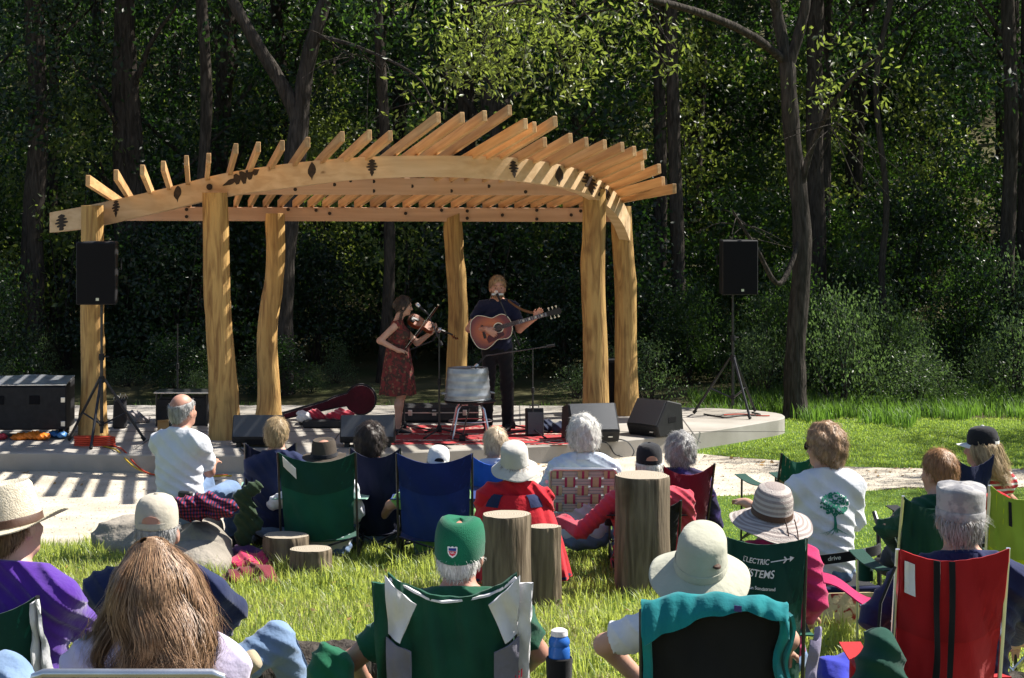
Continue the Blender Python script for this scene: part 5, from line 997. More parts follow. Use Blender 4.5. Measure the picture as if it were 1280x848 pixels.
def build_guitarist(root):
    H = Matrix.Translation((.0, .02, 1.675)) @ Matrix.Rotation(.12, 4, 'Z') @ Matrix.Rotation(-.06, 4, 'X'); sk = Sdf(); cl = Sdf(); pn = Sdf()
    for S_, g in ((sk, 0), (cl, .016)):
        S_.ell((0, 0, .98), (.165 + g, .115 + g, .12 + g), None, .05); S_.ell((0, 0, 1.14), (.150 + g, .108 + g, .17 + g), None, .05); S_.ell((0, 0, 1.30), (.172 + g, .115 + g, .19 + g), None, .05)
        for sx in (-1, 1): S_.cap((sx * .06, 0, 1.475), (sx * .175, 0, 1.445), .062 + g, .058 + g, .04); S_.cap((0, -.01, 1.52), (sx * .13, -.01, 1.475), .045 + g * .6, .045 + g, .04)
    head_prims(sk, H, 1.1); sk.cap((0, -.005, 1.48), H @ V(0, -.02, -.06), .062, .058, .03)
    R_, L_ = (V(.19, 0, 1.44), V(.335, .03, 1.19), V(.13, .315, 1.21)), (V(-.19, 0, 1.44), V(-.255, .10, 1.19), V(-.435, .255, 1.335))
    for (S0, E, Wr), sx, d in ((R_, 1, V(-.8, .1, -.45)), (L_, -1, V(-.55, .1, .75))):
        sk.cap(S0, E, .052, .041, .03); sk.cap(E, Wr, .042, .028, .015); hand(sk, Wr, d, V(0, 1, .2) if sx > 0 else V(0, -1, 0), 1.0, side=sx, curl=.55); cl.cap(S0, S0 + (E - S0) * .62, .070, .070, .035, True)
    for sx in (-1, 1):
        K, A = V(sx * .11, .03, .50), V(sx * .12, 0, .09); sk.cap((sx * .09, 0, .92), K, .08, .055, .03); sk.cap(K, A, .054, .038, .02); pn.cap((sx * .09, 0, .92), K, .095, .073, .04); pn.cap(K, V(sx * .12, 0, .05), .073, .066, .03, True); sk.cap(A + V(0, -.02, -.04), A + V(0, .14, -.06), .035, .03, .02)
        s_ = Sdf(); s_.cap(A + V(0, -.03, -.045), A + V(0, .17, -.055), .047, .038, .02); s_.half((0, 0, -1), (0, 0, .004)); s_.mesh('shoe', .012, BLK, root)
    pn.ell((0, 0, .95), (.178, .13, .11), None, .05); pn.half((0, 0, 1), (0, 0, 1.02)); cl.half((0, 0, -1), (0, 0, .93)); cl.half((0, -.3, 1), (0, -.01, 1.535))
    sk.mesh('body', .0085, SKIN2, root); cl.mesh('shirt', .012, m_shirtN, root, folds(.006, 34, 4)); pn.mesh('trousers', .013, m_pantsB, root, folds(.006, 30, 9))
    hair('short', H, 1.1, hairmat('sandy_hair', (.34, .22, .12), (.18, .11, .06)), root, 3); T = lambda p: H @ (V(*p) * 1.1)
    bd_ = Sdf(); R3 = np.array(H.to_3x3()); bd_.ell(T((0, .042, -.083)), (.054, .052, .042), R3); bd_.cap(T((-.066, .01, -.03)), T((-.045, .045, -.08)), .014, .018, .02); bd_.cap(T((.066, .01, -.03)), T((.045, .045, -.08)), .014, .018, .02); bd_.cap(T((-.025, .090, -.050)), T((.025, .090, -.050)), .008, .008, .01); bd_.ell(T((0, .098, -.066)), (.018, .02, .008), R3, .006, True)
    bd_.mesh('beard', .007, m_beard, root, hairnoise(.002, 150, 2))
    for sx in (-1, 1): MB().lathe([(0, -.0065), (.0055, -.004), (.0075, 0), (.0055, .004), (0, .0065)], 10, Matrix.Translation(T((sx * .031, .084, .004)))).build('eye', EYE, root, True); MB().tube([T((sx * .014, .093, .026)), T((sx * .032, .091, .031)), T((sx * .05, .079, .025))], .004, 6).build('eyebrow', m_beard, root, True)
gx, gy = 622, 22.55
gp = stand_person('bearded man in navy shirt playing a guitar and singing on stage', gx, gy, pi, None, build_guitarist); gw = lambda p: gp.matrix_basis @ Vector(p)
bpy.context.view_layer.update()
MM = Matrix.Translation(gp.location) @ Matrix.Rotation(pi, 4, 'Z')
guitar(MM @ V(.31, .245, 1.13), MM @ V(-.46, .29, 1.35), (0, -1, .12))
r = thing('harmonica_holder', 'neck rack holding a harmonica at the mouth of the singer', 'harmonica rack', MM @ V(0, 0, 1.45), pi); MB().tube([(.10, -.03, .08), (.105, .04, .07), (.09, .13, .09), (.07, .165, .15)], .004, 6).tube([(-.10, -.03, .08), (-.105, .04, .07), (-.09, .13, .09), (-.07, .165, .15)], .004, 6).build('wire', m_steel, r, True); MB().box((0, .165, .155), (.14, .024, .026)).build('harmonica', m_steel, r, bevel=.004)
bt = thing('guitar_strap', 'brown strap running from the shoulder of the singer to the guitar neck', 'strap', MM @ V(0, 0, 1.3), pi); MB().sheet(lambda u, v: V(-.12 - .36 * u, .05 + .22 * u, .215 - .14 * u - .04 * sin(pi * u) + .03 * v), 10, 1, .003).build('band', mat('leather', (.16, .07, .03), None, rough=.6), bt, True)
def build_violinist(root):
    H = Matrix.Translation((-.01, .045, 1.475)) @ Matrix.Rotation(.12, 4, 'Z') @ Matrix.Rotation(-.12, 4, 'X') @ Matrix.Rotation(.08, 4, 'Y'); sk = Sdf(); cl = Sdf(); s = .92
    for S_, g in ((sk, -.008), (cl, .014)):
        S_.ell((0, -.01, .86), (.155 + g, .125 + g, .12 + g), None, .05); S_.ell((0, -.03, 1.0), (.118 + g, .095 + g, .14 + g), None, .05); S_.ell((0, -.03, 1.14), (.140 + g, .102 + g, .15 + g), None, .05); S_.ell((.0, .05, 1.14), (.11 + g, .06 + g, .065 + g), None, .04)
        for sx in (-1, 1): S_.cap((sx * .04, -.03, 1.29), (sx * .13, -.03, 1.262), .046 + g, .045 + g * .8, .04)
    head_prims(sk, H, s); sk.cap((0, -.03, 1.28), H @ V(0, -.02, -.06), .050, .047, .03)
    RA, LA = (V(.15, -.05, 1.255), V(.24, -.23, 1.09), V(.21, -.02, .975)), (V(-.15, -.02, 1.255), V(-.15, .20, 1.03), V(-.09, .36, 1.155))
    for (S0, E, Wr), sx, d, up in ((RA, 1, V(-.1, .9, -.1), V(0, 0, 1)), (LA, -1, V(.1, .55, .55), V(0, .5, -.6))):
        sk.cap(S0, E, .042, .035, .03); sk.cap(E, Wr, .036, .024, .015); hand(sk, Wr, d, up, .88, side=-sx, curl=.6)
    for sx in (-1, 1):
        K, A = V(sx * .085, .02, .46), V(sx * .085, -.02, .09); sk.cap((sx * .08, -.01, .82), K, .08, .052, .03); sk.cap(K, K.lerp(A, .35) + V(0, -.018, 0), .050, .050, .03); sk.cap(K.lerp(A, .35) + V(0, -.018, 0), A, .050, .032, .03); sk.cap(A + V(0, -.02, -.045), A + V(0, .13, -.065), .032, .024, .02)
        s_ = Sdf(); s_.cap(A + V(0, -.03, -.05), A + V(0, .15, -.065), .036, .030, .02); s_.half((0, 0, -1), (0, 0, .004)); s_.half((0, .35, 1), A + V(0, .05, -.035)); s_.mesh('shoe', .010, BLK, root)
    sk.half((0, 0, -1), (0, 0, .012)); cl.half((0, 0, -1), (0, 0, .80)); cl.half((0, -.25, 1), (0, -.03, 1.315)); sk.mesh('body', .0085, SKIN, root)
    cl.mesh('dress_top', .0105, m_dress, root, folds(.003, 40, 6))
    def skirt(a, r, z):
        t = (1.0 - z) / .55; fl = 1 + .06 * max(0, t) * sin(9 * a + 1) + .03 * max(0, t) * sin(17 * a); return ((.150 + .068 * t ** .8) * cos(a) * fl * r, (.132 + .075 * t ** .8) * sin(a) * fl * r - .025, z + .008 * sin(5 * a) * t)
    zs = list(np.linspace(1.0, .45, 16)); MB().lathe([(1, z) for z in zs] + [(.97, z) for z in zs[::-1]], 64, None, skirt).build('dress_skirt', m_dress, root, True, 70)
    MB().lathe([(1.03, .96), (1.03, 1.0)], 40, None, skirt).build('waistband', m_dress, root, True)
    hair('short', H, s, H_DARK, root, 5); T = lambda p: H @ V(*p)
    q = Sdf(); q.ell(T((0, -.09, .0)), (.05, .045, .055)); q.cap(T((.05, .02, .085)), T((-.05, .02, .085)), .028, .028, .03); q.cap(T((.06, .04, .05)), T((.072, .0, -.04)), .018, .014, .02)
    for k in range(7): q.ell(T((.074, -.02 - .004 * k, -.06 - .037 * k)), (.021 - .001 * k, .021 - .001 * k, .025), None, .006)
    q.mesh('braid', .007, H_DARK, root, hairnoise(.002, 120, 3))
    for sx in (-1, 1): MB().lathe([(0, -.006), (.005, -.004), (.007, 0), (.005, .004), (0, .006)], 10, Matrix.Translation(T((sx * .029, .077, .004)))).build('eye', EYE, root, True); MB().tube([T((sx * .014, .086, .024)), T((sx * .032, .084, .029)), T((sx * .05, .073, .024))], .003, 6).build('eyebrow', H_DARK, root, True)
vp = stand_person('woman in a reddish floral dress playing a violin on stage', 500, 22.3, -pi / 2 + .05, None, build_violinist)
MV = Matrix.Translation(vp.location) @ Matrix.Rotation(-pi / 2 + .05, 4, 'Z')
violin(MV @ V(-.03, .10, 1.345), MV @ V(-.08, .45, 1.19), MV.to_3x3() @ V(.55, .25, .8)); bow(MV @ V(.20, .04, .935), MV @ V(.02, .34, 1.33), MV.to_3x3() @ V(-.3, -.5, .3))
# left side equipment
b = base(40, 545); b.x = XP(36, b.y); r = thing('flight_case', 'large black equipment case on castors at the left end of the stage', 'case', b, .05); w, h = .95, .55
MB().prism([(-.28, .10), (.28, .10), (.28, .10 + h), (-.28, .10 + h * .9)], lambda u, v, t: (t - w / 2, u, v), w).build('body', m_black, r, bevel=.015)
MB().sheet(lambda u, v: V((u - .5) * w * 1.0, -.28 + .56 * v, .115 + h * (.9 + .1 * v) + .02 * sin(9 * u) * sin(4 * v) * .5), 14, 6, .012).build('silver_cover', mat('crumpled_foil', (.75, .77, .8), (.5, .53, .6), sc=9, rough=.3, bump=.8, bsc=12, metal=.8, bd=.03), r, True)
for x in (-.28, .12): MB().box((x, -.285, .10 + h * .62), (.12, .012, .10)).build('handle', m_grille, r, bevel=.004)
for x in (-.44, .44):
    for z in (.17, .44): MB().box((x, -.288, z), (.05, .014, .06)).build('latch', m_steel, r, bevel=.004)
for x in (-.4, .4):
    for y in (-.2, .2): MB().lathe([(0, -.02), (.045, -.02), (.05, 0), (.045, .02), (0, .02)], 14, Matrix.Translation((x, y, .05)) @ Matrix.Rotation(pi / 2, 4, 'Y')).build('castor', m_rubber, r, True); 
for k, (px, c, lab, dy) in enumerate(((38, (.8, .20, .02), 'orange tarpaulin roll stuffed under the black equipment case', 0), (76, (.05, .17, .4), 'crumpled blue plastic bag beside the castors of the case', .1), (6, (.45, .04, .06), 'dark red bundle at the left foot of the case', -.02))):
    q = Sdf()
    for j in range(8 if k == 0 else 5): q.ell((random.uniform(-.22, .22) * (1 if k == 0 else .35), random.uniform(-.08, .08), random.uniform(.02, .055)), (.10 if k == 0 else .06, .07, .035), None, .02)
    o = q.mesh('tarpaulin_roll' if k == 0 else 'plastic_bag', .011, mat('tarp_%d' % k, c, None, rough=.4, bump=.4, bsc=30), None, folds(.008, 45, k)); o.location = (XP(px, b.y - .08), b.y - .32 + dy, SH); tag(o, lab, 'bag')
b = base(225, 531); r = thing('keyboard_table', 'low dark folding table with pale edge behind the white shirted man', 'table', b); zt = .40
MB().box((.05, 0, zt), (.66, .4, .02)).build('tabletop', m_steel, r, bevel=.004)
for sx in (-1, 1):
    for sy in (-1, 1): MB().tube([(.05 + sx * .3, sy * .17, 0), (.05 + sx * .3, sy * .17, zt)], .012, 6).build('leg', m_dsteel, r)
for x, w_, h_, px in ((-.14, .24, .32, 0), (.2, .28, .34, 0)):
    q = thing('equipment_box', 'black equipment box under the pale edged table, on the %s' % ('post side' if x > 0 else 'speaker stand side'), 'box', b + V(x, .02, 0), .05); MB().box((0, 0, h_ / 2), (w_, .28, h_)).build('body', m_case, q, bevel=.012); MB().box((0, -.145, h_ * .7), (w_ * .5, .01, .03)).build('handle', m_rubber, q)
q = thing('cardboard_box', 'small brown cardboard box by the ear of the white shirted man', 'box', base(204, 540), .2); MB().box((0, 0, .065), (.13, .12, .13)).build('carton', mat('cardboard', (.45, .28, .12), None, rough=.9), q); MB().sheet(lambda u, v: V(-.06 + .12 * u, -.06 - .05 * v, .13 + .02 * v), 2, 2, .003).build('flap', mat('cardboard_light', (.5, .33, .16), None, rough=.9), q)
q = thing('equipment_bag', 'dark bag with silver clips behind the left speaker stand', 'bag', base(150, 535), .1); MB().box((0, 0, .17), (.16, .2, .34), None, .85).build('body', m_case, q, bevel=.02)
for k in range(5): MB().tube([(-.07 + .03 * k, -.02, .34), (-.05 + .03 * k, -.03, .38 + .03 * random.random()), (-.03 + .03 * k, .0, .35)], .006, 6).build('clip', m_steel, q, True)
q = Sdf()
for j in range(6): q.ell((random.uniform(-.12, .12), random.uniform(-.05, .05), random.uniform(.03, .11)), (.09, .06, .05), None, .02)
o = q.mesh('grey_cloth_bundle', .012, cloth('grey_cloth', (.34, .31, .31)), None, folds(.012, 38, 2)); o.location = base(168, 529) + V(0, 0, 0); tag(o, 'pale grey cloth bundle on the stage floor beside the dark bag', 'cloth')
# cables
def cable(label, pts, r, m, cat='cable'):
    P = [Vector(p) for p in pts]; Q = []
    for i in range(len(P) - 1):
        p0, p1, p2, p3 = P[max(i - 1, 0)], P[i], P[i + 1], P[min(i + 2, len(P) - 1)]
        for k in range(6): t = k / 6; Q.append(.5 * (2 * p1 + (p2 - p0) * t + (2 * p0 - 5 * p1 + 4 * p2 - p3) * t * t + (3 * p1 - p0 - 3 * p2 + p3) * t ** 3))
    Q.append(P[-1]); o = MB().tube(Q, r, 6).shift(P[0]).build('cable', m, None, True); o.location = P[0]; return tag(o, label, cat)
def fl(px, py, dz=.012): return base(px, py) + V(0, 0, dz)
cc = base(118, 559); cable('coiled orange red cable on the floor by the left speaker stand', [cc + V(.22 * cos(t) * (1 + .05 * sin(3 * t)), .10 * sin(t), .012 + .0035 * t) for t in np.linspace(0, 31, 120)], .009, m_red)
edge = lambda px, py: V(XP(px, 20.42), 20.42, ZP(py, 20.42))
cable('yellow cable running from the coil over the stage edge to the ground', [fl(128, 559), fl(140, 562), fl(148, 566), V(XP(165, 20.36), 20.36, .10), V(XP(185, 20.28), 20.28, .03), V(XP(215, 20.1), 20.1, .02), V(XP(290, 20.15), 20.15, .02)], .009, m_yel)
cable('red cable beside the yellow one over the stage edge', [fl(132, 557), fl(148, 561), fl(156, 566), V(XP(172, 20.36), 20.36, .09), V(XP(190, 20.22), 20.22, .025), V(XP(230, 20.15), 20.15, .02), V(XP(285, 20.2), 20.2, .02)], .009, m_red)
cable('black cable snaking across the stage behind the dark haired head', [fl(470, 556), fl(520, 554), fl(560, 557), fl(600, 554), fl(640, 557), fl(700, 553)], .008, m_rubber)
cable('black cable from the small amplifier to the wide monitor', [fl(655, 549), fl(690, 556), fl(720, 553), fl(742, 556)], .008, m_rubber)
ec = lambda px, py: V(XP(px, 21.3 + (px - 690) * .004), 21.22 + (px - 690) * .0042, max(.02, ZP(py, 21.25)))
cable('black cable hanging over the stage edge under the wide monitor', [fl(752, 553), fl(758, 555), ec(762, 562), ec(768, 572), ec(778, 582)], .008, m_rubber)
cable('pale grey cable hanging in a loop over the stage edge', [fl(770, 550), fl(780, 552), ec(786, 560), ec(792, 570), ec(790, 580)], .007, m_mgrille)
cable('second black cable looping down the stage face', [fl(742, 555), fl(746, 557), ec(748, 564), ec(752, 574), ec(762, 580)], .007, m_rubber)
cable('black cable at the foot of the right speaker stand', [fl(880, 519), fl(905, 523), fl(925, 521), fl(950, 520), fl(940, 517)], .010, m_rubber)
cable('red cable by the right speaker stand at the stage corner', [fl(905, 520), fl(930, 519), fl(950, 521), fl(962, 521)], .008, m_red)
cable('black cable trailing from the singer to the stool', [fl(560, 549), fl(600, 552), fl(625, 547), fl(660, 549)], .007, m_rubber)
cable('grey cable hanging over the edge near the blond head', [fl(300, 562), fl(306, 568), V(XP(308, 20.3), 20.3, .12), V(XP(318, 20.26), 20.26, .04), V(XP(330, 20.2), 20.2, .02)], .008, m_rubber)
# ---------------------------------------------------------------- audience
TW = cloth('white_tshirt', (.66, .67, .71), (.61, .62, .66)); PURPLE = cloth('purple_fleece', (.075, .018, .26), (.06, .012, .20), sheen=.4); LAV = cloth('lavender_tshirt', (.56, .50, .66), (.50, .45, .60)); NAVYJ = cloth('navy_jacket', (.018, .027, .078), (.012, .018, .055)); REDJ = cloth('red_jacket', (.52, .018, .03), (.42, .012, .022)); PBLUE = cloth('pale_blue_shirt', (.50, .56, .65), (.45, .51, .60)); ROSE = cloth('rose_red_shirt', (.50, .055, .085), (.40, .04, .065)); MAG = cloth('magenta_knit', (.50, .03, .13), (.36, .02, .09), bump=.8, bsc=180); GREENJ = cloth('dark_green_jacket', (.012, .065, .036), (.008, .045, .026)); GREENT = cloth('green_polo', (.012, .085, .045), (.01, .065, .036)); NAVYS = cloth('navy_sweatshirt', (.013, .018, .066), (.009, .013, .048)); LGREEN = cloth('light_green_shirt', (.20, .42, .13)); PURPN = mat('purple_pattern_shirt', (.06, .04, .16), (.02, .015, .05), sc=14, rough=.9, bump=.3, ramp=(.45, .55))
STRIPE = mat('red_white_stripes', (.72, .66, .66), (.52, .03, .05), wave='Z', sc=9, rough=.9, bump=.2, det=0, ramp=(.62, .7)); OFFW = cloth('off_white_hat', (.68, .64, .55), (.60, .56, .48)); SAGE = cloth('sage_hat', (.42, .415, .33), (.36, .355, .28)); STONEH = cloth('stone_cap', (.46, .42, .34), (.40, .36, .29)); WHITEC = cloth('white_cap', (.76, .75, .72)); BLACKF = cloth('black_felt', (.018, .018, .022)); BROWNF = mat('brown_felt', (.075, .058, .045), (.05, .04, .03), sc=10, rough=.95, bump=.3, bsc=200); STRAW = mat('straw', (.60, .53, .41), (.48, .42, .31), sc=60, rough=.8, bump=.5, bsc=180); CAMO = mat('grey_camo', (.33, .32, .32), (.22, .215, .23), sc=22, rough=.9, bump=.3, ramp=(.45, .55)); GKNIT = cloth('green_knit', (.008, .13, .065), (.006, .10, .05), bump=.9, bsc=260); GREYB = cloth('grey_hat_stone', (.50, .48, .44))
SUNH = mat('striped_sun_hat', (.44, .39, .36), (.28, .235, .22), wave='Z', sc=13, rough=.95, bump=.6, bsc=200, det=0, ramp=(.3, .7)); SUNB = mat('striped_sun_brim', (.44, .39, .36), (.28, .235, .22), wave='Z', sc=15, rough=.95, bump=.6, bsc=200, det=0, ramp=(.3, .7))
for n_ in SUNB.node_tree.nodes:
    if n_.type == 'TEX_WAVE': n_.wave_type = 'RINGS'; n_.rings_direction = 'Z'; BROWNL = mat('brown_leather', (.08, .04, .025), None, rough=.6); GREYJ = cloth('grey_panel', (.20, .19, .24)); WHITEP = cloth('white_panel', (.74, .72, .74)); TEAL = cloth('teal_jacket', (.010, .20, .21), (.008, .14, .16)); REDT = mat('red_lettering', (.6, .02, .05), None, rough=.7, bump=0); WHITET = mat('white_lettering', (.8, .8, .78), None, rough=.7, bump=0); GTREE = mat('green_print', (.02, .20, .13), (.015, .15, .10), rough=.8, bump=0)
# -- far row
p = person('balding man in white T-shirt and jeans sitting on a boulder', 229, 492, 13.2, rz=-.45, s=.97, skin=SKIN2, hr=('ring', H_GREY), shirt=TW, sleeve='short', lean=-.04, hd=(-.25, .1, 0), armR=[(262, 590, .12), (266, 578, .42)], armL=[(214, 590, .15), (250, 582, .40)], legs=[[(255, 605, .42), (262, 668, .5)], [(288, 612, .35), (292, 670, .42)]], belly=.03)
o = MB().box((.15, -.12, .60 - 0), (.10, .05, .14)).build('belt_pouch', BLK, p['root'], bevel=.01); o.location = (0, -.01, p['sh'] - .44)
person('person with blond hair and dark navy jacket in a navy chair', 346, 522, 13.4, s=.93, lean=.25, skin=SKIN, hr=('short', H_BLOND), shirt=NAVYJ, rz=.1, hd=(-.2, .1, 0), armL=[(312, 610, .1), (330, 622, .3)], armR=[(368, 620, .1), (350, 625, .3)])
camp_chair('dark navy camp chair of the blond haired person', 338, 556, 13.35, 62, .1, .22, DNAVY, None, m_dsteel, arm=MINT)
person('person in dark brown fedora and white shirt in the green chair', 406, 547, 13.1, s=.93, extra=.012, lean=.36, skin=SKIN2, hr=('short', H_DARK), shirt=TW, hat=('fedora', BROWNF, BLACKF), hd=(-.25, .1, 0), armL=[(345, 628, .15), (335, 636, .4)], armR=[(448, 640, .15), (440, 655, .4)])
c = camp_chair('green camp chair with a white tag on its back', 396, 568, 12.85, 97, 0, .22, GREEN, DGREEN, m_dsteel, arm=MINT)
MB().sheet(lambda u, v: c['bk'](.06 + .17 * u, .86 + .13 * v - .09 * u) + Vector((0, -.016, 0)), 4, 4, .002).build('paper_tag', WHITEP, c['root'], True)
person('dark brown haired man with his back to us behind the cup holder', 463, 531, 13.5, s=.95, lean=.3, skin=SKIN2, hr=('perm', H_DARK), shirt=NAVYJ, armR=[(500, 635, .1), (480, 650, .3)])
camp_chair('dark navy camp chair between the green chair and the blue one', 469, 562, 13.3, 62, 0, .22, DNAVY, None, m_dsteel)
person('person in white baseball cap and green shirt sunk in the blue chair', 547, 555, 13.1, s=.9, extra=.03, lean=.42, skin=SKIN, hr=('crop', H_GREY), shirt=LGREEN, sleeve='short', hat=('cap', WHITEC, WHITEC, BLACKF), hd=(.1, .12, .1), armL=[(488, 632, .1), (478, 648, .35)])
camp_chair('wide blue camp chair of the person in the white cap', 543, 569, 12.85, 94, 0, .22, BLUE, BLUE2, m_dsteel)
person('old person with short pale blond hair in a bright blue chair', 620, 534, 13.7, s=.92, lean=.3, skin=SKIN, hr=('short', hairmat('pale_blond_hair', (.58, .47, .33), (.34, .26, .17))), shirt=PBLUE, hd=(-.35, .12, 0))
camp_chair('bright blue camp chair half hidden by the red jacket', 618, 571, 13.5, 58, .1, .22, BRIGHT, None, m_dsteel)
p = person('woman in white bucket hat and red jacket with navy shoulder patches', 643, 552, 12.0, s=.95, extra=.012, bw=1.08, lean=.22, skin=SKIN, hr=('short', H_BROWN), shirt=REDJ, fa=.010, hat=('bucket', GREYB, GREYB), hd=(.2, .28, -.1), armL=[(604, 665, .1), (620, 690, .3)], armR=[(680, 668, .1), (670, 690, .3)], legs=None)
zS, zB = p['Sh'].z - .02, .12
def drape(u, v):
    t = (u - .5) * 3.5; k = v ** .8; fl = 1 + .05 * k * sin(11 * t + 1) + .03 * k * sin(19 * t)
    return Vector(((.15 + .19 * v ** .55) * sin(t) * fl, p['Sh'].y + .02 - (.14 + .09 * k) * cos(t) * fl - .015 * sin(pi * v), zS + .035 + (zB - zS - .035) * v))
MB().sheet(drape, 48, 20, .01).build('jacket_back', REDJ, p['root'], True, 80)
for sx in (-1, 1): MB().sheet(lambda u, v: drape(.5 + sx * (.14 + .14 * u), .0 + .14 * v) + Vector((0, -.009, .002)), 5, 5, .004).build('shoulder_patch', NAVYJ, p['root'], True)
MB().sheet(lambda u, v: drape(u, .955 + .03 * v) + Vector((0, -.007, 0)), 48, 1, .004).build('hem_stripe', NAVYJ, p['root'], True)
LOGSEAT = []
def stump(label, px, pt, Y, wpx, tilt=0, h=None):
    X = XP(px, Y); g = gz(X, Y); w = wpx * Y / F / 2; hh = ZP(pt, Y) - g; r = thing('log_stump', label, 'stump', (X, Y, g), random.uniform(0, 6)); ph = random.uniform(0, 6); crk = random.uniform(3.6, 5.4) - r.rotation_euler.z
    def fn(a, q, z):
        e = w * q * (1 + .05 * sin(2 * a + ph) + .03 * sin(3 * a + 2 * ph) + .018 * sin(7 * a) + .05 * (1 - z / hh) ** 2 - .05 * math.exp(-(sin((a - crk) / 2) / .045) ** 2) * (q > .9) + .012 * sin(5 * z / hh * 2 + 3 * a)); return (e * cos(a), e * sin(a), z + tilt * e * cos(a) * (z > hh * .9))
    zz = np.linspace(-.05, hh - .012, 14); MB().lathe([(1, z) for z in zz] + [(.975, hh)], 48, None, fn).build('side', m_stump, r, True, 70); MB().lathe([(.975, hh + .001), (.6, hh + .003), (.2, hh + .002), (.01, hh + .002)], 48, None, fn).build('sawn_top', m_stumptop, r, True)
stump('tallest log stump standing behind the black and red chair', 803, 594, 11.9, 66, .04); stump('tall split log stump right of the green knit cap', 633, 643, 10.6, 62); stump('lower log stump right beside the tall split one', 681, 658, 11.45, 38); stump('short wide log stump in front of the green chair', 357, 669, 12.75, 56); stump('lowest small log stump beside the short wide one', 389, 686, 12.5, 50)
r0 = thing('boulder', 'grey boulder the white shirted man sits on', 'boulder', (XP(250, 13.0), 13.15, gz(0, 13))); 
def rock(label, px, pt, Y, wpx, dpt, seed, top=None):
    X = XP(px, Y); g = gz(X, Y); w = wpx * Y / F / 2; h = (top if top else ZP(pt, Y)) - g; S_ = Sdf(); S_.ell((0, 0, h * .35), (w, dpt, h * .65)); rr = random.Random(seed)
    for k in range(5): S_.ell((rr.uniform(-.5, .5) * w, rr.uniform(-.4, .4) * dpt, h * rr.uniform(.2, .5)), (w * .5, dpt * .6, h * .4), None, .06)
    S_.half((0, 0, 1), (0, 0, h)); o = S_.mesh('boulder', .02, m_stone, None, folds(.012, 9, seed)); o.location = (X, Y, g); return tag(o, label, 'boulder', 'boulders at the lawn edge')
bpy.data.objects.remove(r0)
rock('grey boulder under the white shirted man', 236, 622, 13.25, 90, .30, 3, top=gz(0, 13.25) + .40); rock('long flat boulder left of the beige cap', 180, 645, 13.6, 130, .3, 5); rock('rounded pale boulder in front of the plaid jacket', 254, 652, 12.8, 72, .25, 8); rock('low flat pale rock lying in the grass right of the beige cap', 246, 676, 12.6, 92, .25, 12)
PLAID = mat('plaid_flannel', (.30, .03, .06), (.02, .03, .11), sc=16, rough=.95, bump=.3, wave='X', det=0, ramp=(.4, .6)); add_plaid = PLAID.node_tree; w2 = add_plaid.nodes.new('ShaderNodeTexWave'); w2.bands_direction = 'Z'; w2.inputs['Scale'].default_value = 13; mxp = add_plaid.nodes.new('ShaderNodeMixRGB'); mxp.blend_type = 'MULTIPLY'; mxp.inputs[0].default_value = .75
tcp = [n_ for n_ in add_plaid.nodes if n_.type == 'TEX_COORD'][0]; add_plaid.links.new(tcp.outputs['Object'], w2.inputs['Vector']); bs_ = add_plaid.nodes['Principled BSDF'].inputs['Base Color']; add_plaid.links.new(bs_.links[0].from_socket, mxp.inputs[1]); add_plaid.links.new(w2.outputs['Fac'], mxp.inputs[2]); add_plaid.links.new(mxp.outputs[0], bs_)
q = Sdf()
for k in range(10): q.ell((random.uniform(-.17, .17), random.uniform(-.1, .1), random.uniform(0, .16)), (.10, .09, .045), None, .04)
o = q.mesh('plaid_jacket', .013, PLAID, None, folds(.014, 30, 4)); o.location = (XP(258, 12.75), 12.72, ZP(648, 12.75)); tag(o, 'red and navy plaid jacket thrown over the boulder', 'jacket')
for k, (px, py, Y, c, lab) in enumerate(((312, 655, 13.0, (.12, .05, .16), 'purple patterned bag on the grass left of the green chair'), (312, 674, 12.7, (.5, .03, .10), 'pink red blanket on the grass below the purple bag'), (318, 690, 12.2, (.15, .02, .03), 'dark red bundle in the grass beside the short stump'))):
    q = Sdf()
    for j in range(7): q.ell((random.uniform(-.14, .14), random.uniform(-.08, .08), random.uniform(0, .06)), (.09, .08, .05), None, .03)
    o = q.mesh(('bag', 'blanket', 'bundle')[k], .013, cloth('bundle_%d' % k, c), None, folds(.012, 36, k + 9)); o.location = (XP(px, Y), Y, max(gz(0, Y), ZP(py + 8, Y))); o.location.z = gz(0, Y) + .03; tag(o, lab, 'bag' if k == 0 else 'blanket')
q = Sdf(); 
for j in range(8): q.ell((random.uniform(-.05, .05), 0, -.06 - .05 * j), (.06, .035, .05), None, .04)
o = q.mesh('draped_jacket', .013, cloth('olive_jacket', (.035, .06, .03)), None, folds(.012, 36, 22)); o.location = (XP(312, 13.1), 13.02, ZP(598, 13.1)); tag(o, 'olive green jacket hanging from the arm of the navy chair', 'jacket')
# -- middle row
person('white haired person in pale blue shirt in the woven lawn chair', 729, 522, 13.1, s=.97, bw=1.08, lean=.15, skin=SKIN2, hr=('perm', H_WHITE), shirt=PBLUE, collar=PBLUE, armL=[(676, 622, .05), (690, 640, .3)], armR=[(772, 620, .1), (765, 630, .3)])
wm = [cloth('magenta_web', (.42, .03, .12)), cloth('lime_web', (.36, .45, .05)), cloth('navy_web', (.10, .14, .24))]; ww_ = [cloth('grey_green_web', (.34, .42, .40)), cloth('pale_web', (.50, .55, .51))]
wv = mat('striped_green_web', (.40, .47, .44), (.16, .24, .25), wave='Z', sc=14, det=0, rough=.9, bump=.2, ramp=(.02, .16)); wvs = mat('lime_magenta_web', (.40, .45, .27), (.30, .05, .13), wave='X', sc=5.5, det=0, rough=.9, bump=.2, ramp=(.12, .26)); lc = web_chair('woven lawn chair with magenta and green plaid webbing', 729, 587, 12.85, 82 * 12.85 / F, 0, .36, [wvs], [wv], 5, 5)
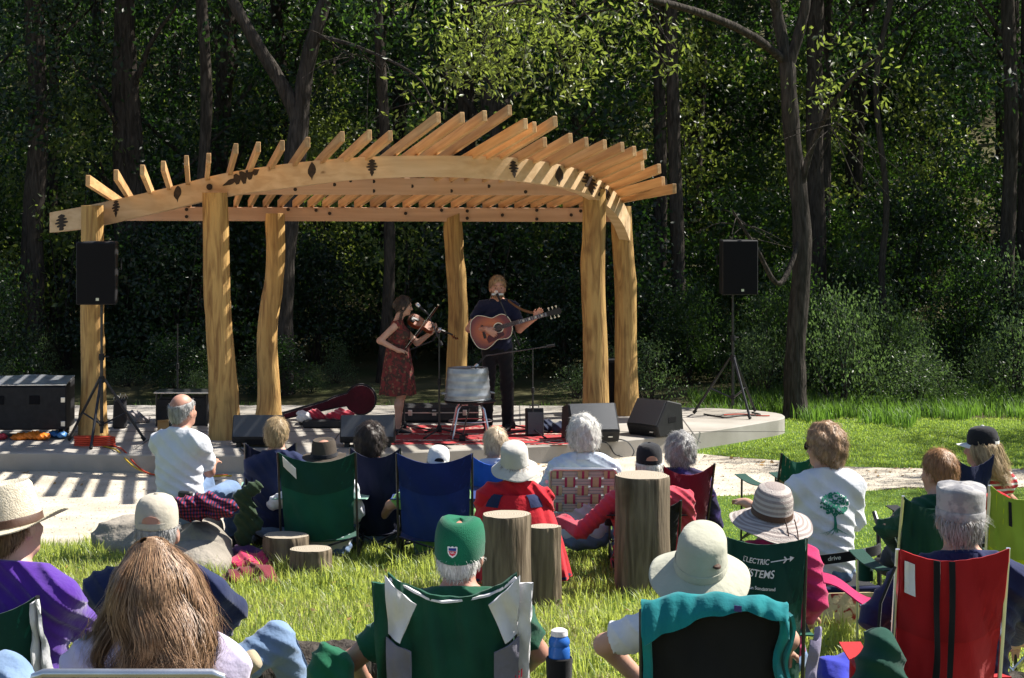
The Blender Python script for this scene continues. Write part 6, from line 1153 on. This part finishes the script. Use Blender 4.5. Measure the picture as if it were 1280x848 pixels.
p = person('man in black cap and rose red shirt with his elbow out', 811, 552, 12.5, s=1.02, extra=.03, bw=1.3, lean=.30, skin=SKIN2, hr=('ring', H_WHITE), shirt=ROSE, hat=('cap', BLACKF, BLACKF, SKIN2), hd=(.1, .06, 0), armL=[(728, 664, .0), (696, 648, .30)], armR=[(862, 668, .1), (850, 690, .35)], belly=.04, fa=.009)
camp_chair('black camp chair hidden behind the tallest stump', 811, 628, 12.2, 80, 0, .2, BLACKC, None, m_dsteel)
person('grey haired person in purple patterned top in the maroon chair', 850, 543, 13.2, s=.93, lean=.28, rz=-.1, skin=SKIN, hr=('perm', H_GREY), shirt=PURPN, hd=(.15, .1, 0))
camp_chair('maroon camp chair right of the tallest stump', 861, 583, 12.95, 68, .25, .22, MAROON, None, m_dsteel)
# -- right side
p = person('woman with curly sandy hair and white T-shirt printed with a green tree', 1030, 533, 11.0, s=.98, bw=.96, lean=.02, skin=SKIN, hr=('perm', H_TAN), shirt=TW, sleeve='mid', hd=(.75, .0, 0), rz=.12, belly=.0, armL=[(975, 650, .05), (935, 630, .35)], armR=[(1068, 650, .05), (1040, 660, .3)])
sunglasses(p); cx = 0.02; cz = p['Sh'].z - .10; mb = MB(); rr = random.Random(4)
for k in range(230):
    a = rr.uniform(0, 2 * pi); q = math.sqrt(rr.random()); x = cx + .085 * q * cos(a); z = cz + .062 * q * sin(a) + .01; s_ = rr.uniform(.003, .0075); w0 = rr.uniform(0, 3)
    mb.add([(x + s_ * cos(w0 + t * pi / 3), -2, z + s_ * sin(w0 + t * pi / 3)) for t in range(6)], [tuple(range(6))])
for (x0, z0, x1, z1, w0, w1) in [(0, -.125, -.004, -.06, .010, .006), (-.004, -.06, -.045, .0, .006, .002), (-.004, -.06, .05, -.01, .006, .002), (-.003, -.05, 0, .03, .005, .002)] + [(rr.uniform(-.01, .01), -.125, rr.uniform(-.09, .09), -.15 - rr.random() * .02, .003, .0012) for _ in range(14)]:
    ns = 6
    for k in range(ns):
        t0, t1 = k / ns, (k + 1) / ns; f_ = lambda t: (cx + x0 + (x1 - x0) * t, cz + z0 + (z1 - z0) * t, w0 + (w1 - w0) * t); A_, B_ = f_(t0), f_(t1)
        mb.add([(A_[0] - A_[2], -2, A_[1]), (A_[0] + A_[2], -2, A_[1]), (B_[0] + B_[2], -2, B_[1]), (B_[0] - B_[2], -2, B_[1])], [(0, 1, 2, 3)])
project(mb, p['shirt'], 'tree_print', GTREE, p['root'], start=0)
# walker chair with padded band
QUILT = mat('patterned_quilt_bag', (.62, .50, .30), (.30, .03, .03), sc=9, rough=.9, bump=.3, ramp=(.38, .46), dist=2)
sh = p['sh']; R0 = p['root'].location; w_ = thing('walker_seat', 'rolling walker seat with black back band and patterned bag', 'walker', (R0.x, R0.y, gz(0, R0.y)), .12); dz = R0.z - w_.location.z; st = dz + sh
hw = .25
for sx in (-1, 1):
    MB().tube([(sx * hw, -.26, .03), (sx * hw, -.22, st), (sx * hw, -.20, st + .34), (sx * hw, -.12, st + .40)], .014, 8).tube([(sx * hw, .30, .03), (sx * hw, -.05, st + .02)], .014, 8).build('side_frame', m_dsteel, w_, True)
    for y in (-.26, .30): MB().lathe([(0, -.012), (.055, -.012), (.06, 0), (.055, .012), (0, .012)], 16, Matrix.Translation((sx * hw, y, .06)) @ Matrix.Rotation(pi / 2, 4, 'Y')).build('wheel', m_rubber, w_, True)
MB().box((0, 0, st - .02), (.5, .42, .035)).build('seat', BLACKC, w_, bevel=.01)
def bandf(u, v): x = (u - .5) * 2; return Vector((x * hw * 1.02, -.155 - .10 * (1 - x * x) ** .5 - .06, st + .16 + .055 * v + .03 * x))
MB().sheet(bandf, 18, 2, .012).build('back_band', BLACKC, w_, True); tx = text_mb('drive', .026, (0, 0, 0)); tm = MB(); tm.add([tuple(bandf(.42 + x / (2 * hw), .5) + Vector((0, -.009, z - .008))) for x, y, z in tx.v], tx.f); tm.build('lettering', WHITET, w_)
MB().sheet(lambda u, v: bandf(.66 + .12 * u, .1 + .9 * v) + Vector((0, -.010, 0)), 3, 2, .002).build('paper_tag', WHITEP, w_)
MB().sheet(lambda u, v: Vector(((u - .5) * .46, -.275 - .03 * sin(pi * u) * sin(pi * v), st - .02 - .30 * v)), 10, 8, .012).build('bag_front', QUILT, w_, True); MB().box((0, -.22, st - .17), (.44, .09, .28)).build('bag_body', QUILT, w_, bevel=.02)
MB().box((0, -.245, st - .005), (.5, .05, .03)).build('blue_rail', NAVY, w_, bevel=.008)
camp_chair('tan and green camp chair partly hidden behind the tree shirt woman', 998, 568, 13.6, 46, .3, .28, TAN, GREEN, m_dsteel, arm=DGREEN, cup=0)
q = person('person in wide striped sun hat and magenta knit sleeves', 964, 601, 8.7, s=.97, extra=.03, lean=.28, bw=.95, skin=SKIN, hr=('short', H_GREY), shirt=MAG, hat=('sun', SUNH, BROWNL, SUNB), hd=(.1, .22, .06), armR=[(1022, 752, -.02), (1012, 770, .3)], armL=[(915, 750, .05), (930, 770, .3)])
Hm = q['H'] @ Matrix.Scale(.97, 4)
for k, dx in enumerate((.03, .075)): MB().tube([Hm @ Vector((dx, -.135, .03)), Hm @ Vector((dx + .01, -.165, -.01)), Hm @ Vector((dx + .015, -.20, -.05 - .01 * k))], .0028, 6).build('hat_cord', BROWNL, q['root'], True)
c = camp_chair('green camp chair with white lettering on its back panel', 958, 676, 8.35, 98, -.05, q['sh'], GREEN, DGREEN, m_dsteel, ground=q['root'].location.z, dip=.02)
bkf = c['bk']; cw = c['hw'] * 2
def on_back(mbs, name, m, u0, v0):
    t = MB(); t.add([tuple(bkf(u0 + x / cw, v0 + z / (c['zt'] - c['sh'])) + Vector((0, -.014, 0))) for x, y, z in mbs.v], mbs.f); return t.build(name, m, c['root'])
on_back(text_mb('ELECTRIC', .024, (-.0, 0, 0), .25, .8), 'lettering', WHITET, .36, .885); on_back(text_mb('SYSTEMS', .034, (0, 0, 0), .25, .85), 'lettering', WHITET, .37, .80); on_back(text_mb('Hamilton Sundstrand', .015, (0, 0, 0)), 'lettering', WHITET, .36, .72)
arw = MB(); arw.add([(.0, 0, .002), (.09, 0, .002), (.09, 0, .006), (0, 0, .006), (.105, 0, .004), (.085, 0, -.008), (.085, 0, .016), (.055, 0, .018), (.063, 0, .018), (.075, 0, .004), (.063, 0, -.010), (.055, 0, -.010), (.066, 0, .004)], [(0, 1, 2, 3), (4, 6, 5), (7, 8, 9, 12), (12, 9, 10, 11)]); on_back(arw, 'emblem', WHITET, .55, .895)
person('short reddish haired person in a dark green jacket with purple and black shoe out', 1173, 562, 10.0, s=.95, lean=.2, bw=1.0, rz=.15, skin=SKIN, hr=('short', H_RED), shirt=GREENJ, fa=.010, hd=(.55, 0, 0), armL=[(1105, 662, .1), (1130, 690, .3)], legs=[[(1128, 680, .4), (1110, 700, .55)], None or [(1190, 690, .4), (1190, 760, .5)]], pants=NAVYT)
camp_chair('camp chair with a dark green back and pale poles under the green jacket', 1168, 622, 9.75, 82, .15, .3, DGREEN, None, m_alu)
q = person('person in black cap with long blond hair and red striped shirt', 1226, 531, 12.0, s=.93, extra=.03, lean=.2, skin=SKIN2, hr=('under', H_BLOND), shirt=STRIPE, sleeve='short', hat=('cap', BLACKF, WHITEC, BLACKF), hd=(1.0, 0, 0), rz=.25, armR=[(1252, 612, .1), (1262, 622, .3)], pants=DENIM)
camp_chair('black camp chair turned left behind the red haired person', 1216, 572, 11.75, 58, .35, .25, BLACKC, NAVY, m_dsteel)
c = camp_chair('empty lime yellow camp chair cut off at the right edge', 1275, 610, 9.0, 76, 0, .36, LIME, LIMED, m_alu); MB().sheet(lambda u, v: c['bk'](.30 + .05 * u, .82 + .16 * v) + Vector((0, -.016, 0)), 1, 4, .003).build('strap', BLACKC, c['root'])
q_ = thing('red_cooler_bag', 'red soft bag with a white patch leaning beside the lime chair', 'bag', (XP(1242, 9.4), 9.4, ZP(690, 9.4))); S_ = Sdf(); S_.ell((0, 0, .06), (.10, .09, .11)); S_.ell((.02, 0, .12), (.07, .07, .06)); S_.mesh('bag_body', .012, REDC, q_, folds(.008, 30, 3)); MB().box((-.06, -.085, .02), (.07, .01, .05)).build('patch', WHITEP, q_)
q_.location.z = gz(0, 9.4) + .02
bx2 = thing('folding_side_table', 'small dark folding side table holding the red bag', 'table', (XP(1242, 9.4), 9.4, gz(0, 9.4))); zt2 = ZP(672, 9.4) - gz(0, 9.4)
MB().box((0, 0, zt2 - .012), (.34, .3, .02)).build('tabletop', BLACKC, bx2)
for sx in (-1, 1):
    for sy in (-1, 1): MB().tube([(sx * .14, sy * .12, 0), (sx * .14, sy * .12, zt2 - .02)], .009, 6).build('leg', m_dsteel, bx2)
q_.location.z = gz(0, 9.4) + zt2 + .045
# -- near row
q = person('grey haired man in grey camouflage cap and navy sweatshirt in the red chair', 1200, 601, 7.2, s=1.02, extra=.01, bw=1.1, lean=.16, skin=SKIN, hr=('short', H_GREY), shirt=NAVYS, fa=.007, hat=('army', CAMO, CAMO), hd=(-.12, .05, .03), armL=[(1092, 770, .0), (1130, 800, .35)], armR=[(1290, 770, .05), (1270, 800, .35)], collar=NAVYS)
c = camp_chair('bright red camp chair with two black straps and a paper tag', 1191, 690, 6.85, 140, .05, q['sh'], REDC, REDB, m_alu, ground=q['root'].location.z, dip=.035, cup=2)
for u0, du in ((.30, .008), (.42, .03)): MB().sheet(lambda u, v: c['bk'](u0 + .055 * u + du * (1 - v), 1.005 - .98 * v) + Vector((0, -.016 - .02 * sin(pi * v), .0)), 2, 14, .004).build('strap', BLACKC, c['root'], True)
MB().sheet(lambda u, v: c['bk'](.05 + .09 * u, .80 + .16 * v) + Vector((0, -.018, 0)), 2, 3, .002).build('paper_tag', WHITEP, c['root'])
g7 = thing('carry_bag', 'dark green chair bag hanging from the back of the red chair', 'bag', c['root'].matrix_basis @ Vector((-.16, c['yb'] + .02, .30)) if False else (c['root'].location + Vector((-.22, -.50, .42)))); S_ = Sdf(); S_.cap((-.05, 0, .38), (-.10, -.02, .0), .05, .11); S_.cap((-.04, -.02, .30), (.10, -.03, -.02), .06, .12, .08); S_.cap((.10, -.03, .0), (.30, -.02, -.04), .10, .09, .08); S_.mesh('bag_body', .013, DGREEN, g7, folds(.014, 24, 6)); MB().tube([(-.05, 0, .40), (-.04, .01, .5), (.02, .05, .62)], .006, 6).build('cord', BLACKC, g7, True)
q = person('person in sage green safari hat and white T-shirt with a bare elbow', 876, 652, 6.9, s=1.0, extra=.03, bw=1.0, lean=.22, skin=SKIN, hr=('crop', H_GREY), shirt=TW, sleeve='short', hat=('safari', SAGE, SAGE), hd=(-.1, .42, .12), rz=-.1, armL=[(756, 806, .10), (812, 862, .28)], armR=[(985, 800, .1), (980, 815, .35)])
MB().lathe([(0, -.006), (.012, -.004), (.016, .0), (.012, .006), (0, .008)], 12, q['H'] @ Matrix.Translation((.06, -.098, .07))).build('hat_toggle', BROWNL, q['root'], True)
c = camp_chair('black camp chair draped with a teal jacket', 893, 768, 6.55, 196 * .93, -.08, q['sh'], BLACKC, None, m_dsteel, ground=q['root'].location.z, dip=-.04, arm=DGREEN)
tj = thing('teal_jacket', 'bright teal jacket hung over the top of the black chair', 'jacket', c['root'].location, c['root'].rotation_euler.z); bkf2 = c['bk']
MB().sheet(lambda u, v: bkf2(u, 1.0 - .0 * u) * 1.0 + Vector((0, .055 * cos(pi * (v - .0)) - .012, .012 + .018 * sin(pi * v) - (.04 + .012 * sin(7 * u) + .10 * (1 - u) ** 3) * max(0, v - .55) * 2 + .006 * sin(22 * u + 5 * v) - .08 * (max(0, .5 - v))))
    if .02 < u < .98 else bkf2(u, 1.0) + Vector((0, .055 * cos(pi * v) - .012, .012 + .018 * sin(pi * v) - .1 * max(0, v - .55) * 2)), 36, 12, .010).build('body', TEAL, tj, True, 80)
MB().sheet(lambda u, v: bkf2(.93 + .09 * u + .03 * v, 1 - .50 * v) + Vector((.012 * sin(9 * v), -.035 - .015 * sin(7 * u), 0)), 6, 14, .012).build('sleeve', TEAL, tj, True, 80); MB().sheet(lambda u, v: bkf2(.0 + .06 * u - .02 * v, .96 - .70 * v) + Vector((0, -.03 - .012 * sin(9 * v), 0)), 5, 14, .012).build('sleeve', TEAL, tj, True, 80)
MB().sheet(lambda u, v: bkf2(.63 + .05 * u, .985) + Vector((0, -.074, .0 + .02 * v)), 2, 2, .002).build('label_patch', PURPN, tj)
q = person('white haired man in green knit cap and green shirt in the near row', 575, 640, 7.3, s=1.04, extra=.026, bw=1.12, lean=.16, skin=SKIN2, hr=('ring', H_WHITE), shirt=GREENT, sleeve='short', hat=('beanie', GKNIT, GKNIT), hd=(-.15, .03, .04), armL=[(440, 826, .05), (455, 850, .3)], armR=[(672, 815, .05), (640, 850, .3)], belly=.04)
crown = [o for o in q['root'].children if o.name.startswith('cap_crown')][0]; Hq = q['H']; shield = [(-.017, .016), (-.011, .018), (-.006, .015), (0, .019), (.006, .015), (.011, .018), (.017, .016), (.016, -.004), (.011, -.014), (0, -.021), (-.011, -.014), (-.016, -.004)]
M4 = Matrix.Translation(Hq.translation); bc = Hq @ Vector((.0, -.2, .035))
def emblem(poly, name, m, off): t = MB(); t.add([(bc.x + .004 + u, -2, bc.z + v) for u, v in poly], [tuple(range(len(poly)))]); project(t, crown, name, m, q['root'], start=0, off=off)
emblem([(u * 1.12, v * 1.12) for u, v in shield], 'emblem', WHITET, .004); emblem([(-.014, .014), (.014, .014), (.0145, .004), (-.0145, .004)], 'emblem_band', mat('blue_print', (.02, .04, .22), None, rough=.7, bump=0), .0055); emblem([(-.0145, .002), (.0145, .002), (.010, -.011), (0, -.017), (-.010, -.011)], 'emblem_field', REDT, .0055)
tx = text_mb('NFL', .008, (bc.x + .004, -2, bc.z - .007)); project(tx, crown, 'lettering', WHITET, q['root'], start=0, off=.007)
c = camp_chair('camp chair hidden under the green grey and white team jacket', 566, 733, 6.95, 160, 0, q['sh'], DGREEN, None, m_dsteel, ground=q['root'].location.z, dip=.075, arm=DGREEN)
dj = thing('team_jacket', 'dark green jacket with white and grey panels hung over a chair', 'jacket', c['root'].location); b3 = c['bk']; JG = cloth('jacket_green', (.012, .075, .045), (.009, .055, .034), bump=.5)
MB().sheet(lambda u, v: b3(.0 + 1.0 * u, 1.03 - 1.0 * v) + Vector((0, -.020 - .012 * sin(11 * u + 2 * v) * v - .012 * sin(23 * u), .02 * (1 - v))), 40, 26, .008).build('body', JG, dj, True, 80)
MB().sheet(lambda u, v: b3(.01 + .98 * u, 1.035) + Vector((0, -.03 + .10 * v, .012 * sin(pi * v) + .005 * sin(13 * u) - .03 * v)), 24, 6, .008).build('collar', WHITEP, dj, True, 80)
for sx in (-1, 1):
    U = (lambda t: .5 + sx * t)
    MB().sheet(lambda u, v: b3(U(.50 - .24 * u * (1 - .6 * v)), 1.035 - .30 * v - .06 * u * (1 - v)) + Vector((sx * .01, -.060 - .012 * sin(5 * v + u * 3), .015)), 12, 12, .007).build('white_panel', WHITEP, dj, True, 80)
    MB().sheet(lambda u, v: b3(U(.51 - .20 * u + .03 * v), .74 - .68 * v) + Vector((sx * .012, -.066 - .014 * sin(9 * v + u * 4), 0)), 8, 16, .007).build('grey_panel', GREYJ, dj, True, 80)
    MB().sheet(lambda u, v: b3(U(.52 + .10 * u + .03 * v), 1.0 - .8 * v) + Vector((0, -.03 - .03 * u - .012 * sin(8 * v), -.03 * u)), 8, 18, .010).build('sleeve', WHITEP if sx > 0 else JG, dj, True, 80)
tx = text_mb('SI', .034, (0, 0, 0)); tm = MB(); tm.add([tuple(b3(1.025 + x / (2 * c['hw']), .52 + z / (c['zt'] - c['sh'])) + Vector((.012, -.075, 0))) for x, y, z in tx.v], tx.f); tm.build('lettering', REDT, dj)
q = person('man in beige baseball cap and navy jacket beyond the long haired woman', 197, 615, 7.7, s=1.02, extra=.03, bw=1.25, lean=.02, skin=SKIN2, hr=('crop', H_GREY), shirt=NAVYJ, fa=.007, hat=('cap', STONEH, STONEH, SKIN2), hd=(-.05, .05, 0), armL=[(122, 745, .1), (135, 790, .3)], armR=[(292, 760, .08), (270, 800, .3)], pants=DENIM_L, legs=[[(116, 780, .3), (100, 900, .4)], [(346, 800, .15), (392, 905, .42)]])
def log(label, a, b_, r):
    a, b_ = Vector(a), Vector(b_); o = thing('fallen_log', label, 'log', a); d = b_ - a; n = 24; nn = 22; vs = []; R3 = d.to_track_quat('Z', 'Y').to_matrix(); ph = random.random() * 6
    for i in range(n + 1):
        for k in range(nn):
            q_ = 2 * pi * k / nn; e = r * (1 + .06 * sin(3 * q_ + ph + i * .2) + .05 * sin(8 * q_ + i * .9) + .04 * random.uniform(-1, 1)); vs.append(d * i / n + R3 @ Vector((e * cos(q_), e * sin(q_), 0)))
    fs = [(i * nn + k, i * nn + (k + 1) % nn, (i + 1) * nn + (k + 1) % nn, (i + 1) * nn + k) for i in range(n) for k in range(nn)]; MB().add(vs, fs).build('bark', m_bark2, o, True, 60)
    for e, s_ in ((0, 1), (n, -1)): MB().add([vs[e * nn + k] for k in range(nn)], [tuple(range(nn))]).build('sawn_end', m_stumptop, o)
log('rough barked log lying behind the jeans leg at the lower left', (XP(285, 9.2), 9.2, gz(0, 9.2) + .13), (XP(470, 9.4), 9.4, gz(0, 9.4) + .12), .15); log('fallen log in the grass at the lower right edge', (XP(1225, 8.8), 8.8, gz(0, 8.8) + .1), (XP(1420, 9.0), 9.0, gz(0, 9) + .1), .13)
sq_ = q['sh']; log('log seat under the man in the beige cap', (XP(90, 7.75), 7.72, gz(0, 7.7) + sq_ - .20), (XP(320, 7.75), 7.72, gz(0, 7.7) + sq_ - .20), .19)
q = person('person in wide straw hat and purple fleece at the left edge', 18, 601, 6.6, s=1.0, extra=.028, bw=1.1, lean=.14, skin=SKIN, hr=('short', H_BROWN), shirt=PURPLE, fa=.006, hat=('straw', STRAW, BROWNL), hd=(-.35, .08, -.12), rz=-.25, armR=[(100, 775, .05), (70, 800, .35)], armL=[(-60, 780, .1), (-40, 800, .35)])
c = camp_chair('green camp chair of the person in the straw hat', -25, 748, 6.3, 150, -.12, q['sh'], GREEN, DGREEN, m_dsteel, ground=q['root'].location.z); 
gj = thing('grey_jacket', 'pale grey jacket hanging at the side of the green chair', 'jacket', c['root'].location, -.12); b4 = c['bk']; MB().sheet(lambda u, v: b4(.97 + .16 * u * (.4 + .6 * v), .98 - .85 * v) + Vector((0, -.03 - .02 * sin(8 * u + 4 * v), 0)), 8, 16, .008).build('body', cloth('pale_grey', (.55, .55, .57)), gj, True, 80)
q = person('woman with long wavy brown hair and lavender T-shirt in the foreground', 196, 668, 5.3, s=1.0, extra=.01, bw=1.08, lean=.12, skin=SKIN, hr=('long', hairmat('chestnut_hair', (.36, .22, .125), (.14, .075, .042))), shirt=LAV, sleeve='short', hd=(-.2, .05, -.1), pants=DENIM_L, armL=[(82, 890, .1), (28, 862, .40)], armR=[(290, 880, .1), (270, 890, .3)], legs=[[(4, 845, .46), (-14, 950, .55)], [(262, 1010, .42), (268, 1150, .5)]], belly=.02)
web_chair('white lawn chair with navy webbing under the long haired woman', 160, 842, 5.0, .50, 0, q['sh'] + (q['root'].location.z - gz(0, 5.0)), [cloth('navy_strap', (.02, .025, .09)), WHITEP], [WHITEP, WHITEP], 9, 6)
kh = thing('khaki_hat', 'khaki hat lying against the jeans leg near the rough log', 'hat', W(306, 832, 7.1)); hat_mesh('bucket', Matrix.Rotation(1.0, 4, 'Y'), .45, [KHAKI, KHAKI], kh)
# -- loose things
q = thing('water_bottle_pouch', 'blue bottle with white cap in the black chair pocket', 'bottle', W(699, 828, 7.1)); MB().lathe([(0, 0), (.036, 0), (.04, .01), (.04, .05), (.036, .06), (.04, .07), (.038, .085), (.028, .10)], 20).build('bottle', mat('blue_plastic', (.03, .14, .5), None, rough=.3, bump=0), q, True); MB().lathe([(.030, .098), (.032, .10), (.030, .118), (.02, .124), (0, .125)], 20).build('cap', WHITEP, q, True)
MB().lathe([(.045, -.10), (.05, .015), (.046, .02), (.042, -.1), (0, -.1)], 20).build('holder', BLACKC, q, True)
def bundle(name, label, cat, px, py, Y, sx, sz_, c, seed, lift=None):
    S_ = Sdf(); r_ = random.Random(seed)
    for j in range(8): S_.ell((r_.uniform(-.6, .6) * sx, r_.uniform(-.08, .08), r_.uniform(.1, .6) * sz_), (sx * .45, .08, sz_ * .4), None, .04)
    o = S_.mesh(name, .012, cloth(name + '_cloth', c), None, folds(.007, 30, seed)); o.location = (XP(px, Y), Y, gz(0, Y) if lift is None else lift); return tag(o, label, cat)
bundle('green_bag', 'green jacket bundled beside the near green chair', 'jacket', 418, 822, 7.2, .10, .34, (.012, .12, .06), 3, lift=gz(0, 7.2) + .36)
bundle('blue_bag', 'bright blue bag with pink bits at the bottom right of the grass', 'bag', 1046, 846, 7.8, .08, .14, (.03, .04, .38), 5, lift=ZP(862, 7.8)); lc_ = MB().sheet(lambda u, v: Vector((.045 * sin(2.4 * u) + .02 * v, -.05 * cos(2.4 * u) + .012 * sin(6 * v), .16 * v - .03 * (1 - u) + .012 * sin(7 * u + 3 * v))), 12, 10, .006).build('cloth', cloth('lilac_cloth', (.24, .21, .32)), None, True, 80); lc_.location = W(1003, 842, 6.75); tag(lc_, 'lilac grey cloth tucked beside the black chair', 'cloth')
MB_ = MB().sheet(lambda u, v: Vector((-.10 + .20 * u, .05 * v, .05 - .10 * u + .03 * v + .01 * sin(6 * u))), 8, 3, .006); o = MB_.build('armrest_flap', REDB, None, True); o.location = W(1062, 745, 7.4); tag(o, 'pinkish red cloth flap sticking out of the arm of the red chair', 'cloth'); o.data.materials[0] = MAG
